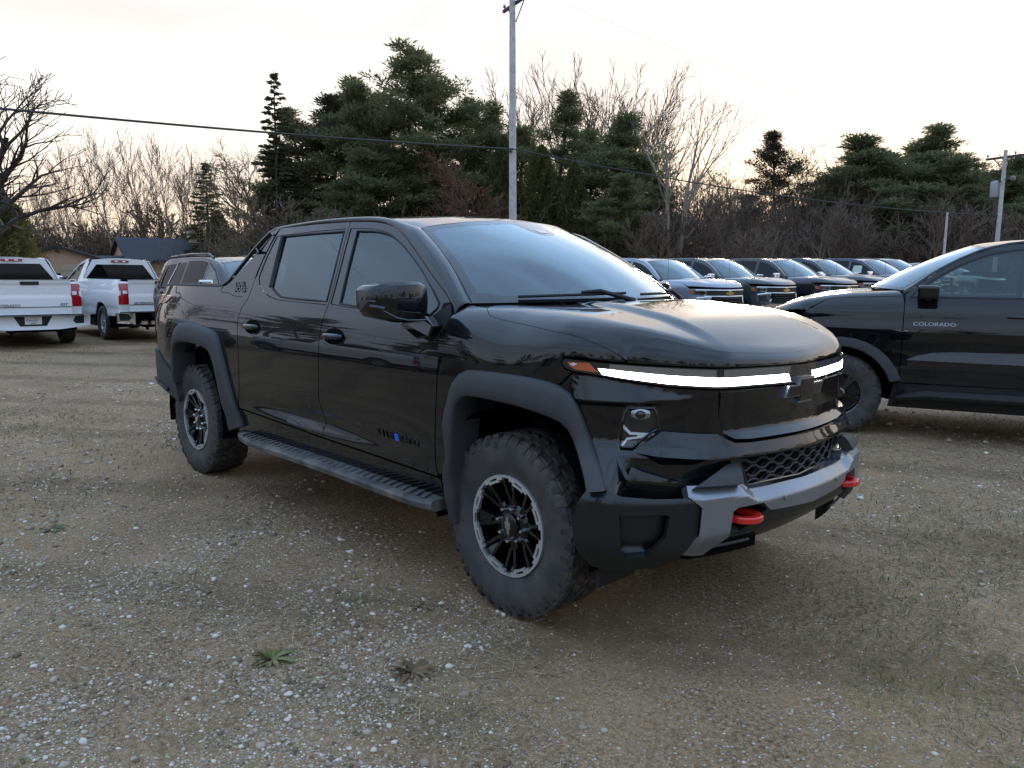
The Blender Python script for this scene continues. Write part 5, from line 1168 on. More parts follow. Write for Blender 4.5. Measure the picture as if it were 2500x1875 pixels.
# ---- rear ends of the white pickups
def silverado_rear(T, S, style):
    B = S['body']; xr = S['rear']; zt = S['bed']
    tg = lambda u, v, o=0.: np.stack([np.full(np.shape(u), xr)-.012-o-.035*np.exp(-((v-1.08)/.06)**2)*0+.018*sstep(v,1.02,1.08)*(1-sstep(v,1.30,1.36)), u, v], -1)
    g = panel('tailgate', [(-.76,.70),(.76,.70),(.76,zt),(-.76,zt)][::-1], tg, M['white'], T, step=.06, gap=.003)
    MB().box((xr-.008,0,zt-.075),(.02,.34,.075)).build('tailgate_handle', M['plastic_dark'], g, bevel=.012)
    lettering('embossed_letters', 'CHEVROLET', .17, lambda u, v, w: tg(-u, 1.19+v, w), M['white'], g, extrude=.004, width=1.12, spacing=1.1)
    lettering('badge_letters', 'SILVERADO', .072, lambda u, v, w: tg(.42-u, .885+v, .004+w), M['plastic_dark'], g, extrude=.003, width=1.25)
    if style == 0: lettering('badge_letters', 'RST', .085, lambda u, v, w: tg(-.60-u, .895+v, .004+w), M['plastic_dark'], g, extrude=.003, shear=.3)
    MB().box((xr-.016,0,.852),(.012,1.50,.012)).build('tailgate_crease', M['seal'], g)
    rows = [(-.02,1.33),(-.165,1.33),(-.185,1.27),(-.145,1.235),(-.155,1.19),(-.120,1.17),(-.120,1.08),(-.17,1.05),(-.175,.86),(-.02,.86)]
    for s in (-1, 1):
        lp = [(xr-.165+(-.02-a), z) for a, z in rows]
        # lamp wraps the corner of the bed: t runs round the corner
        pts = [(xr-.30+(-a-.02)*1.9, z) for a, z in rows]
        if s > 0: mirror(l); break
        l = panel('tail_lamp', pts, B.shell, M['redlens'], T, step=.06, off=.012, gap=0, flange=.02)
        panel('reverse_lamp', [(xr-.27,1.10),(xr-.17,1.10),(xr-.17,1.17),(xr-.27,1.17)], B.shell, M['whitelens'], l, step=.06, off=.018, gap=0, flange=.006)
    bm = 'white' if style == 0 else 'chrome'
    def bf(u, v, o=0.): u = np.asarray(u, float); return np.stack([np.full(np.shape(u), xr-.14)+.16*np.abs(u)**4-o, u, v], -1)
    b = panel('rear_bumper', [(-1.0,.68),(-.99,.46),(-.45,.40),(.45,.40),(.99,.46),(1.0,.68)], bf, M[bm], T, step=.08, gap=0, flange=.14)
    MB().box((xr-.07,0,.685),(.16,1.9,.02)).build('bumper_step', M['plastic_dark'], b)
    px = [(-.36,.685),(-.24,.47),(.24,.47),(.36,.685)]
    panel('plate_recess', px, lambda u, v, o=0.: bf(u, v, o), M['plastic_dark'], b, step=.1, off=.004, gap=0, flange=0)
    if style == 0:
        pl = MB().box((xr-.15,0,.585),(.006,.305,.155)).build('licence_plate', M['whitelens'], b)
        lettering('plate_letters', 'GARBER', .055, lambda u, v, w: np.stack([np.full(np.shape(u), xr-.1545)-w, -u+.02, .585+v], -1), M['navy'], pl, width=1.1)
        MB().tube([(xr-.155, .13*math.cos(a), .592+.045*math.sin(a)) for a in np.linspace(.3, 2.6, 14)], .003, 5).build('plate_swoosh', M['navy'], pl)
        MB().box((xr-.154,0,.53),(.002,.11,.012)).build('plate_line', M['plastic_dark'], pl)
    for s in (-1, 1):
        px2 = [(s*.98,.665),(s*.80,.655),(s*.74,.56),(s*.80,.50),(s*.97,.50)]
        panel('step_pocket', px2 if s > 0 else px2[::-1], lambda u, v, o=0.: bf(u, v, o), M['plastic_dark'], b, step=.1, off=.005, gap=0, flange=0)
    MB().box((xr+.05,0,.38),(.25,.9,.08)).build('tow_hitch', M['void'], T); MB().tube([(xr+.3,.35,.42),(xr+.05,.38,.36),(xr-.02,.38,.30)], .035, 8).build('exhaust_pipe', M['plastic_dark'], T, True)
    MB().tube([(-S['wb'],-.8,.40),(-S['wb'],.8,.40)], .06, 8).lathe([(.0005,-.15),(.13,-.1),(.15,0),(.13,.1),(.0005,.15)], 12, 'y', (-S['wb'],0,.40)).build('rear_axle', M['void'], T, True)
def place_rear(tail, heading, S): return (tail[0]-S['rear']*math.cos(heading), tail[1]-S['rear']*math.sin(heading), 0)
h1, h2 = math.radians(177), math.radians(180)
w1 = vehicle('pickup_truck', place_rear((-16.33,.66), h1, CREWR), h1, 'white crew cab pickup with dealer plate and white rear bumper', 'pickup truck', 'white pickups', CREWR, 'white'); silverado_rear(w1, CREWR, 0)
w2 = vehicle('pickup_truck', place_rear((-16.58,3.41), h2, REG), h2, 'white regular cab long bed pickup with chrome rear bumper', 'pickup truck', 'white pickups', REG, 'white'); silverado_rear(w2, REG, 1)
# ---- dark full-size SUV
TA = Body(SPL([(-5.1,-4.10,0),(-4.4,-4.09,-.7),(-4.2,-4.06,-.86),(-4.05,-4.0,-.95),(-3.8,-3.8,-.99),(-3,-3,-1.01),(-1,-1,-1.02),(0,0,-1.01),(.25,.25,-1.0),(.45,.44,-.965),(.62,.585,-.885),(.78,.70,-.77),(.98,.80,-.60),(1.25,.855,-.33),(1.58,.875,0)],1.58),
    SPL([(-5.1,-4.10,0),(-4.4,-4.09,-.7),(-4.2,-4.06,-.86),(-4.05,-4.0,-.95),(-3.8,-3.8,-.99),(-3,-3,-1.01),(-1,-1,-1.02),(0,0,-1.01),(.25,.25,-1.0),(.45,.44,-.965),(.62,.585,-.885),(.78,.70,-.77),(.98,.80,-.60),(1.25,.855,-.33),(1.58,.875,0)],1.58), (.7,1.0),
    [(.28,.06),(.45,.025),(.6,.012),(.9,.0),(1.05,0),(1.15,.01),(1.25,.035),(1.32,.065),(1.45,.12),(1.6,.18),(1.75,.245),(1.90,.32)], (.2,.5), [(-.9,1.10),(-.3,1.11),(.45,1.14),(1.58,1.13)], [(-.9,.26),(0,.26),(.45,.20),(1.58,.12)], [(-.9,1.30),(-.3,1.32),(.1,1.32),(.4,1.30),(.75,1.23),(.88,1.19)], .03, tmax=1.6)
SUVS = dict(body=TA, tc=1.58, wb=3.07, R=.405, tw=.28, rr=.28, track=.86, belt=1.28, seams=[-.48,-1.52,-2.55], cab=-4, rear=-4.10, tr=-4.25, rl=np.array([(-4.05,1.68),(-3.9,1.78),(-3.6,1.83),(-2.8,1.86),(-1.9,1.865),(-1.4,1.82),(-1.1,1.70),(-.8,1.50),(-.48,1.30)]), kind='suv', tnose=.44,
    ws=Glass((-.15,1.32),(-.50,1.29),.81,(-1.08,1.825),(-1.24,1.775),.62,.03), roof=[(-.9,1.76),(-1.08,1.825),(-1.4,1.875),(-2,1.90),(-3,1.895),(-3.7,1.86),(-4.05,1.80)], screen='screenglass', sideglass='glass', mirror=(-.72,-1.17,1.36), mcol='chrome', rim='alloy', sill=.48, arch=.49)
suv = vehicle('suv', (-10.98, 3.6, 0), 0, 'black full size suv with roof rails and chrome mirror behind the black pickup', 'suv', None, SUVS, 'navy')
for s in (-1, 1):
    MB().tube([(-3.75,s*.655,1.835),(-3.65,s*.66,1.90),(-2.6,s*.665,1.945),(-1.75,s*.655,1.935),(-1.55,s*.645,1.865)], .022, 8).build('roof_rail', M['darkchrome'], suv, True)
    ch = [(-2.98,1.80),(-3.0,1.79),(-3.16,1.36),(-3.12,1.295),(-2.5,1.292),(-.75,1.30)]
    P = TA.shell(np.array([q[0] for q in ch]), np.array([q[1] for q in ch]), .008); P[:,1] *= -s; MB().tube(P, .014, 6).build('chrome_trim', M['chrome'], suv, True)
    P = TA.shell(np.array([-3.25,-4.0]), np.array([1.29,1.285]), .008); P[:,1] *= -s; MB().tube(P, .011, 6).build('chrome_trim', M['chrome'], suv, True)
panel('window_sticker', [(-1.36,1.38),(-1.02,1.38),(-1.04,1.60),(-1.34,1.60)][::-1], TA.shell, M['paper'], suv, step=.2, off=.001, gap=0, flange=.001)
for x in (-1.25,-2.15):
    for y in (-.42,.42): MB().box((x,y,1.25),(.2,.5,.75), ry=-.15).box((x-.08,y,1.66),(.1,.28,.18)).build('seat', M['seat'], suv, bevel=.05)
panel('tail_lamp', [(-4.22,.98),(-4.22,1.30),(-4.0,1.30),(-4.05,.98)][::-1], TA.shell, M['redlens'], suv, step=.1, off=.006, gap=0)
panel('rear_hatch', [(-.82,.66),(.82,.66),(.80,1.30),(.66,1.80),(-.66,1.80),(-.80,1.30)][::-1], lambda u, v, o=0.: np.stack([np.full(np.shape(u), -4.09)+.42*np.maximum(v-1.3,0)-o, u, v], -1), M['navy'], suv, step=.12)
# ---- black mid-size pickup on the right
CO = Body(SPL([(-5.3,-4.35,0),(-4.75,-4.34,-.6),(-4.5,-4.31,-.80),(-4.3,-4.22,-.90),(-4.0,-4.0,-.935),(-3,-3,-.95),(-1,-1,-.955),(-.4,-.4,-.95),(0,0,-.94),(.25,.25,-.93),(.42,.41,-.905),(.58,.55,-.83),(.75,.68,-.71),(.95,.79,-.55),(1.2,.84,-.3),(1.5,.86,0)],1.5),
    SPL([(-5.3,-4.35,0),(-4.75,-4.34,-.6),(-4.5,-4.31,-.80),(-4.3,-4.22,-.90),(-4.0,-4.0,-.935),(-3,-3,-.95),(-1,-1,-.955),(-.4,-.4,-.955),(0,0,-.955),(.25,.25,-.95),(.42,.42,-.93),(.58,.57,-.86),(.75,.71,-.74),(.95,.82,-.57),(1.2,.87,-.3),(1.5,.89,0)],1.5), (.7,1.0),
    [(.28,.06),(.42,.03),(.55,.012),(.7,.006),(.85,.008),(1.0,0),(1.10,0),(1.18,.016),(1.24,.022),(1.32,.04),(1.40,.066),(1.46,.095),(1.6,.165),(1.75,.235),(1.87,.29),(1.98,.35)], (.2,.45),
    [(-.9,1.17),(-.4,1.17),(0,1.18),(.25,1.20),(.42,1.215),(.7,1.21),(1.5,1.20)], [(-.9,.24),(0,.24),(.42,.18),(.75,.12),(1.5,.11)], [(-.9,1.51),(-.55,1.49),(-.3,1.475),(0,1.455),(.3,1.41),(.5,1.36),(.7,1.29),(.86,1.24)], .03, dome=lambda x, y: .02*(1-sstep(np.abs(y), .3, .45))*sstep(x, .8, .5), tmax=1.52)
def colorado_front(T, B, mirr, c, C):
    px_(B, 'front_fascia', mirr([(.42,1.0),(.42,1.20),(.7,1.20),(c,1.195)])+mirr([(.46,.50),(c,.46)])[::-1], C, T, 0., .06, .02)
    for s in (0, 1):
        q = lambda pts: pts if not s else [(2*c-t, z) for t, z in pts][::-1]
        h = px_(B, 'headlamp', q([(.36,1.19),(.62,1.20),(.75,1.19),(.72,1.10),(.52,1.09)]), 'lens_clear', T, .010, .05)
        px_(B, 'turn_signal', q([(.46,1.12),(.60,1.14),(.60,1.095),(.52,1.09)]), 'amber', h, .014, .05)
    px_(B, 'grille', mirr([(.78,1.18),(c,1.17)])+mirr([(.85,.80),(c,.78)])[::-1], 'plastic_dark', T, .008)
    px_(B, 'front_bumper', mirr([(.46,.74),(.9,.76),(c,.76)])+mirr([(.50,.46),(.9,.42),(c,.42)])[::-1], 'plastic', T, .03, .08, .05)
COL_S = dict(body=CO, tc=1.5, wb=3.337, R=.405, tw=.275, rr=.228, track=.82, belt=1.40, seams=[-.56,-1.70,-2.55], cab=-2.90, rear=-4.35, tr=-4.55, bed=1.40, kind='pickup', tnose=.42, step=.05,
    rl=np.array([(-3.2,1.87),(-2.9,1.93),(-2.2,1.955),(-1.7,1.95),(-1.42,1.925),(-1.2,1.87),(-1.0,1.775),(-.8,1.645),(-.66,1.53),(-.56,1.44)]), ws=Glass((-.18,1.50),(-.55,1.475),.76,(-1.10,1.935),(-1.26,1.89),.58,.03),
    roof=[(-.9,1.86),(-1.10,1.935),(-1.4,1.98),(-1.9,1.995),(-2.4,1.985),(-2.9,1.95),(-3.1,1.93)], screen='screen', sideglass='glass', mirror=(-.76,-1.04,1.465), msize=(.22,.135), mdepth=.19, mcol='gloss_black', rim='darkchrome', rimstyle=1, sill=.56, arch=.50, flare=True, tdetail=True, front=colorado_front, handle='gloss_black', hoodw=.6, squash=1.0)
co = vehicle('pickup_truck', (-1.42, 5.57, 0), math.radians(200), 'black mid size pickup with grey side stripe and knobbly tyres', 'pickup truck', None, COL_S, 'black')
mir = np.array([1,-1,1])
csh = lambda t, z, o=0.: CO.shell(t, z, o)*mir
def cpanel(name, pts, mat, off=.004, **k):      # on the side that faces the yard
    return panel(name, pts[::-1], lambda t, z, o=0.: CO.shell(-np.asarray(t), z, o)*mir, M[mat], co, off=off, gap=0, **k)
neg = lambda pts: [(-t, z) for t, z in pts]
cpanel('side_stripe', neg([(-.607,.790),(-.70,.835),(-.837,.872),(-1.0,.885),(-2.6,.925),(-2.6,.80),(-1.6,.788)]), 'satin', .003, step=.06, flange=.001)
lettering('badge_letters', 'COLORADO', .050, lambda u, v, w: CO.shell(-.835-u, 1.150+v, .006+w)*mir, M['badge'], co, extrude=.003, width=1.32)
for s in (-1, 1):
    P = [(x, s*y, z) for x, y, z in ((-.56,.93,.40),(-.66,1.0,.43),(-.80,1.03,.455),(-1.6,1.035,.46),(-2.5,1.03,.455),(-2.75,.96,.42))]
    MB().tube(P, [.035,.045,.05,.05,.05,.035], 10).build('side_step', M['plastic_dark'], co, True)
    sb_ = MB().prism([(-.62,.50),(-.85,.555),(-2.6,.56),(-2.6,.42),(-.6,.42)], .90, .93, lambda u, v, w: (u, s*w, v)).build('sill_guard', M['plastic_dark'], co)
for x, ys in ((-1.55,(.38,-.38)), (-2.35,(.40,-.40))):
    for y in ys: MB().box((x,y,1.15),(.48,.5,.2)).box((x-.25,y,1.42),(.15,.5,.58), ry=-.18).box((x-.33,y,1.76),(.09,.26,.16)).build('seat', M['seat'], co, bevel=.05)
MB().box((-.55,0,1.35),(.5,1.5,.2)).build('dashboard', M['dash'], co, bevel=.05)
MB().tube([(-.98+.05*math.sin(a)*.4,.36+.18*math.cos(a),1.42+.17*math.sin(a)) for a in np.linspace(0, 2*math.pi, 21)], .016, 6, False).build('steering_wheel', M['dash'], co, True)
MB().prism([(-1.30,1.43),(-1.60,1.43),(-1.60,1.60),(-1.30,1.60)], .70, .705, lambda u, v, w: (u-.3, w-.03, v+.1)).build('window_sticker', M['paper'], co)
# pale sedan far off at the end of the row, dark car by the garage
SED = silverado_spec(2.8, -3.75, [-.45,-1.45,-2.35], -3.0, mcol='chrome'); SED['kind'] = 'suv'; SED['roof'] = [(-.9,1.30),(-1.08,1.42),(-1.5,1.47),(-2.2,1.47),(-2.8,1.40),(-3.3,1.2)]
SED['rl'] = np.array([(-3.4,1.02),(-3.0,1.18),(-2.5,1.36),(-1.9,1.42),(-1.5,1.41),(-1.1,1.28),(-.8,1.12),(-.45,.98)]); SED['belt'] = .97; SED['ws'] = Glass((-.1,1.0),(-.45,.97),.74,(-1.08,1.42),(-1.24,1.37),.56,.03); SED['R'] = .34; SED['arch'] = .41; SED['sill'] = .36; SED['mirror'] = (-.62,-1.02,1.0); SED['msize'] = (.18,.13)
SED['body'] = silverado_body(-3.75); SED['body'].hood[:,1] -= .40; SED['body'].z0t[:,1] -= .38; SED['body'].prof[:,0] = np.interp(SED['body'].prof[:,0], [.28,1.0,1.88], [.2,.72,1.5])
x, y = -8.4, 13.74+2.75*6.4
vehicle('sedan', (x, y, float(gz(x,y))+.28), math.radians(-4), 'pale sedan showing only its roof beyond the blue pickups', 'car', None, SED, 'silverpaint')
x, y = pxd(172, 60)
vehicle('sedan', (x, y, 0.), YAW-math.pi/2+.2, 'small dark car parked before the tan garage', 'car', None, SED, 'darkgrey')

# pickups standing behind the photographer (they show mirrored in the black paint)
for i in range(5):
    x, y = ((-13.5,-4.6),(-14.0,-7.6),(-13.2,-10.8),(-5.0,-14.5),(1.0,-15.5))[i]
    t = copy_tree(w2 if i % 2 else co); t.location = (x, y, 0); t.rotation_euler = (0, 0, math.radians((8,170,12,95,100)[i]))
    tag(t, 'white pickup standing behind the photographer' if i % 2 else 'black pickup standing behind the photographer', 'pickup truck', 'pickups behind the photographer')
# ---------------------------------------------------------------- the black electric pickup
def build_main():
    T = empty('pickup_truck', (0,0,0), 0, 'black crew cab pickup with lit white light bar across its nose and red tow hooks', 'pickup truck')
    SH = EV.shell; BK = M['black']
    def z0(t): return hermite(EV.z0t[:,0], EV.z0t[:,1], np.asarray(t, float))
    def fen(t, v, off=0.):
        t = np.asarray(t, float); v = np.asarray(v, float); zz = z0(t); w = np.clip((v-zz)/.45, 0, 1)
        lo = SH(t, np.minimum(v, zz), off); hi = EV.roll(t, w, off)
        return np.where((v <= zz)[..., None], lo, hi)
    fv = lambda t, w: (t, float(z0(t)) + .45*w)
    both = []                       # parts to repeat on the far side
    # front fender
    arch_f = [(-.43,.60),(-.39,.66),(-.372,.76),(-.372,.89),(-.35,.957),(-.30,1.075),(-.25,1.118),(-.185,1.135),(.061,1.14),(.24,1.13),(.325,1.115)]
    seam = [(-.261,.785),(-.206,.668),(-.155,.589),(.041,.531),(.176,.481),(.326,.391),(.42,.332),(.484,.291),(.581,.171),(.639,.053)]
    rear = [(-.445,.868),(-.425,.70),(-.421,.586),(-.421,.353),(-.456,.236)]
    ol = [(-.487,.60)] + arch_f + [(.342,1.141),(.411,1.202),(.369,1.214),(.352,1.239)] + [(.364, float(z0(.364))+.008), (.45, float(z0(.45))+.004),(.515, float(z0(.515))+.003),(.60, float(z0(.6))+.003),(.648, float(z0(.648))+.003)] \
        + [fv(*q) for q in spl(seam, 4)[::-1]] + [fv(*q) for q in rear] + [(-.459,1.13),(-.481,.875)]
    both.append(panel('fender', ol, fen, BK, T, step=.035))
    # hood
    hood_side = [EV.roll(*q)[:2] for q in spl(seam, 4)]
    wf = lambda t: .045 + .58*sstep(t, .645, .78)
    tt = np.linspace(.652, 1.61, 30); front = [p[:2] for p in EV.roll(tt, wf(tt))]
    back = [(-.262,-.80),(-.16,-.70),(-.06,-.50),(.0,-.28),(.02,0)]
    half = [tuple(p) for p in hood_side] + [tuple(p) for p in front]
    half_b = spl(back, 4)
    olh = half + [(x, -y) for x, y in half[::-1][1:]] + [(x, -y) for x, y in half_b] + [(x, y) for x, y in half_b[::-1][1:]]
    hd = panel('hood', olh, lambda x, y, o=0.: EV.top(x, y, o), BK, T, step=.03, gap=0, flange=.003)
    lipo = [(t, .010) for t in np.linspace(.650, 2.570, 80)] + [(t, float(wf(t if t < 1.61 else 3.22-t))+.05) for t in np.linspace(2.570, .650, 80)]
    panel('hood_lip', lipo, lambda t, w, o=0.: np.where((np.asarray(t) > 1.61)[..., None], EV.roll(3.22-np.asarray(t), w, o)*np.array([1,-1,1]), EV.roll(t, w, o)), BK, hd, step=.05, gap=0, flange=.012, bstep=.03, off=-.0006)
    # doors
    Bup = [(-1.733,1.927),(-1.716,1.85),(-1.672,1.68),(-1.625,1.50),(-1.612,1.414)]; Blo = [(-1.62,1.33),(-1.622,1.22),(-1.625,1.06),(-1.645,.80),(-1.662,.607)]
    E1 = [(-.423,1.426),(-.511,1.501),(-.689,1.600),(-.946,1.747),(-1.161,1.855),(-1.386,1.907),(-1.733,1.927)]
    dlo_f = spl([(-.529,1.458),(-.746,1.592),(-1.025,1.748),(-1.25,1.839),(-1.45,1.873)], 4) + [(-1.70,1.884),(-1.655,1.70),(-1.608,1.50),(-1.596,1.424)] + spl([(-1.40,1.412),(-1.0,1.398),(-.66,1.386),(-.56,1.405),(-.52,1.437)], 3)
    glass_f = spl([(-.563,1.462),(-.791,1.618),(-1.047,1.755),(-1.222,1.822),(-1.398,1.853),(-1.613,1.862)], 4) + [(-1.573,1.70),(-1.50,1.43)] + spl([(-1.2,1.414),(-.66,1.398),(-.585,1.415),(-.558,1.442)], 3)
    d1 = panel('front_door', spl(E1, 5) + Bup[1:] + Blo + [(-.49,.585)] + [(-.481,.875),(-.459,1.13),(-.456,1.278),(-.421,1.33),(-.42,1.41)], SH, BK, T, step=.04, holes=[dlo_f], flange=.018)
    panel('window_trim', dlo_f, SH, M['gloss_black'], d1, step=.05, holes=[glass_f], off=-.005, gap=.003, flange=.012)
    panel('window', glass_f, SH, M['glass'], d1, step=.06, off=-.012, gap=-.004, flange=0)
    r_top = [(-1.733,1.927),(-2.166,1.928),(-2.648,1.918)]
    r_edge = [(-2.69,1.80),(-2.713,1.685),(-2.716,1.545),(-2.708,1.43),(-2.755,1.365),(-2.766,1.28),(-2.74,1.153),(-2.735,.965),(-2.755,.80),(-2.795,.650)]
    dlo_r = [(-1.752,1.884),(-2.166,1.879),(-2.655,1.862),(-2.68,1.72),(-2.678,1.575)] + spl([(-2.62,1.52),(-2.498,1.469),(-2.33,1.436),(-2.15,1.425),(-1.632,1.418)], 3) + [(-1.645,1.50),(-1.69,1.68)]
    glass_r = [(-1.768,1.866),(-2.166,1.864),(-2.54,1.856),(-2.49,1.70),(-2.432,1.51)] + spl([(-2.40,1.495),(-2.30,1.462),(-2.18,1.446),(-1.655,1.437)], 3) + [(-1.71,1.66)]
    d2 = panel('rear_door', Bup[::-1] + r_top[1:] + r_edge + [(-1.664,.608)] + Blo[::-1], SH, BK, T, step=.04, holes=[dlo_r], flange=.018)
    panel('window_trim', dlo_r, SH, M['gloss_black'], d2, step=.05, holes=[glass_r], off=-.005, gap=.003, flange=.012)
    panel('window', glass_r, SH, M['privacy'], d2, step=.06, off=-.012, gap=-.004, flange=0)
    # black weather strips round the panes, belt and quarter bars
    def strip(name, pts, par, r=.006, off=.001, mat='seal'):
        P = SH(np.array([q[0] for q in pts]), np.array([q[1] for q in pts]), off)
        return MB().tube(P, r, 6).build(name, M[mat], par, True, 50)
    strip('weather_strip', glass_f + glass_f[:1], d1, .007, -.006); strip('weather_strip', glass_r + glass_r[:1], d2, .007, -.006)
    strip('quarter_bar', [(-2.575,1.858),(-2.52,1.70),(-2.452,1.512)], d2, .016, -.008)
    # flush handles
    for par, tc in ((d1, -1.455), (d2, -2.52)):
        n = 14; pts = [(tc-.095+.19*i/n, 1.243) for i in range(n+1)]
        cup = MB(); V = []
        ring = [(tc + .118*math.cos(a)*(1 if math.cos(a) < 0 else .95), 1.24 + .050*math.sin(a)) for a in np.linspace(0, 2*math.pi, 25)[:-1]]
        panel('handle_recess', ring, SH, M['void'], par, step=.03, off=.0015, gap=0, flange=0)
        P = SH(np.array([q[0] for q in pts]), np.array([q[1] for q in pts]), .026)
        w = np.array([.6,.85,1,1,1,1,1,1,1,1,1,1,1,.85,.6])
        for i in range(len(P)): P[i, 1] += .022*(abs(i-7)/7.)**4
        h = MB().tube(P, list(.019*w), 10).build('handle', M['black'], par, True, 50); h.scale = (1,1,1)
        strip('handle_rim', [(tc+.118*math.cos(a), 1.24+.050*math.sin(a)) for a in np.linspace(math.pi*1.02, math.pi*1.98, 14)], par, .0035, .003, 'darkchrome')
    # lettering on the doors
    lx = lambda tc, zc, o=.0: (lambda u, v, w: SH(tc+u, zc+v, .004+o+w))
    for i, ch in enumerate('SILV=RADO'):
        tc = -1.02 + i*.047
        if ch == '=':
            for dz in (-.013, 0, .013): panel('badge_bar', [(tc-.019,.738+dz-.0045),(tc+.019,.738+dz-.0045),(tc+.019,.738+dz+.0045),(tc-.019,.738+dz+.0045)], SH, M['bluebar'], d1, step=.03, off=.006, gap=0, flange=.004)
        else: lettering('badge_letter', ch, .055, lx(tc, .738), M['darkchrome'], d1, extrude=.003, width=1.15)
    both += [d1, d2]
    # bed side with the sloping sail panel
    sail = [(-2.716,1.545),(-2.732,1.60),(-2.715,1.747),(-2.694,1.86),(-2.662,1.925)]
    sail = [(-2.716,1.545),(-2.732,1.60),(-2.720,1.741)]
    edge = [(-2.855,1.737),(-2.897,1.702),(-3.0,1.62),(-3.113,1.530),(-3.165,1.510),(-3.26,1.502)]
    arch_r = [(-3.93,.78),(-3.89,.93),(-3.89,.99),(-3.87,1.07),(-3.83,1.13),(-3.77,1.172),(-3.69,1.192),(-3.518,1.196),(-3.335,1.186),(-3.21,1.168),(-3.12,1.145),(-3.07,1.10),(-3.04,1.03),(-3.0,.95),(-2.95,.87),(-2.92,.78),(-2.86,.64)]
    bs = panel('bed_side', [(-2.80,.64),(-2.757,.80),(-2.737,.965),(-2.742,1.153),(-2.768,1.28),(-2.757,1.365),(-2.71,1.43)] + sail + edge + [(-4.30,1.497),(-4.44,1.487),(-4.60,1.47),(-4.93,1.462),(-4.96,.96),(-4.45,.95),(-4.28,.885),(-4.12,.825)] + arch_r, SH, BK, T, step=.04, flange=.03)
    strip('bed_rail_cap', [(-3.24,1.506),(-3.8,1.503),(-4.30,1.500),(-4.46,1.488),(-4.70,1.47)], bs, .016, -.012, 'plastic')
    strip('bed_seam', [(-3.19,1.50),(-3.214,1.479),(-3.181,1.460),(-3.074,1.460),(-2.953,1.440),(-2.82,1.436)], bs, .0035, -.0005)
    panel('sail_plate', [(-2.718,1.752),(-2.792,1.758),(-2.740,1.835),(-2.698,1.868),(-2.694,1.86)], SH, BK, bs, step=.04, gap=0, flange=.02)
    panel('roof_corner', [(-2.652,1.925),(-2.690,1.878),(-2.735,1.872),(-2.80,1.895),(-2.76,1.916)], SH, BK, bs, step=.03, gap=0, flange=.03)
    panel('sail_slot', [(-2.70,1.90),(-2.80,1.885),(-2.95,1.765),(-3.15,1.548),(-3.16,1.505),(-2.75,1.735),(-2.70,1.75)], SH, M['void'], bs, step=.05, gap=0, off=-.05, flange=0)
    strip('sail_rail', [(-2.72,1.912),(-2.80,1.890),(-2.87,1.838),(-2.953,1.765),(-3.05,1.660),(-3.15,1.550),(-3.23,1.508)], bs, .015, -.012, 'gloss_black')
    strip('sail_bar', [(-2.74,1.865),(-2.80,1.838),(-2.86,1.782),(-2.92,1.715),(-3.02,1.630),(-3.10,1.560)], bs, .010, -.030, 'gloss_black')
    for a, b in (((-2.76,1.90),(-2.73,1.845)), ((-2.93,1.785),(-2.845,1.748)), ((-3.13,1.57),(-3.06,1.575))):
        MB().tube([SH(a[0], a[1], -.012), SH(b[0], b[1], -.012)], .010, 6).build('sail_rib', M['darkchrome'], bs, True)
    lettering('badge_letters', 'TRAIL', .042, lx(-2.915, 1.525), M['gloss_black'], bs, extrude=.004, bold=.0012, width=1.55, shear=-.25)
    lettering('badge_letters', 'BOSS', .046, lx(-2.885, 1.487), M['darkchrome'], bs, extrude=.004, bold=.0015, width=1.75, shear=-.25)
    both.append(bs)
    tl = panel('tail_lamp', [(-4.13,1.405),(-4.30,1.407),(-4.95,1.405),(-4.95,.97),(-4.62,.97),(-4.55,1.20),(-4.50,1.31),(-4.40,1.343),(-4.25,1.350),(-4.20,1.372)], SH, M['redlens_dark'], T, step=.04, off=.008, gap=0, flange=.012)
    strip('lamp_trim', [(-4.12,1.409),(-4.4,1.412),(-4.6,1.412)], tl, .005, .010, 'chrome')
    both.append(tl)
    # rear bumper corner
    rb = panel('rear_bumper', [(-4.96,.96),(-4.45,.948),(-4.28,.883),(-4.12,.823),(-3.93,.775),(-3.91,.60),(-3.95,.55),(-4.2,.60),(-4.5,.66),(-4.96,.68)], SH, M['plastic'], T, step=.05, off=.018, flange=.05)
    both.append(rb)
    strip('bumper_step', [(-4.10,.64),(-4.35,.672),(-4.55,.69)], rb, .014, .03, 'plastic_dark')
    # tailgate
    panel('tailgate', [(-4.97,1.45),(-4.97,.97),(-6.53,.97),(-6.53,1.45)][::-1], lambda t, z, o=0.: np.where((np.asarray(t) < -5.75)[..., None], SH(-11.5-np.asarray(t), z, o)*np.array([1,-1,1]), SH(t, z, o)), BK, T, step=.12)
    # sills, steps
    both.append(panel('sill', [(-2.80,.645),(-1.66,.602),(-.48,.578),(-.44,.42),(-2.90,.42)], SH, M['gloss_black'], T, step=.05, off=-.006, flange=.06))
    rbm = MB(); P = []; n = 30
    for i in range(n+1):
        x = -2.86 + 2.40*i/n; u = i/n
        wv = .985 + .105*min(1, (u*6)**.6 if u < .16 else 1, 1) * (1 if u < .93 else 1 - .9*((u-.93)/.07)**2*.35)
        zt = .478 - .004*math.cos(u*6)
        P.append([(x, -.90, zt-.012), (x, -.955, zt+.004), (x, -wv+.03, zt+.002), (x, -wv+.008, zt-.004), (x, -wv, zt-.018), (x, -wv+.004, zt-.045), (x, -wv+.03, zt-.058), (x, -.90, zt-.06)])
    k = 8; V = [q for r_ in P for q in r_]; F = [(i*k+j, i*k+(j+1) % k, (i+1)*k+(j+1) % k, (i+1)*k+j) for i in range(n) for j in range(k)] + [tuple(range(k)), tuple(n*k+j for j in range(k))[::-1]]
    F = [f[::-1] for f in F]
    sb = mesh_obj('running_board', V, F, M['board'], T, True, 32)
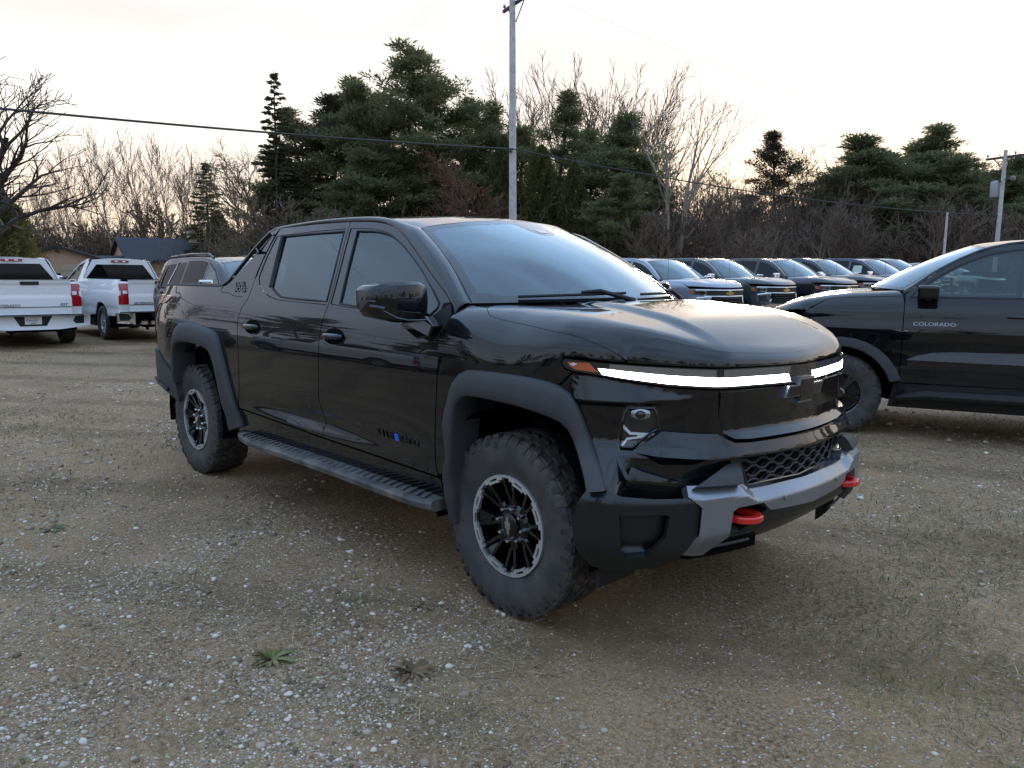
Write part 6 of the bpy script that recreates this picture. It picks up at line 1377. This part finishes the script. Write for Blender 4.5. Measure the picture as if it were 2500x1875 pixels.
    for i in range(34):
        x = -2.66 + i*.064
        MB().box((x, -1.015, .4835), (.020, .085, .008), rz=.45).build('step_ridge', M['board'], sb) if i == 0 else None
    ridge = sb.children[0]
    for i in range(1, 34):
        c = ridge.copy(); COL.objects.link(c); c.location = (i*.064, 0, 0)
    MB().box((-2.40, -.955, .498), (.55, .03, .028)).build('step_upstand', M['board'], sb, bevel=.01); MB().box((-.72, -.955, .498), (.42, .03, .03)).build('step_upstand', M['board'], sb, bevel=.01)
    both.append(sb)
    # wheel-arch flares
    def flare(outer, inner, leg=None):
        m_ = 34
        def rs(p):
            p = np.array(spl(p, 6)); s_ = np.r_[0, np.cumsum(np.linalg.norm(np.diff(p, axis=0), axis=1))]; q = np.linspace(0, s_[-1], m_)
            return np.stack([np.interp(q, s_, p[:,0]), np.interp(q, s_, p[:,1])], 1)
        A, B = rs(outer), rs(inner); sec = [(0, -.004), (.0, .018), (.06, .030), (.30, .041), (.60, .046), (.86, .046), (.96, .040), (1.0, .028), (1.02, -.02), (1.0, -.14)]
        V = []
        for i in range(m_):
            for (q, o) in sec:
                uv = A[i] + (B[i]-A[i])*q; V.append(SH(uv[0], uv[1], o))
        k = len(sec); F = [(i*k+j, i*k+j+1, (i+1)*k+j+1, (i+1)*k+j) for i in range(m_-1) for j in range(k-1)] + [tuple(range(k)), tuple((m_-1)*k+j for j in range(k))[::-1]]
        return mesh_obj('fender_flare', V, F, M['plastic'], T, True, 40)
    both.append(flare([(-.40,.375),(-.415,.48),(-.418,.60),(-.375,.69),(-.372,.767),(-.398,.891),(-.373,.957),(-.324,1.081),(-.265,1.141),(-.197,1.161),(.061,1.165),(.249,1.156),(.374,1.127),(.436,1.064),(.492,.943),(.534,.852),(.570,.745)],
                      [(-.335,.375),(-.33,.48),(-.325,.60),(-.315,.69),(-.312,.767),(-.306,.86),(-.292,.95),(-.268,1.005),(-.215,1.034),(-.149,1.041),(.126,1.030),(.292,1.004),(.383,.974),(.424,.922),(.464,.841),(.489,.782),(.50,.735)]))
    both.append(flare([(-3.965,.72),(-3.945,.85),(-3.932,.991),(-3.905,1.082),(-3.865,1.144),(-3.803,1.191),(-3.696,1.214),(-3.518,1.217),(-3.335,1.207),(-3.185,1.188),(-3.09,1.166),(-3.037,1.11),(-3.007,1.042),(-2.966,.954),(-2.905,.83),(-2.82,.655),(-2.76,.52)],
                      [(-3.90,.72),(-3.885,.85),(-3.872,.95),(-3.85,1.015),(-3.777,1.052),(-3.664,1.066),(-3.56,1.068),(-3.459,1.065),(-3.34,1.058),(-3.243,1.047),(-3.167,1.025),(-3.133,.984),(-3.098,.935),(-3.065,.86),(-3.03,.76),(-2.99,.62),(-2.96,.46)]))
    # wheel wells
    for xc in (0, -3.70):
        w = MB(); V = []; F = []; n = 28
        for i in range(n+1):
            a = math.pi*1.12*i/n - .19
            for (y, r_) in ((-.97, .535), (-.50, .535), (-.50, .02)):
                V.append((xc+r_*math.cos(a), y, .46+r_*math.sin(a)))
        F = [(i*3+j, i*3+j+1, (i+1)*3+j+1, (i+1)*3+j) for i in range(n) for j in range(2)]
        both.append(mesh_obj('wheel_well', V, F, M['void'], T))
    # windscreen, pillars, roof
    WSf = lambda a, b, o=0.: WS(a, b, o)
    na = 20
    edge_ws = [(-1,0),(1,0),(1,1),(-1,1)]
    pane = [(-.955,.10)] + spl([(-.80,.062),(-.4,.040),(0,.034),(.4,.040),(.80,.062)], 3) + [(.955,.10),(.955,.90),(.90,.94)] + [(.2,.945),(.17,.94),(.12,.80),(.06,.77),(-.06,.77),(-.12,.80),(-.17,.94),(-.2,.945)] + [(-.90,.94),(-.955,.90)]
    ws = panel('windscreen', pane, WSf, M['screen'], T, step=.06, off=.0, gap=-.004, flange=0)
    panel('windscreen_border', edge_ws, WSf, M['frit'], ws, step=.06, holes=[pane], off=.0006, gap=.002, flange=.01)
    panel('camera_window', [(-.045,.80),(.045,.80),(.075,.86),(-.075,.86)], WSf, M['lens_clear'], ws, step=.05, off=.002, gap=0, flange=0)
    zr = [(-.85,1.90),(-.93,1.925),(-1.2,1.962),(-1.6,1.983),(-2.0,1.983),(-2.4,1.965),(-2.75,1.925),(-2.95,1.885)]; zr = zr[::-1]
    zx = np.array([q[0] for q in zr]); zz_ = np.array([q[1] for q in zr])
    def roof(x, y, o=0.):
        x = np.asarray(x, float); y = np.asarray(y, float); x, y = np.broadcast_arrays(x, y)
        c = .12 + .075*sstep(x, -1.5, -1.05)
        return np.stack([x, y, hermite(zx, zz_, x) - c*y**2 - .9*np.maximum(np.abs(y)-.56, 0)**2 + o], -1)
    head = [(WS(a, 1)[0]-.004, WS(a, 1)[1]) for a in np.linspace(-1, 1, 15)]
    rf = panel('roof', head + [(-2.0,.645),(-2.72,.63)] + [(-2.80,.4),(-2.83,0),(-2.80,-.4),(-2.72,-.63)] + [(-2.0,-.645)], roof, BK, T, step=.05, flange=.03)
    aP = []; cols = 9
    E = spl([(-.404,1.395)] + E1 + [(-2.166,1.928),(-2.648,1.918),(-2.745,1.905)], 5)
    for (t, z) in E:
        q = SH(t, z); b = (t+.43)/-.655
        if b <= 1:
            e0 = WS(-1, max(b, 0.))
        else: e0 = roof(t, -(.645-.012*sstep(t, -2.2, -2.75)))
        row = []
        for j in range(cols):
            v = j/(cols-1); p_ = e0 + (q-e0)*v
            nrm = np.array([.12, -.62, .76]) if b <= 1 else np.array([0, -.5, .86])
            row.append(p_ + nrm*.030*(4*v*(1-v))**.8)
        aP.append(row)
    V = [p_ for r_ in aP for p_ in r_]; F = [(i*cols+j, i*cols+j+1, (i+1)*cols+j+1, (i+1)*cols+j) for i in range(len(aP)-1) for j in range(cols-1)]
    both.append(mesh_obj('roof_pillar', V, F, BK, T, True))
    MB().lathe([(.0005,.03),(.03,.028),(.05,.018),(.06,0)], 20, 'z', (-2.25, .0, 1.965)).build('roof_antenna', M['black'], T, True)
    # wipers and cowl
    cw = [WS(a, -.02) + np.array([.0, 0, -.004]) for a in np.linspace(-.97, .97, 24)]
    V = []
    for p_ in cw: V += [p_ + np.array([-.01,0,.0]), p_ + np.array([.06,0,-.016]), p_ + np.array([.14,0,-.03])]
    mesh_obj('cowl', V, [(i*3+j, i*3+j+1, (i+1)*3+j+1, (i+1)*3+j) for i in range(23) for j in range(2)][::-1], M['plastic_dark'], T)
    for a0, a1 in ((-.80,-.12), (.02,.72)):
        P_ = [WS(a, .030+.02*(a-a0), .018) for a in np.linspace(a0, a1, 14)]
        wp = MB().tube(P_, .008, 6).build('wiper', M['plastic_dark'], T, True)
        MB().tube([WS(a1 if a0 < 0 else a1, -.03, .02), WS((a0+a1)/2+.12, .045, .034), WS((a0+a1)/2, .042, .03)], [.014,.012,.008], 6).build('wiper_arm', M['plastic_dark'], wp, True)
    # cabin
    cab = MB().box((-.33,0,1.28), (.55,1.62,.28)).box((-.10,0,1.36), (.5,1.5,.10)).build('dashboard', M['dash'], T, bevel=.05)
    st = MB(); st.tube([(-.80+.06*math.sin(a)*.3, .40+.185*math.cos(a), 1.37+.17*math.sin(a)) for a in np.linspace(0, 2*math.pi, 25)], .017, 8, False).box((-.78,.40,1.36), (.05,.12,.09)).tube([(-.78,.40,1.36),(-.5,.40,1.30)], .03, 8)
    st.build('steering_wheel', M['dash'], T, True, 40)
    for x, ys in ((-1.32, (.40,-.40)), (-2.22, (.42,-.42))):
        for y in ys:
            s1 = MB().box((x,y,.98), (.52,.52,.20)).box((x-.29,y,1.30), (.16,.52,.62), ry=-.2).box((x-.36,y,1.68), (.09,.27,.17), ry=-.1).build('seat', M['seat'], T, bevel=.05)
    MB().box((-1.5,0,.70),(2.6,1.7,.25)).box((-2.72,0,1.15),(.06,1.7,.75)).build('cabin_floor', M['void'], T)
    rw = MB().prism([(-.70,1.50),(.70,1.50),(.60,1.86),(-.60,1.86)], 0, .01, lambda u, v, w: (-2.68+w-.18*(1.86-v)*0, u, v)).build('rear_window', M['privacy'], T)
    # bed cover and underbody
    MB().box((-3.98,0,1.47),(1.42,1.72,.02)).box((-3.2,0,1.3),(.05,1.7,.36)).build('bed_cover', M['plastic_dark'], T)
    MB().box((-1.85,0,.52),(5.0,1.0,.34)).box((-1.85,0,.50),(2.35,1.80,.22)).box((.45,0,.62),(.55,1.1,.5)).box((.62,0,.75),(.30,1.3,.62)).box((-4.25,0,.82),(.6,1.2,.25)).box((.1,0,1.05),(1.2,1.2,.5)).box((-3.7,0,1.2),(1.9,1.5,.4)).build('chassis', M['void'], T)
    # -------------------------------------------------- nose
    mirr = lambda pts: pts + [(3.22-t, z) for t, z in pts[::-1] if t < 1.6099]
    def fas(t, z, o=0.):
        t = np.asarray(t, float); z = np.asarray(z, float); tq = np.where(t > 1.61, 3.22-t, t)
        zc = np.interp(tq, [.35,.411,.688,.937], [1.20,1.195,1.157,1.111])
        zq = np.interp(tq, [.60,.70,.94], [1.088,1.090,1.108]); A = .026*np.clip((zc-zq)/.068, 0, 1)*sstep(tq, .36, .50)
        r_ = np.clip((zc-z)/np.maximum(zc-zq, .006), 0, 1); d = np.where(z < zq, 1-.85*sstep(zq-z, 0, .03), r_)
        zl = z + (np.maximum(z, .865)-z)*sstep(tq, .56, .70)
        P_ = SH(t, zl, o + A*d); P_[..., 2] = z; return P_
    lamp_o = [(.652,1.071),(.77,1.074),(.786,1.056),(.793,1.001),(.797,.970),(.755,.942),(.684,.883),(.622,.884),(.612,.91),(.624,.995),(.634,1.04)]
    lamp_f = [(3.22-t, z) for t, z in lamp_o[::-1]]
    gr = [(1.195,.838),(1.255,.714),(1.61,.706),(1.965,.714),(2.025,.838),(1.61,.832)]
    fo = [(.335,1.125),(.411,1.198),(.524,1.188),(.654,1.170),(.819,1.151),(1.039,1.138),(1.61,1.128)]
    fo2 = [(.335,1.12),(.40,1.085),(.455,1.0),(.50,.90),(.535,.82),(.56,.72),(.565,.66),(1.61,.66)]
    ring = mirr(fo) + mirr(fo2)[::-1][1:-1]
    fa = panel('front_fascia', ring, fas, M['black'], T, step=.013, holes=[lamp_o, lamp_f, gr], flange=.03, gap=.002)
    # headlamps
    for sg in (0, 1):
        fx = (lambda t, z, o=0.: SH(t, z, o)) if not sg else (lambda t, z, o=0.: SH(t, z, o)*np.array([1,-1,1]))
        if sg: mirror(hl); break
        hl = panel('headlamp', lamp_o, fx, M['lens_dark'], T, step=.03, off=-.012, gap=-.003, flange=.0)
        inner = inset(densify(lamp_o, .02), .012)
        V = [fx(t, z, .002) for t, z in inner]; MB().tube(np.array(V + V[:1]), .006, 6).build('lamp_bezel', M['gloss_black'], hl, True)
        c0 = fx(.712, 1.036, .002)
        nn = EV.pnorm(np.array(.712), np.array(1.036))
        for (rr, d, mt, nm) in ((.030, .012, 'lens_clear', 'projector_lens'), (.020, .018, 'lens_dark', 'projector_eye')):
            m_ = MB(); m_.lathe([(.0005, d), (rr*.6, d-.003), (rr, d-.014), (rr*1.05, d-.03)], 20, 'x'); a = math.atan2(nn[1], nn[0])
            o = m_.build(nm, M[mt], hl, True); o.location = c0; o.rotation_euler = (0, 0, a); o.scale = (1, 1.35, 1)
        for pl, mt in ((([(.633,.988),(.641,.988),(.672,.957),(.775,.955),(.775,.947),(.668,.946),(.641,.970)]), 'led'), ([(.626,.905),(.633,.905),(.655,.932),(.72,.942),(.72,.934),(.66,.924),(.640,.897)], 'led'), ([(.70,.945),(.76,.948),(.75,.938),(.70,.935)], 'led')):
            panel('running_light', pl, fx, M[mt], hl, step=.03, off=-.006, gap=0, flange=.006)
        panel('lamp_visor', [(.645,1.066),(.77,1.07),(.772,1.062),(.65,1.058)], fx, M['darkchrome'], hl, step=.03, off=.0, gap=0, flange=.01)
    # light bar
    lo = [(.369,1.216),(.407,1.204),(.524,1.192),(.654,1.174),(.819,1.155),(1.039,1.142),(1.61,1.133)]
    up = [(.369,1.257),(.45,1.2535),(.54,1.2475),(.74,1.2405),(1.05,1.229),(1.61,1.2195)]
    lb_o = [(.354,1.239)] + mirr(up) + [(2.866,1.239)] + mirr(lo)[::-1]
    lb = panel('light_bar', lb_o, SH, M['lens_dark'], T, step=.03, off=.004, flange=.03, gap=.002)
    lf = lambda t: np.interp(t if t < 1.61 else 3.22-t, [q[0] for q in lo], [q[1] for q in lo])
    uf = lambda t: np.interp(t if t < 1.61 else 3.22-t, [q[0] for q in up], [q[1] for q in up])
    def band(t0, t1, f0, f1, cut0=0., cut1=0., n=16):
        ts = np.linspace(t0, t1, n)
        a = [(t, lf(t)+(uf(t)-lf(t))*f0) for t in ts]; b = [(t, lf(t)+(uf(t)-lf(t))*f1) for t in ts]
        b[0] = (b[0][0]-cut0, b[0][1]); b[-1] = (b[-1][0]+cut1, b[-1][1]); return a + b[::-1]
    for t0, t1, c0, c1, f1 in ((.545,1.040,.020,-.002,.56), (1.043,1.505,-.002,-.02,.54), (1.715,2.177,.02,.002,.54), (2.180,2.675,.002,-.020,.56)):
        panel('light_strip', band(t0, t1, .14, f1, c0, c1), SH, M['lamp'], lb, step=.03, off=.007, gap=0, flange=.004)
        panel('clear_lens', band(t0+.03, t1-.005, .60, .93), SH, M['lens_clear'], lb, step=.04, off=.0055, gap=0, flange=0)
    for t0, t1, k in ((.385,.525,1), (2.835,2.695,-1)):
        am = [(t0,1.243),(t0+.10*k,1.243),(t1,1.205),(t0+.04*k,1.212),(t0+.012*k,1.225)]
        a = panel('side_marker', am if k > 0 else am[::-1], SH, M['amber'], lb, step=.03, off=.007, gap=0, flange=.004)
        MB().prism([(u*.017, v*.017) for u, v in BOWTIE], .008, .011, lambda u, v, w: SH((t0+.030*k)+u, 1.235+v, w)).build('marker_emblem', M['led'], a)
    # centre panel, emblem, lip
    def cp(t, z, o=0.):
        z = np.asarray(z, float); return SH(t, z, o + np.interp(z, [.90,.920,.950,.957,1.05,1.14], [.040,.036,.006,-.004,.004,.012]))
    panel('nose_panel', mirr([(1.056,1.130),(1.056,.982),(1.076,.957),(1.13,.928),(1.22,.921),(1.61,.919)])[::-1] , cp, M['black'], T, step=.03, flange=.03, gap=.002)
    def lp(t, z, o=0.):
        z = np.asarray(z, float); t = np.asarray(t, float); tq = np.where(t > 1.61, 3.22-t, t)
        k = sstep(tq, .66, .80)
        return SH(t, z, o + k*np.interp(z, [.84,.862,.872,.92,.985], [.046,.052,.050,.036,.010]))
    panel('nose_lip', mirr([(.690,.882),(.750,.930),(.802,.969),(.892,.964),(1.042,.956),(1.066,.940),(1.12,.916),(1.22,.908),(1.61,.906)]) + mirr([(.690,.878),(.83,.871),(1.06,.858),(1.61,.848)])[::-1], lp, M['black'], T, step=.025, flange=.06, gap=0)
    em = MB().prism([(u*.168, v*.150) for u, v in BOWTIE], .0, .026, lambda u, v, w: SH(1.61+u, 1.105+v, w)).build('emblem', M['badge'], T)
    MB().prism([(u*.150, v*.128) for u, v in BOWTIE], .020, .030, lambda u, v, w: SH(1.61+u, 1.105+v, w)).build('emblem_face', M['gloss_black'], em)
    # lower grille
    gb = panel('grille', [(1.17,.85),(1.23,.70),(1.99,.70),(2.05,.85)][::-1], fas, M['void'], T, step=.06, off=-.07, gap=0, flange=0)
    for row in range(5):
        zb = .715 + row*.030; pts = []; cell = .118; x = 1.16 + (row % 2)*cell/2; i = 0
        while x < 2.06:
            dz = .0 if i % 2 else .016
            pts += [(x, zb+dz), (x+cell*.30, zb+dz)]; x += cell/2; i += 1
        pts = [(t, z) for t, z in pts if 1.19+(.838-z)*.4 < t < 2.03-(.838-z)*.4]
        P = fas(np.array([q[0] for q in pts]), np.array([q[1] for q in pts]), -.012)
        MB().tube(P, .0065, 6).build('grille_bar', M['plastic'], gb, False)
        P[:, 0] -= .02; MB().tube(P, .006, 5).build('grille_bar', M['plastic_dark'], gb, False)
    V = fas(np.array([q[0] for q in gr+gr[:1]]), np.array([q[1] for q in gr+gr[:1]]), -.002); MB().tube(V, .006, 6).build('grille_rim', M['darkchrome'], gb, True)
    # silver bumper, wings, corners
    def si(t, z, o=0.):
        z = np.asarray(z, float); t = np.asarray(t, float); tq = np.where(t > 1.61, 3.22-t, t)
        zt = np.interp(tq, [.93,1.20], [.757,.747]) - .040*sstep(tq, 1.19, 1.29); u = np.clip((zt-z)/.045, 0, 1)
        lft = sstep(tq, .93, 1.0)
        return SH(t, z, o + (.004+.050*u)*(.45+.55*lft) - .060*sstep(.56-z, 0, .13))
    s_up = [(.936,.757),(1.209,.746),(1.232,.735),(1.262,.711),(1.61,.704)]
    s_lo = [(.936,.716),(.985,.675),(.978,.557),(.902,.455),(1.036,.452),(1.125,.533),(1.140,.64),(1.165,.655),(1.300,.655),(1.325,.630),(1.345,.615),(1.61,.595)]
    bp_ = panel('front_bumper', mirr(s_up) + mirr(s_lo)[::-1], si, M['silver'], T, step=.012, flange=.05, gap=0)
    for t in (1.42, 1.80):
        c = SH(t, .655, .058); n_ = EV.pnorm(np.array(t), np.array(.655)); o = MB().lathe([(.0005,.003),(.009,.002),(.011,0)], 14, 'x').build('parking_sensor', M['silver'], bp_, True); o.location = c; o.rotation_euler = (0,0,math.atan2(n_[1], n_[0]))
    wg = [(.952,.762),(1.04,.803),(1.115,.828),(1.178,.830),(1.190,.752)]
    both.append(panel('bumper_wing', wg[::-1], lambda t, z, o=0.: SH(t, z, o+np.interp(z, [.75,.80,.84], [.052,.040,.006])), M['plastic'], T, step=.03, flange=.05, gap=0))
    pk = [(.628,.650),(.640,.48),(.66,.468),(.745,.478),(.83,.56),(.845,.648),(.80,.656)]
    def cor(t, z, o=0.):
        z = np.asarray(z, float); return SH(t, z, o + .004 + .030*sstep(.74-z, 0, .045) - .05*sstep(.52-z, 0, .14))
    co = panel('bumper_corner', [(.492,.748),(.562,.744),(.634,.724),(.78,.717),(.935,.714),(.985,.672),(.978,.557),(.905,.458),(.80,.415),(.62,.40),(.50,.405),(.46,.45),(.44,.60)], cor, M['plastic_low'], T, step=.03, holes=[pk], flange=.03, gap=.001)
    panel('bumper_pocket', pk, lambda t, z, o=0.: SH(t, z, o+np.interp(z, [.46,.49,.52], [.02,-.03,-.02])), M['plastic_low'], co, step=.03, gap=-.004, flange=0)
    for t, z in ((.90,.672), (.545,.700)):
        c = SH(t, z, .033); n_ = EV.pnorm(np.array(t), np.array(z)); o = MB().lathe([(.006,.002),(.011,.002),(.0125,-.002)], 14, 'x').build('parking_sensor', M['plastic_dark'], co, True); o.location = c; o.rotation_euler = (0,0,math.atan2(n_[1], n_[0]))
    both.append(co)
    fgd = [(.604,.870),(.627,.826),(.655,.778),(.67,.770),(.895,.760),(.80,.785),(.72,.806),(.678,.822),(.666,.79),(.642,.828),(.617,.870)]
    both.append(panel('air_curtain', fgd, lambda t, z, o=0.: fas(t, z, o+np.interp(z, [.76,.775,.85,.90], [.034,.032,.006,.004])), M['black'], T, step=.02, flange=.02, gap=0))
    # skid plate, valance, tow hooks
    def va(t, z, o=0.):
        z = np.asarray(z, float); return SH(t, z, o + np.interp(z, [.40,.46,.54,.62], [-.16,-.075,.020,.030]))
    panel('front_valance', mirr([(1.345,.612),(1.61,.592)]) + mirr([(1.04,.44),(1.16,.425),(1.61,.42)])[::-1] , va, M['plastic_low'], T, step=.04, flange=.03, gap=0)
    hb = panel('hook_recess', [(1.09,.665),(1.38,.665),(1.38,.42),(1.0,.42)][::-1], SH, M['void'], T, step=.05, off=-.055, gap=0, flange=0); both.append(hb)
    for zq, t0, t1 in ((.545,1.13,1.36), (.51,1.10,1.33), (.475,1.06,1.30)):
        P = SH(np.linspace(t0, t1, 6), np.full(6, zq), -.02); MB().tube(P, .007, 5).build('hook_slat', M['plastic'], hb)
    hk = MB(); path = [(.84,-.520),(.93,-.520),(.970,-.512),(.996,-.485),(1.002,-.455),(.996,-.425),(.970,-.398),(.93,-.390),(.84,-.390)]
    V = []; m_ = len(path)
    for i, (x, y) in enumerate(path):
        a = np.array(path[max(i-1,0)]); b = np.array(path[min(i+1,m_-1)]); d = (b-a)/np.linalg.norm(b-a); nn = np.array([d[1], -d[0]])
        for (w_, zz2) in ((-.018,-.009),(-.013,-.014),(.013,-.014),(.018,-.009),(.018,.009),(.013,.014),(-.013,.014),(-.018,.009)):
            V.append((x+nn[0]*w_, y+nn[1]*w_, .598+zz2))
    hkm = mesh_obj('tow_hook', V, [(i*8+j, i*8+(j+1) % 8, (i+1)*8+(j+1) % 8, (i+1)*8+j) for i in range(m_-1) for j in range(8)] + [tuple(range(8))[::-1], tuple((m_-1)*8+j for j in range(8))], M['red'], T, True, 30)
    both.append(hkm)
    mf = MB().box((.54,-.80,.35),(.02,.24,.13), ry=.15).build('mud_flap', M['plastic_dark'], T); both.append(mf)
    # mirrors
    def mirror_part():
        V = []; F = []
        # cap: rounded box, front face towards +x
        secs = []
        for (y, zt, zb_, xf, xr) in ((-1.005,1.555,1.405,-.545,-.66),(-1.03,1.566,1.398,-.525,-.675),(-1.10,1.571,1.395,-.510,-.685),(-1.20,1.568,1.402,-.515,-.69),(-1.27,1.560,1.42,-.53,-.695),(-1.305,1.548,1.44,-.55,-.70),(-1.322,1.53,1.455,-.58,-.70)):
            r_ = .022; zc_ = zb_ + (zt-zb_)*.36
            secs.append([(xr,y,zb_),(xf-r_,y,zb_),(xf-.010,y,zb_+.010),(xf-.004,y,zb_+.03),(xf-.002,y,zc_),(xf,y,zc_+.01),(xf-.003,y,zt-.035),(xf-.010,y,zt-.014),(xf-.03,y,zt),(xr,y,zt-.004)])
        k = 10; V = [q for s_ in secs for q in s_]
        F = [(i*k+j, (i+1)*k+j, (i+1)*k+(j+1) % k, i*k+(j+1) % k) for i in range(len(secs)-1) for j in range(k)] + [tuple(range(k))[::-1][::-1], tuple((len(secs)-1)*k+j for j in range(k))[::-1]]
        mo = mesh_obj('side_mirror', V, F, M['black'], T, True, 35)
        # dark lower band with indicator
        secs = []
        for (y, zt, zb_, xf) in ((-.99,1.418,1.392,-.556),(-1.06,1.424,1.376,-.515),(-1.15,1.428,1.372,-.507),(-1.22,1.438,1.376,-.510),(-1.27,1.462,1.388,-.522),(-1.31,1.482,1.40,-.545),(-1.33,1.484,1.425,-.575)):
            secs.append([(-.66,y,zb_+.004),(xf-.02,y,zb_),(xf,y,zb_+.012),(xf+.002,y,zt-.006),(xf-.008,y,zt),(-.66,y,zt)])
        k = 6; V = [q for s_ in secs for q in s_]
        F = [(i*k+j, (i+1)*k+j, (i+1)*k+(j+1) % k, i*k+(j+1) % k) for i in range(len(secs)-1) for j in range(k)] + [tuple(range(k)), tuple((len(secs)-1)*k+j for j in range(k))[::-1]]
        mesh_obj('mirror_skirt', V, F, M['gloss_black'], mo, True, 30)
        MB().tube([(-.505,-1.03,1.384),(-.498,-1.16,1.386),(-.503,-1.225,1.400),(-.515,-1.28,1.430),(-.545,-1.325,1.450)], .004, 6).build('mirror_line', M['darkchrome'], mo, True)
        MB().tube([(-.512,-1.285,1.445),(-.53,-1.312,1.452),(-.56,-1.332,1.455)], .010, 8).build('turn_indicator', M['lens_dark'], mo, True)
        # arm
        V = []
        MB().prism([(-.745,1.352),(-.66,1.392),(-.528,1.400),(-.500,1.384),(-.452,1.356),(-.486,1.300),(-.595,1.284)], -1.045, -.97, lambda u, v, w: (u, w, v)).build('mirror_arm', M['gloss_black'], mo, bevel=.008)
        MB().prism([(-.668,1.354),(-.515,1.379),(-.462,1.354),(-.490,1.306)], -1.050, -1.044, lambda u, v, w: (u, w, v)).build('mirror_arm_face', M['badge'], mo)
        MB().prism([(-1.01,1.412),(-1.30,1.45),(-1.305,1.535),(-1.03,1.55)], -.701, -.690, lambda u, v, w: (w, u, v)).build('mirror_glass', M['reflector'], mo)
        return mo
    mo = mirror_part(); fm = mirror(mo)            # the far mirror is folded back
    h_ = Vector((-.58, 1.0, 0)); R_ = Matrix.Rotation(math.radians(78), 3, 'Z'); fm.rotation_euler = (0, 0, math.radians(78)); fm.location = h_ - R_ @ h_
    tri = [(-.425,1.412),(-.455,1.462),(-.520,1.428),(-.560,1.400),(-.60,1.375),(-.60,1.30),(-.545,1.282),(-.47,1.285),(-.43,1.33)]
    both.append(panel('mirror_base', tri, SH, M['plastic_dark'], T, step=.03, off=.010, gap=0, flange=.012))
    for o in both: mirror(o)
    # wheels
    for x in (0, -3.70):
        w = ev_wheel(T, x, -.83, .35 if x == 0 else 1.3)
        w2 = copy_tree(w, T); w2.location = (x, .83, .437); w2.rotation_euler = (0, .6, math.pi)
    return T
main_truck = build_main()
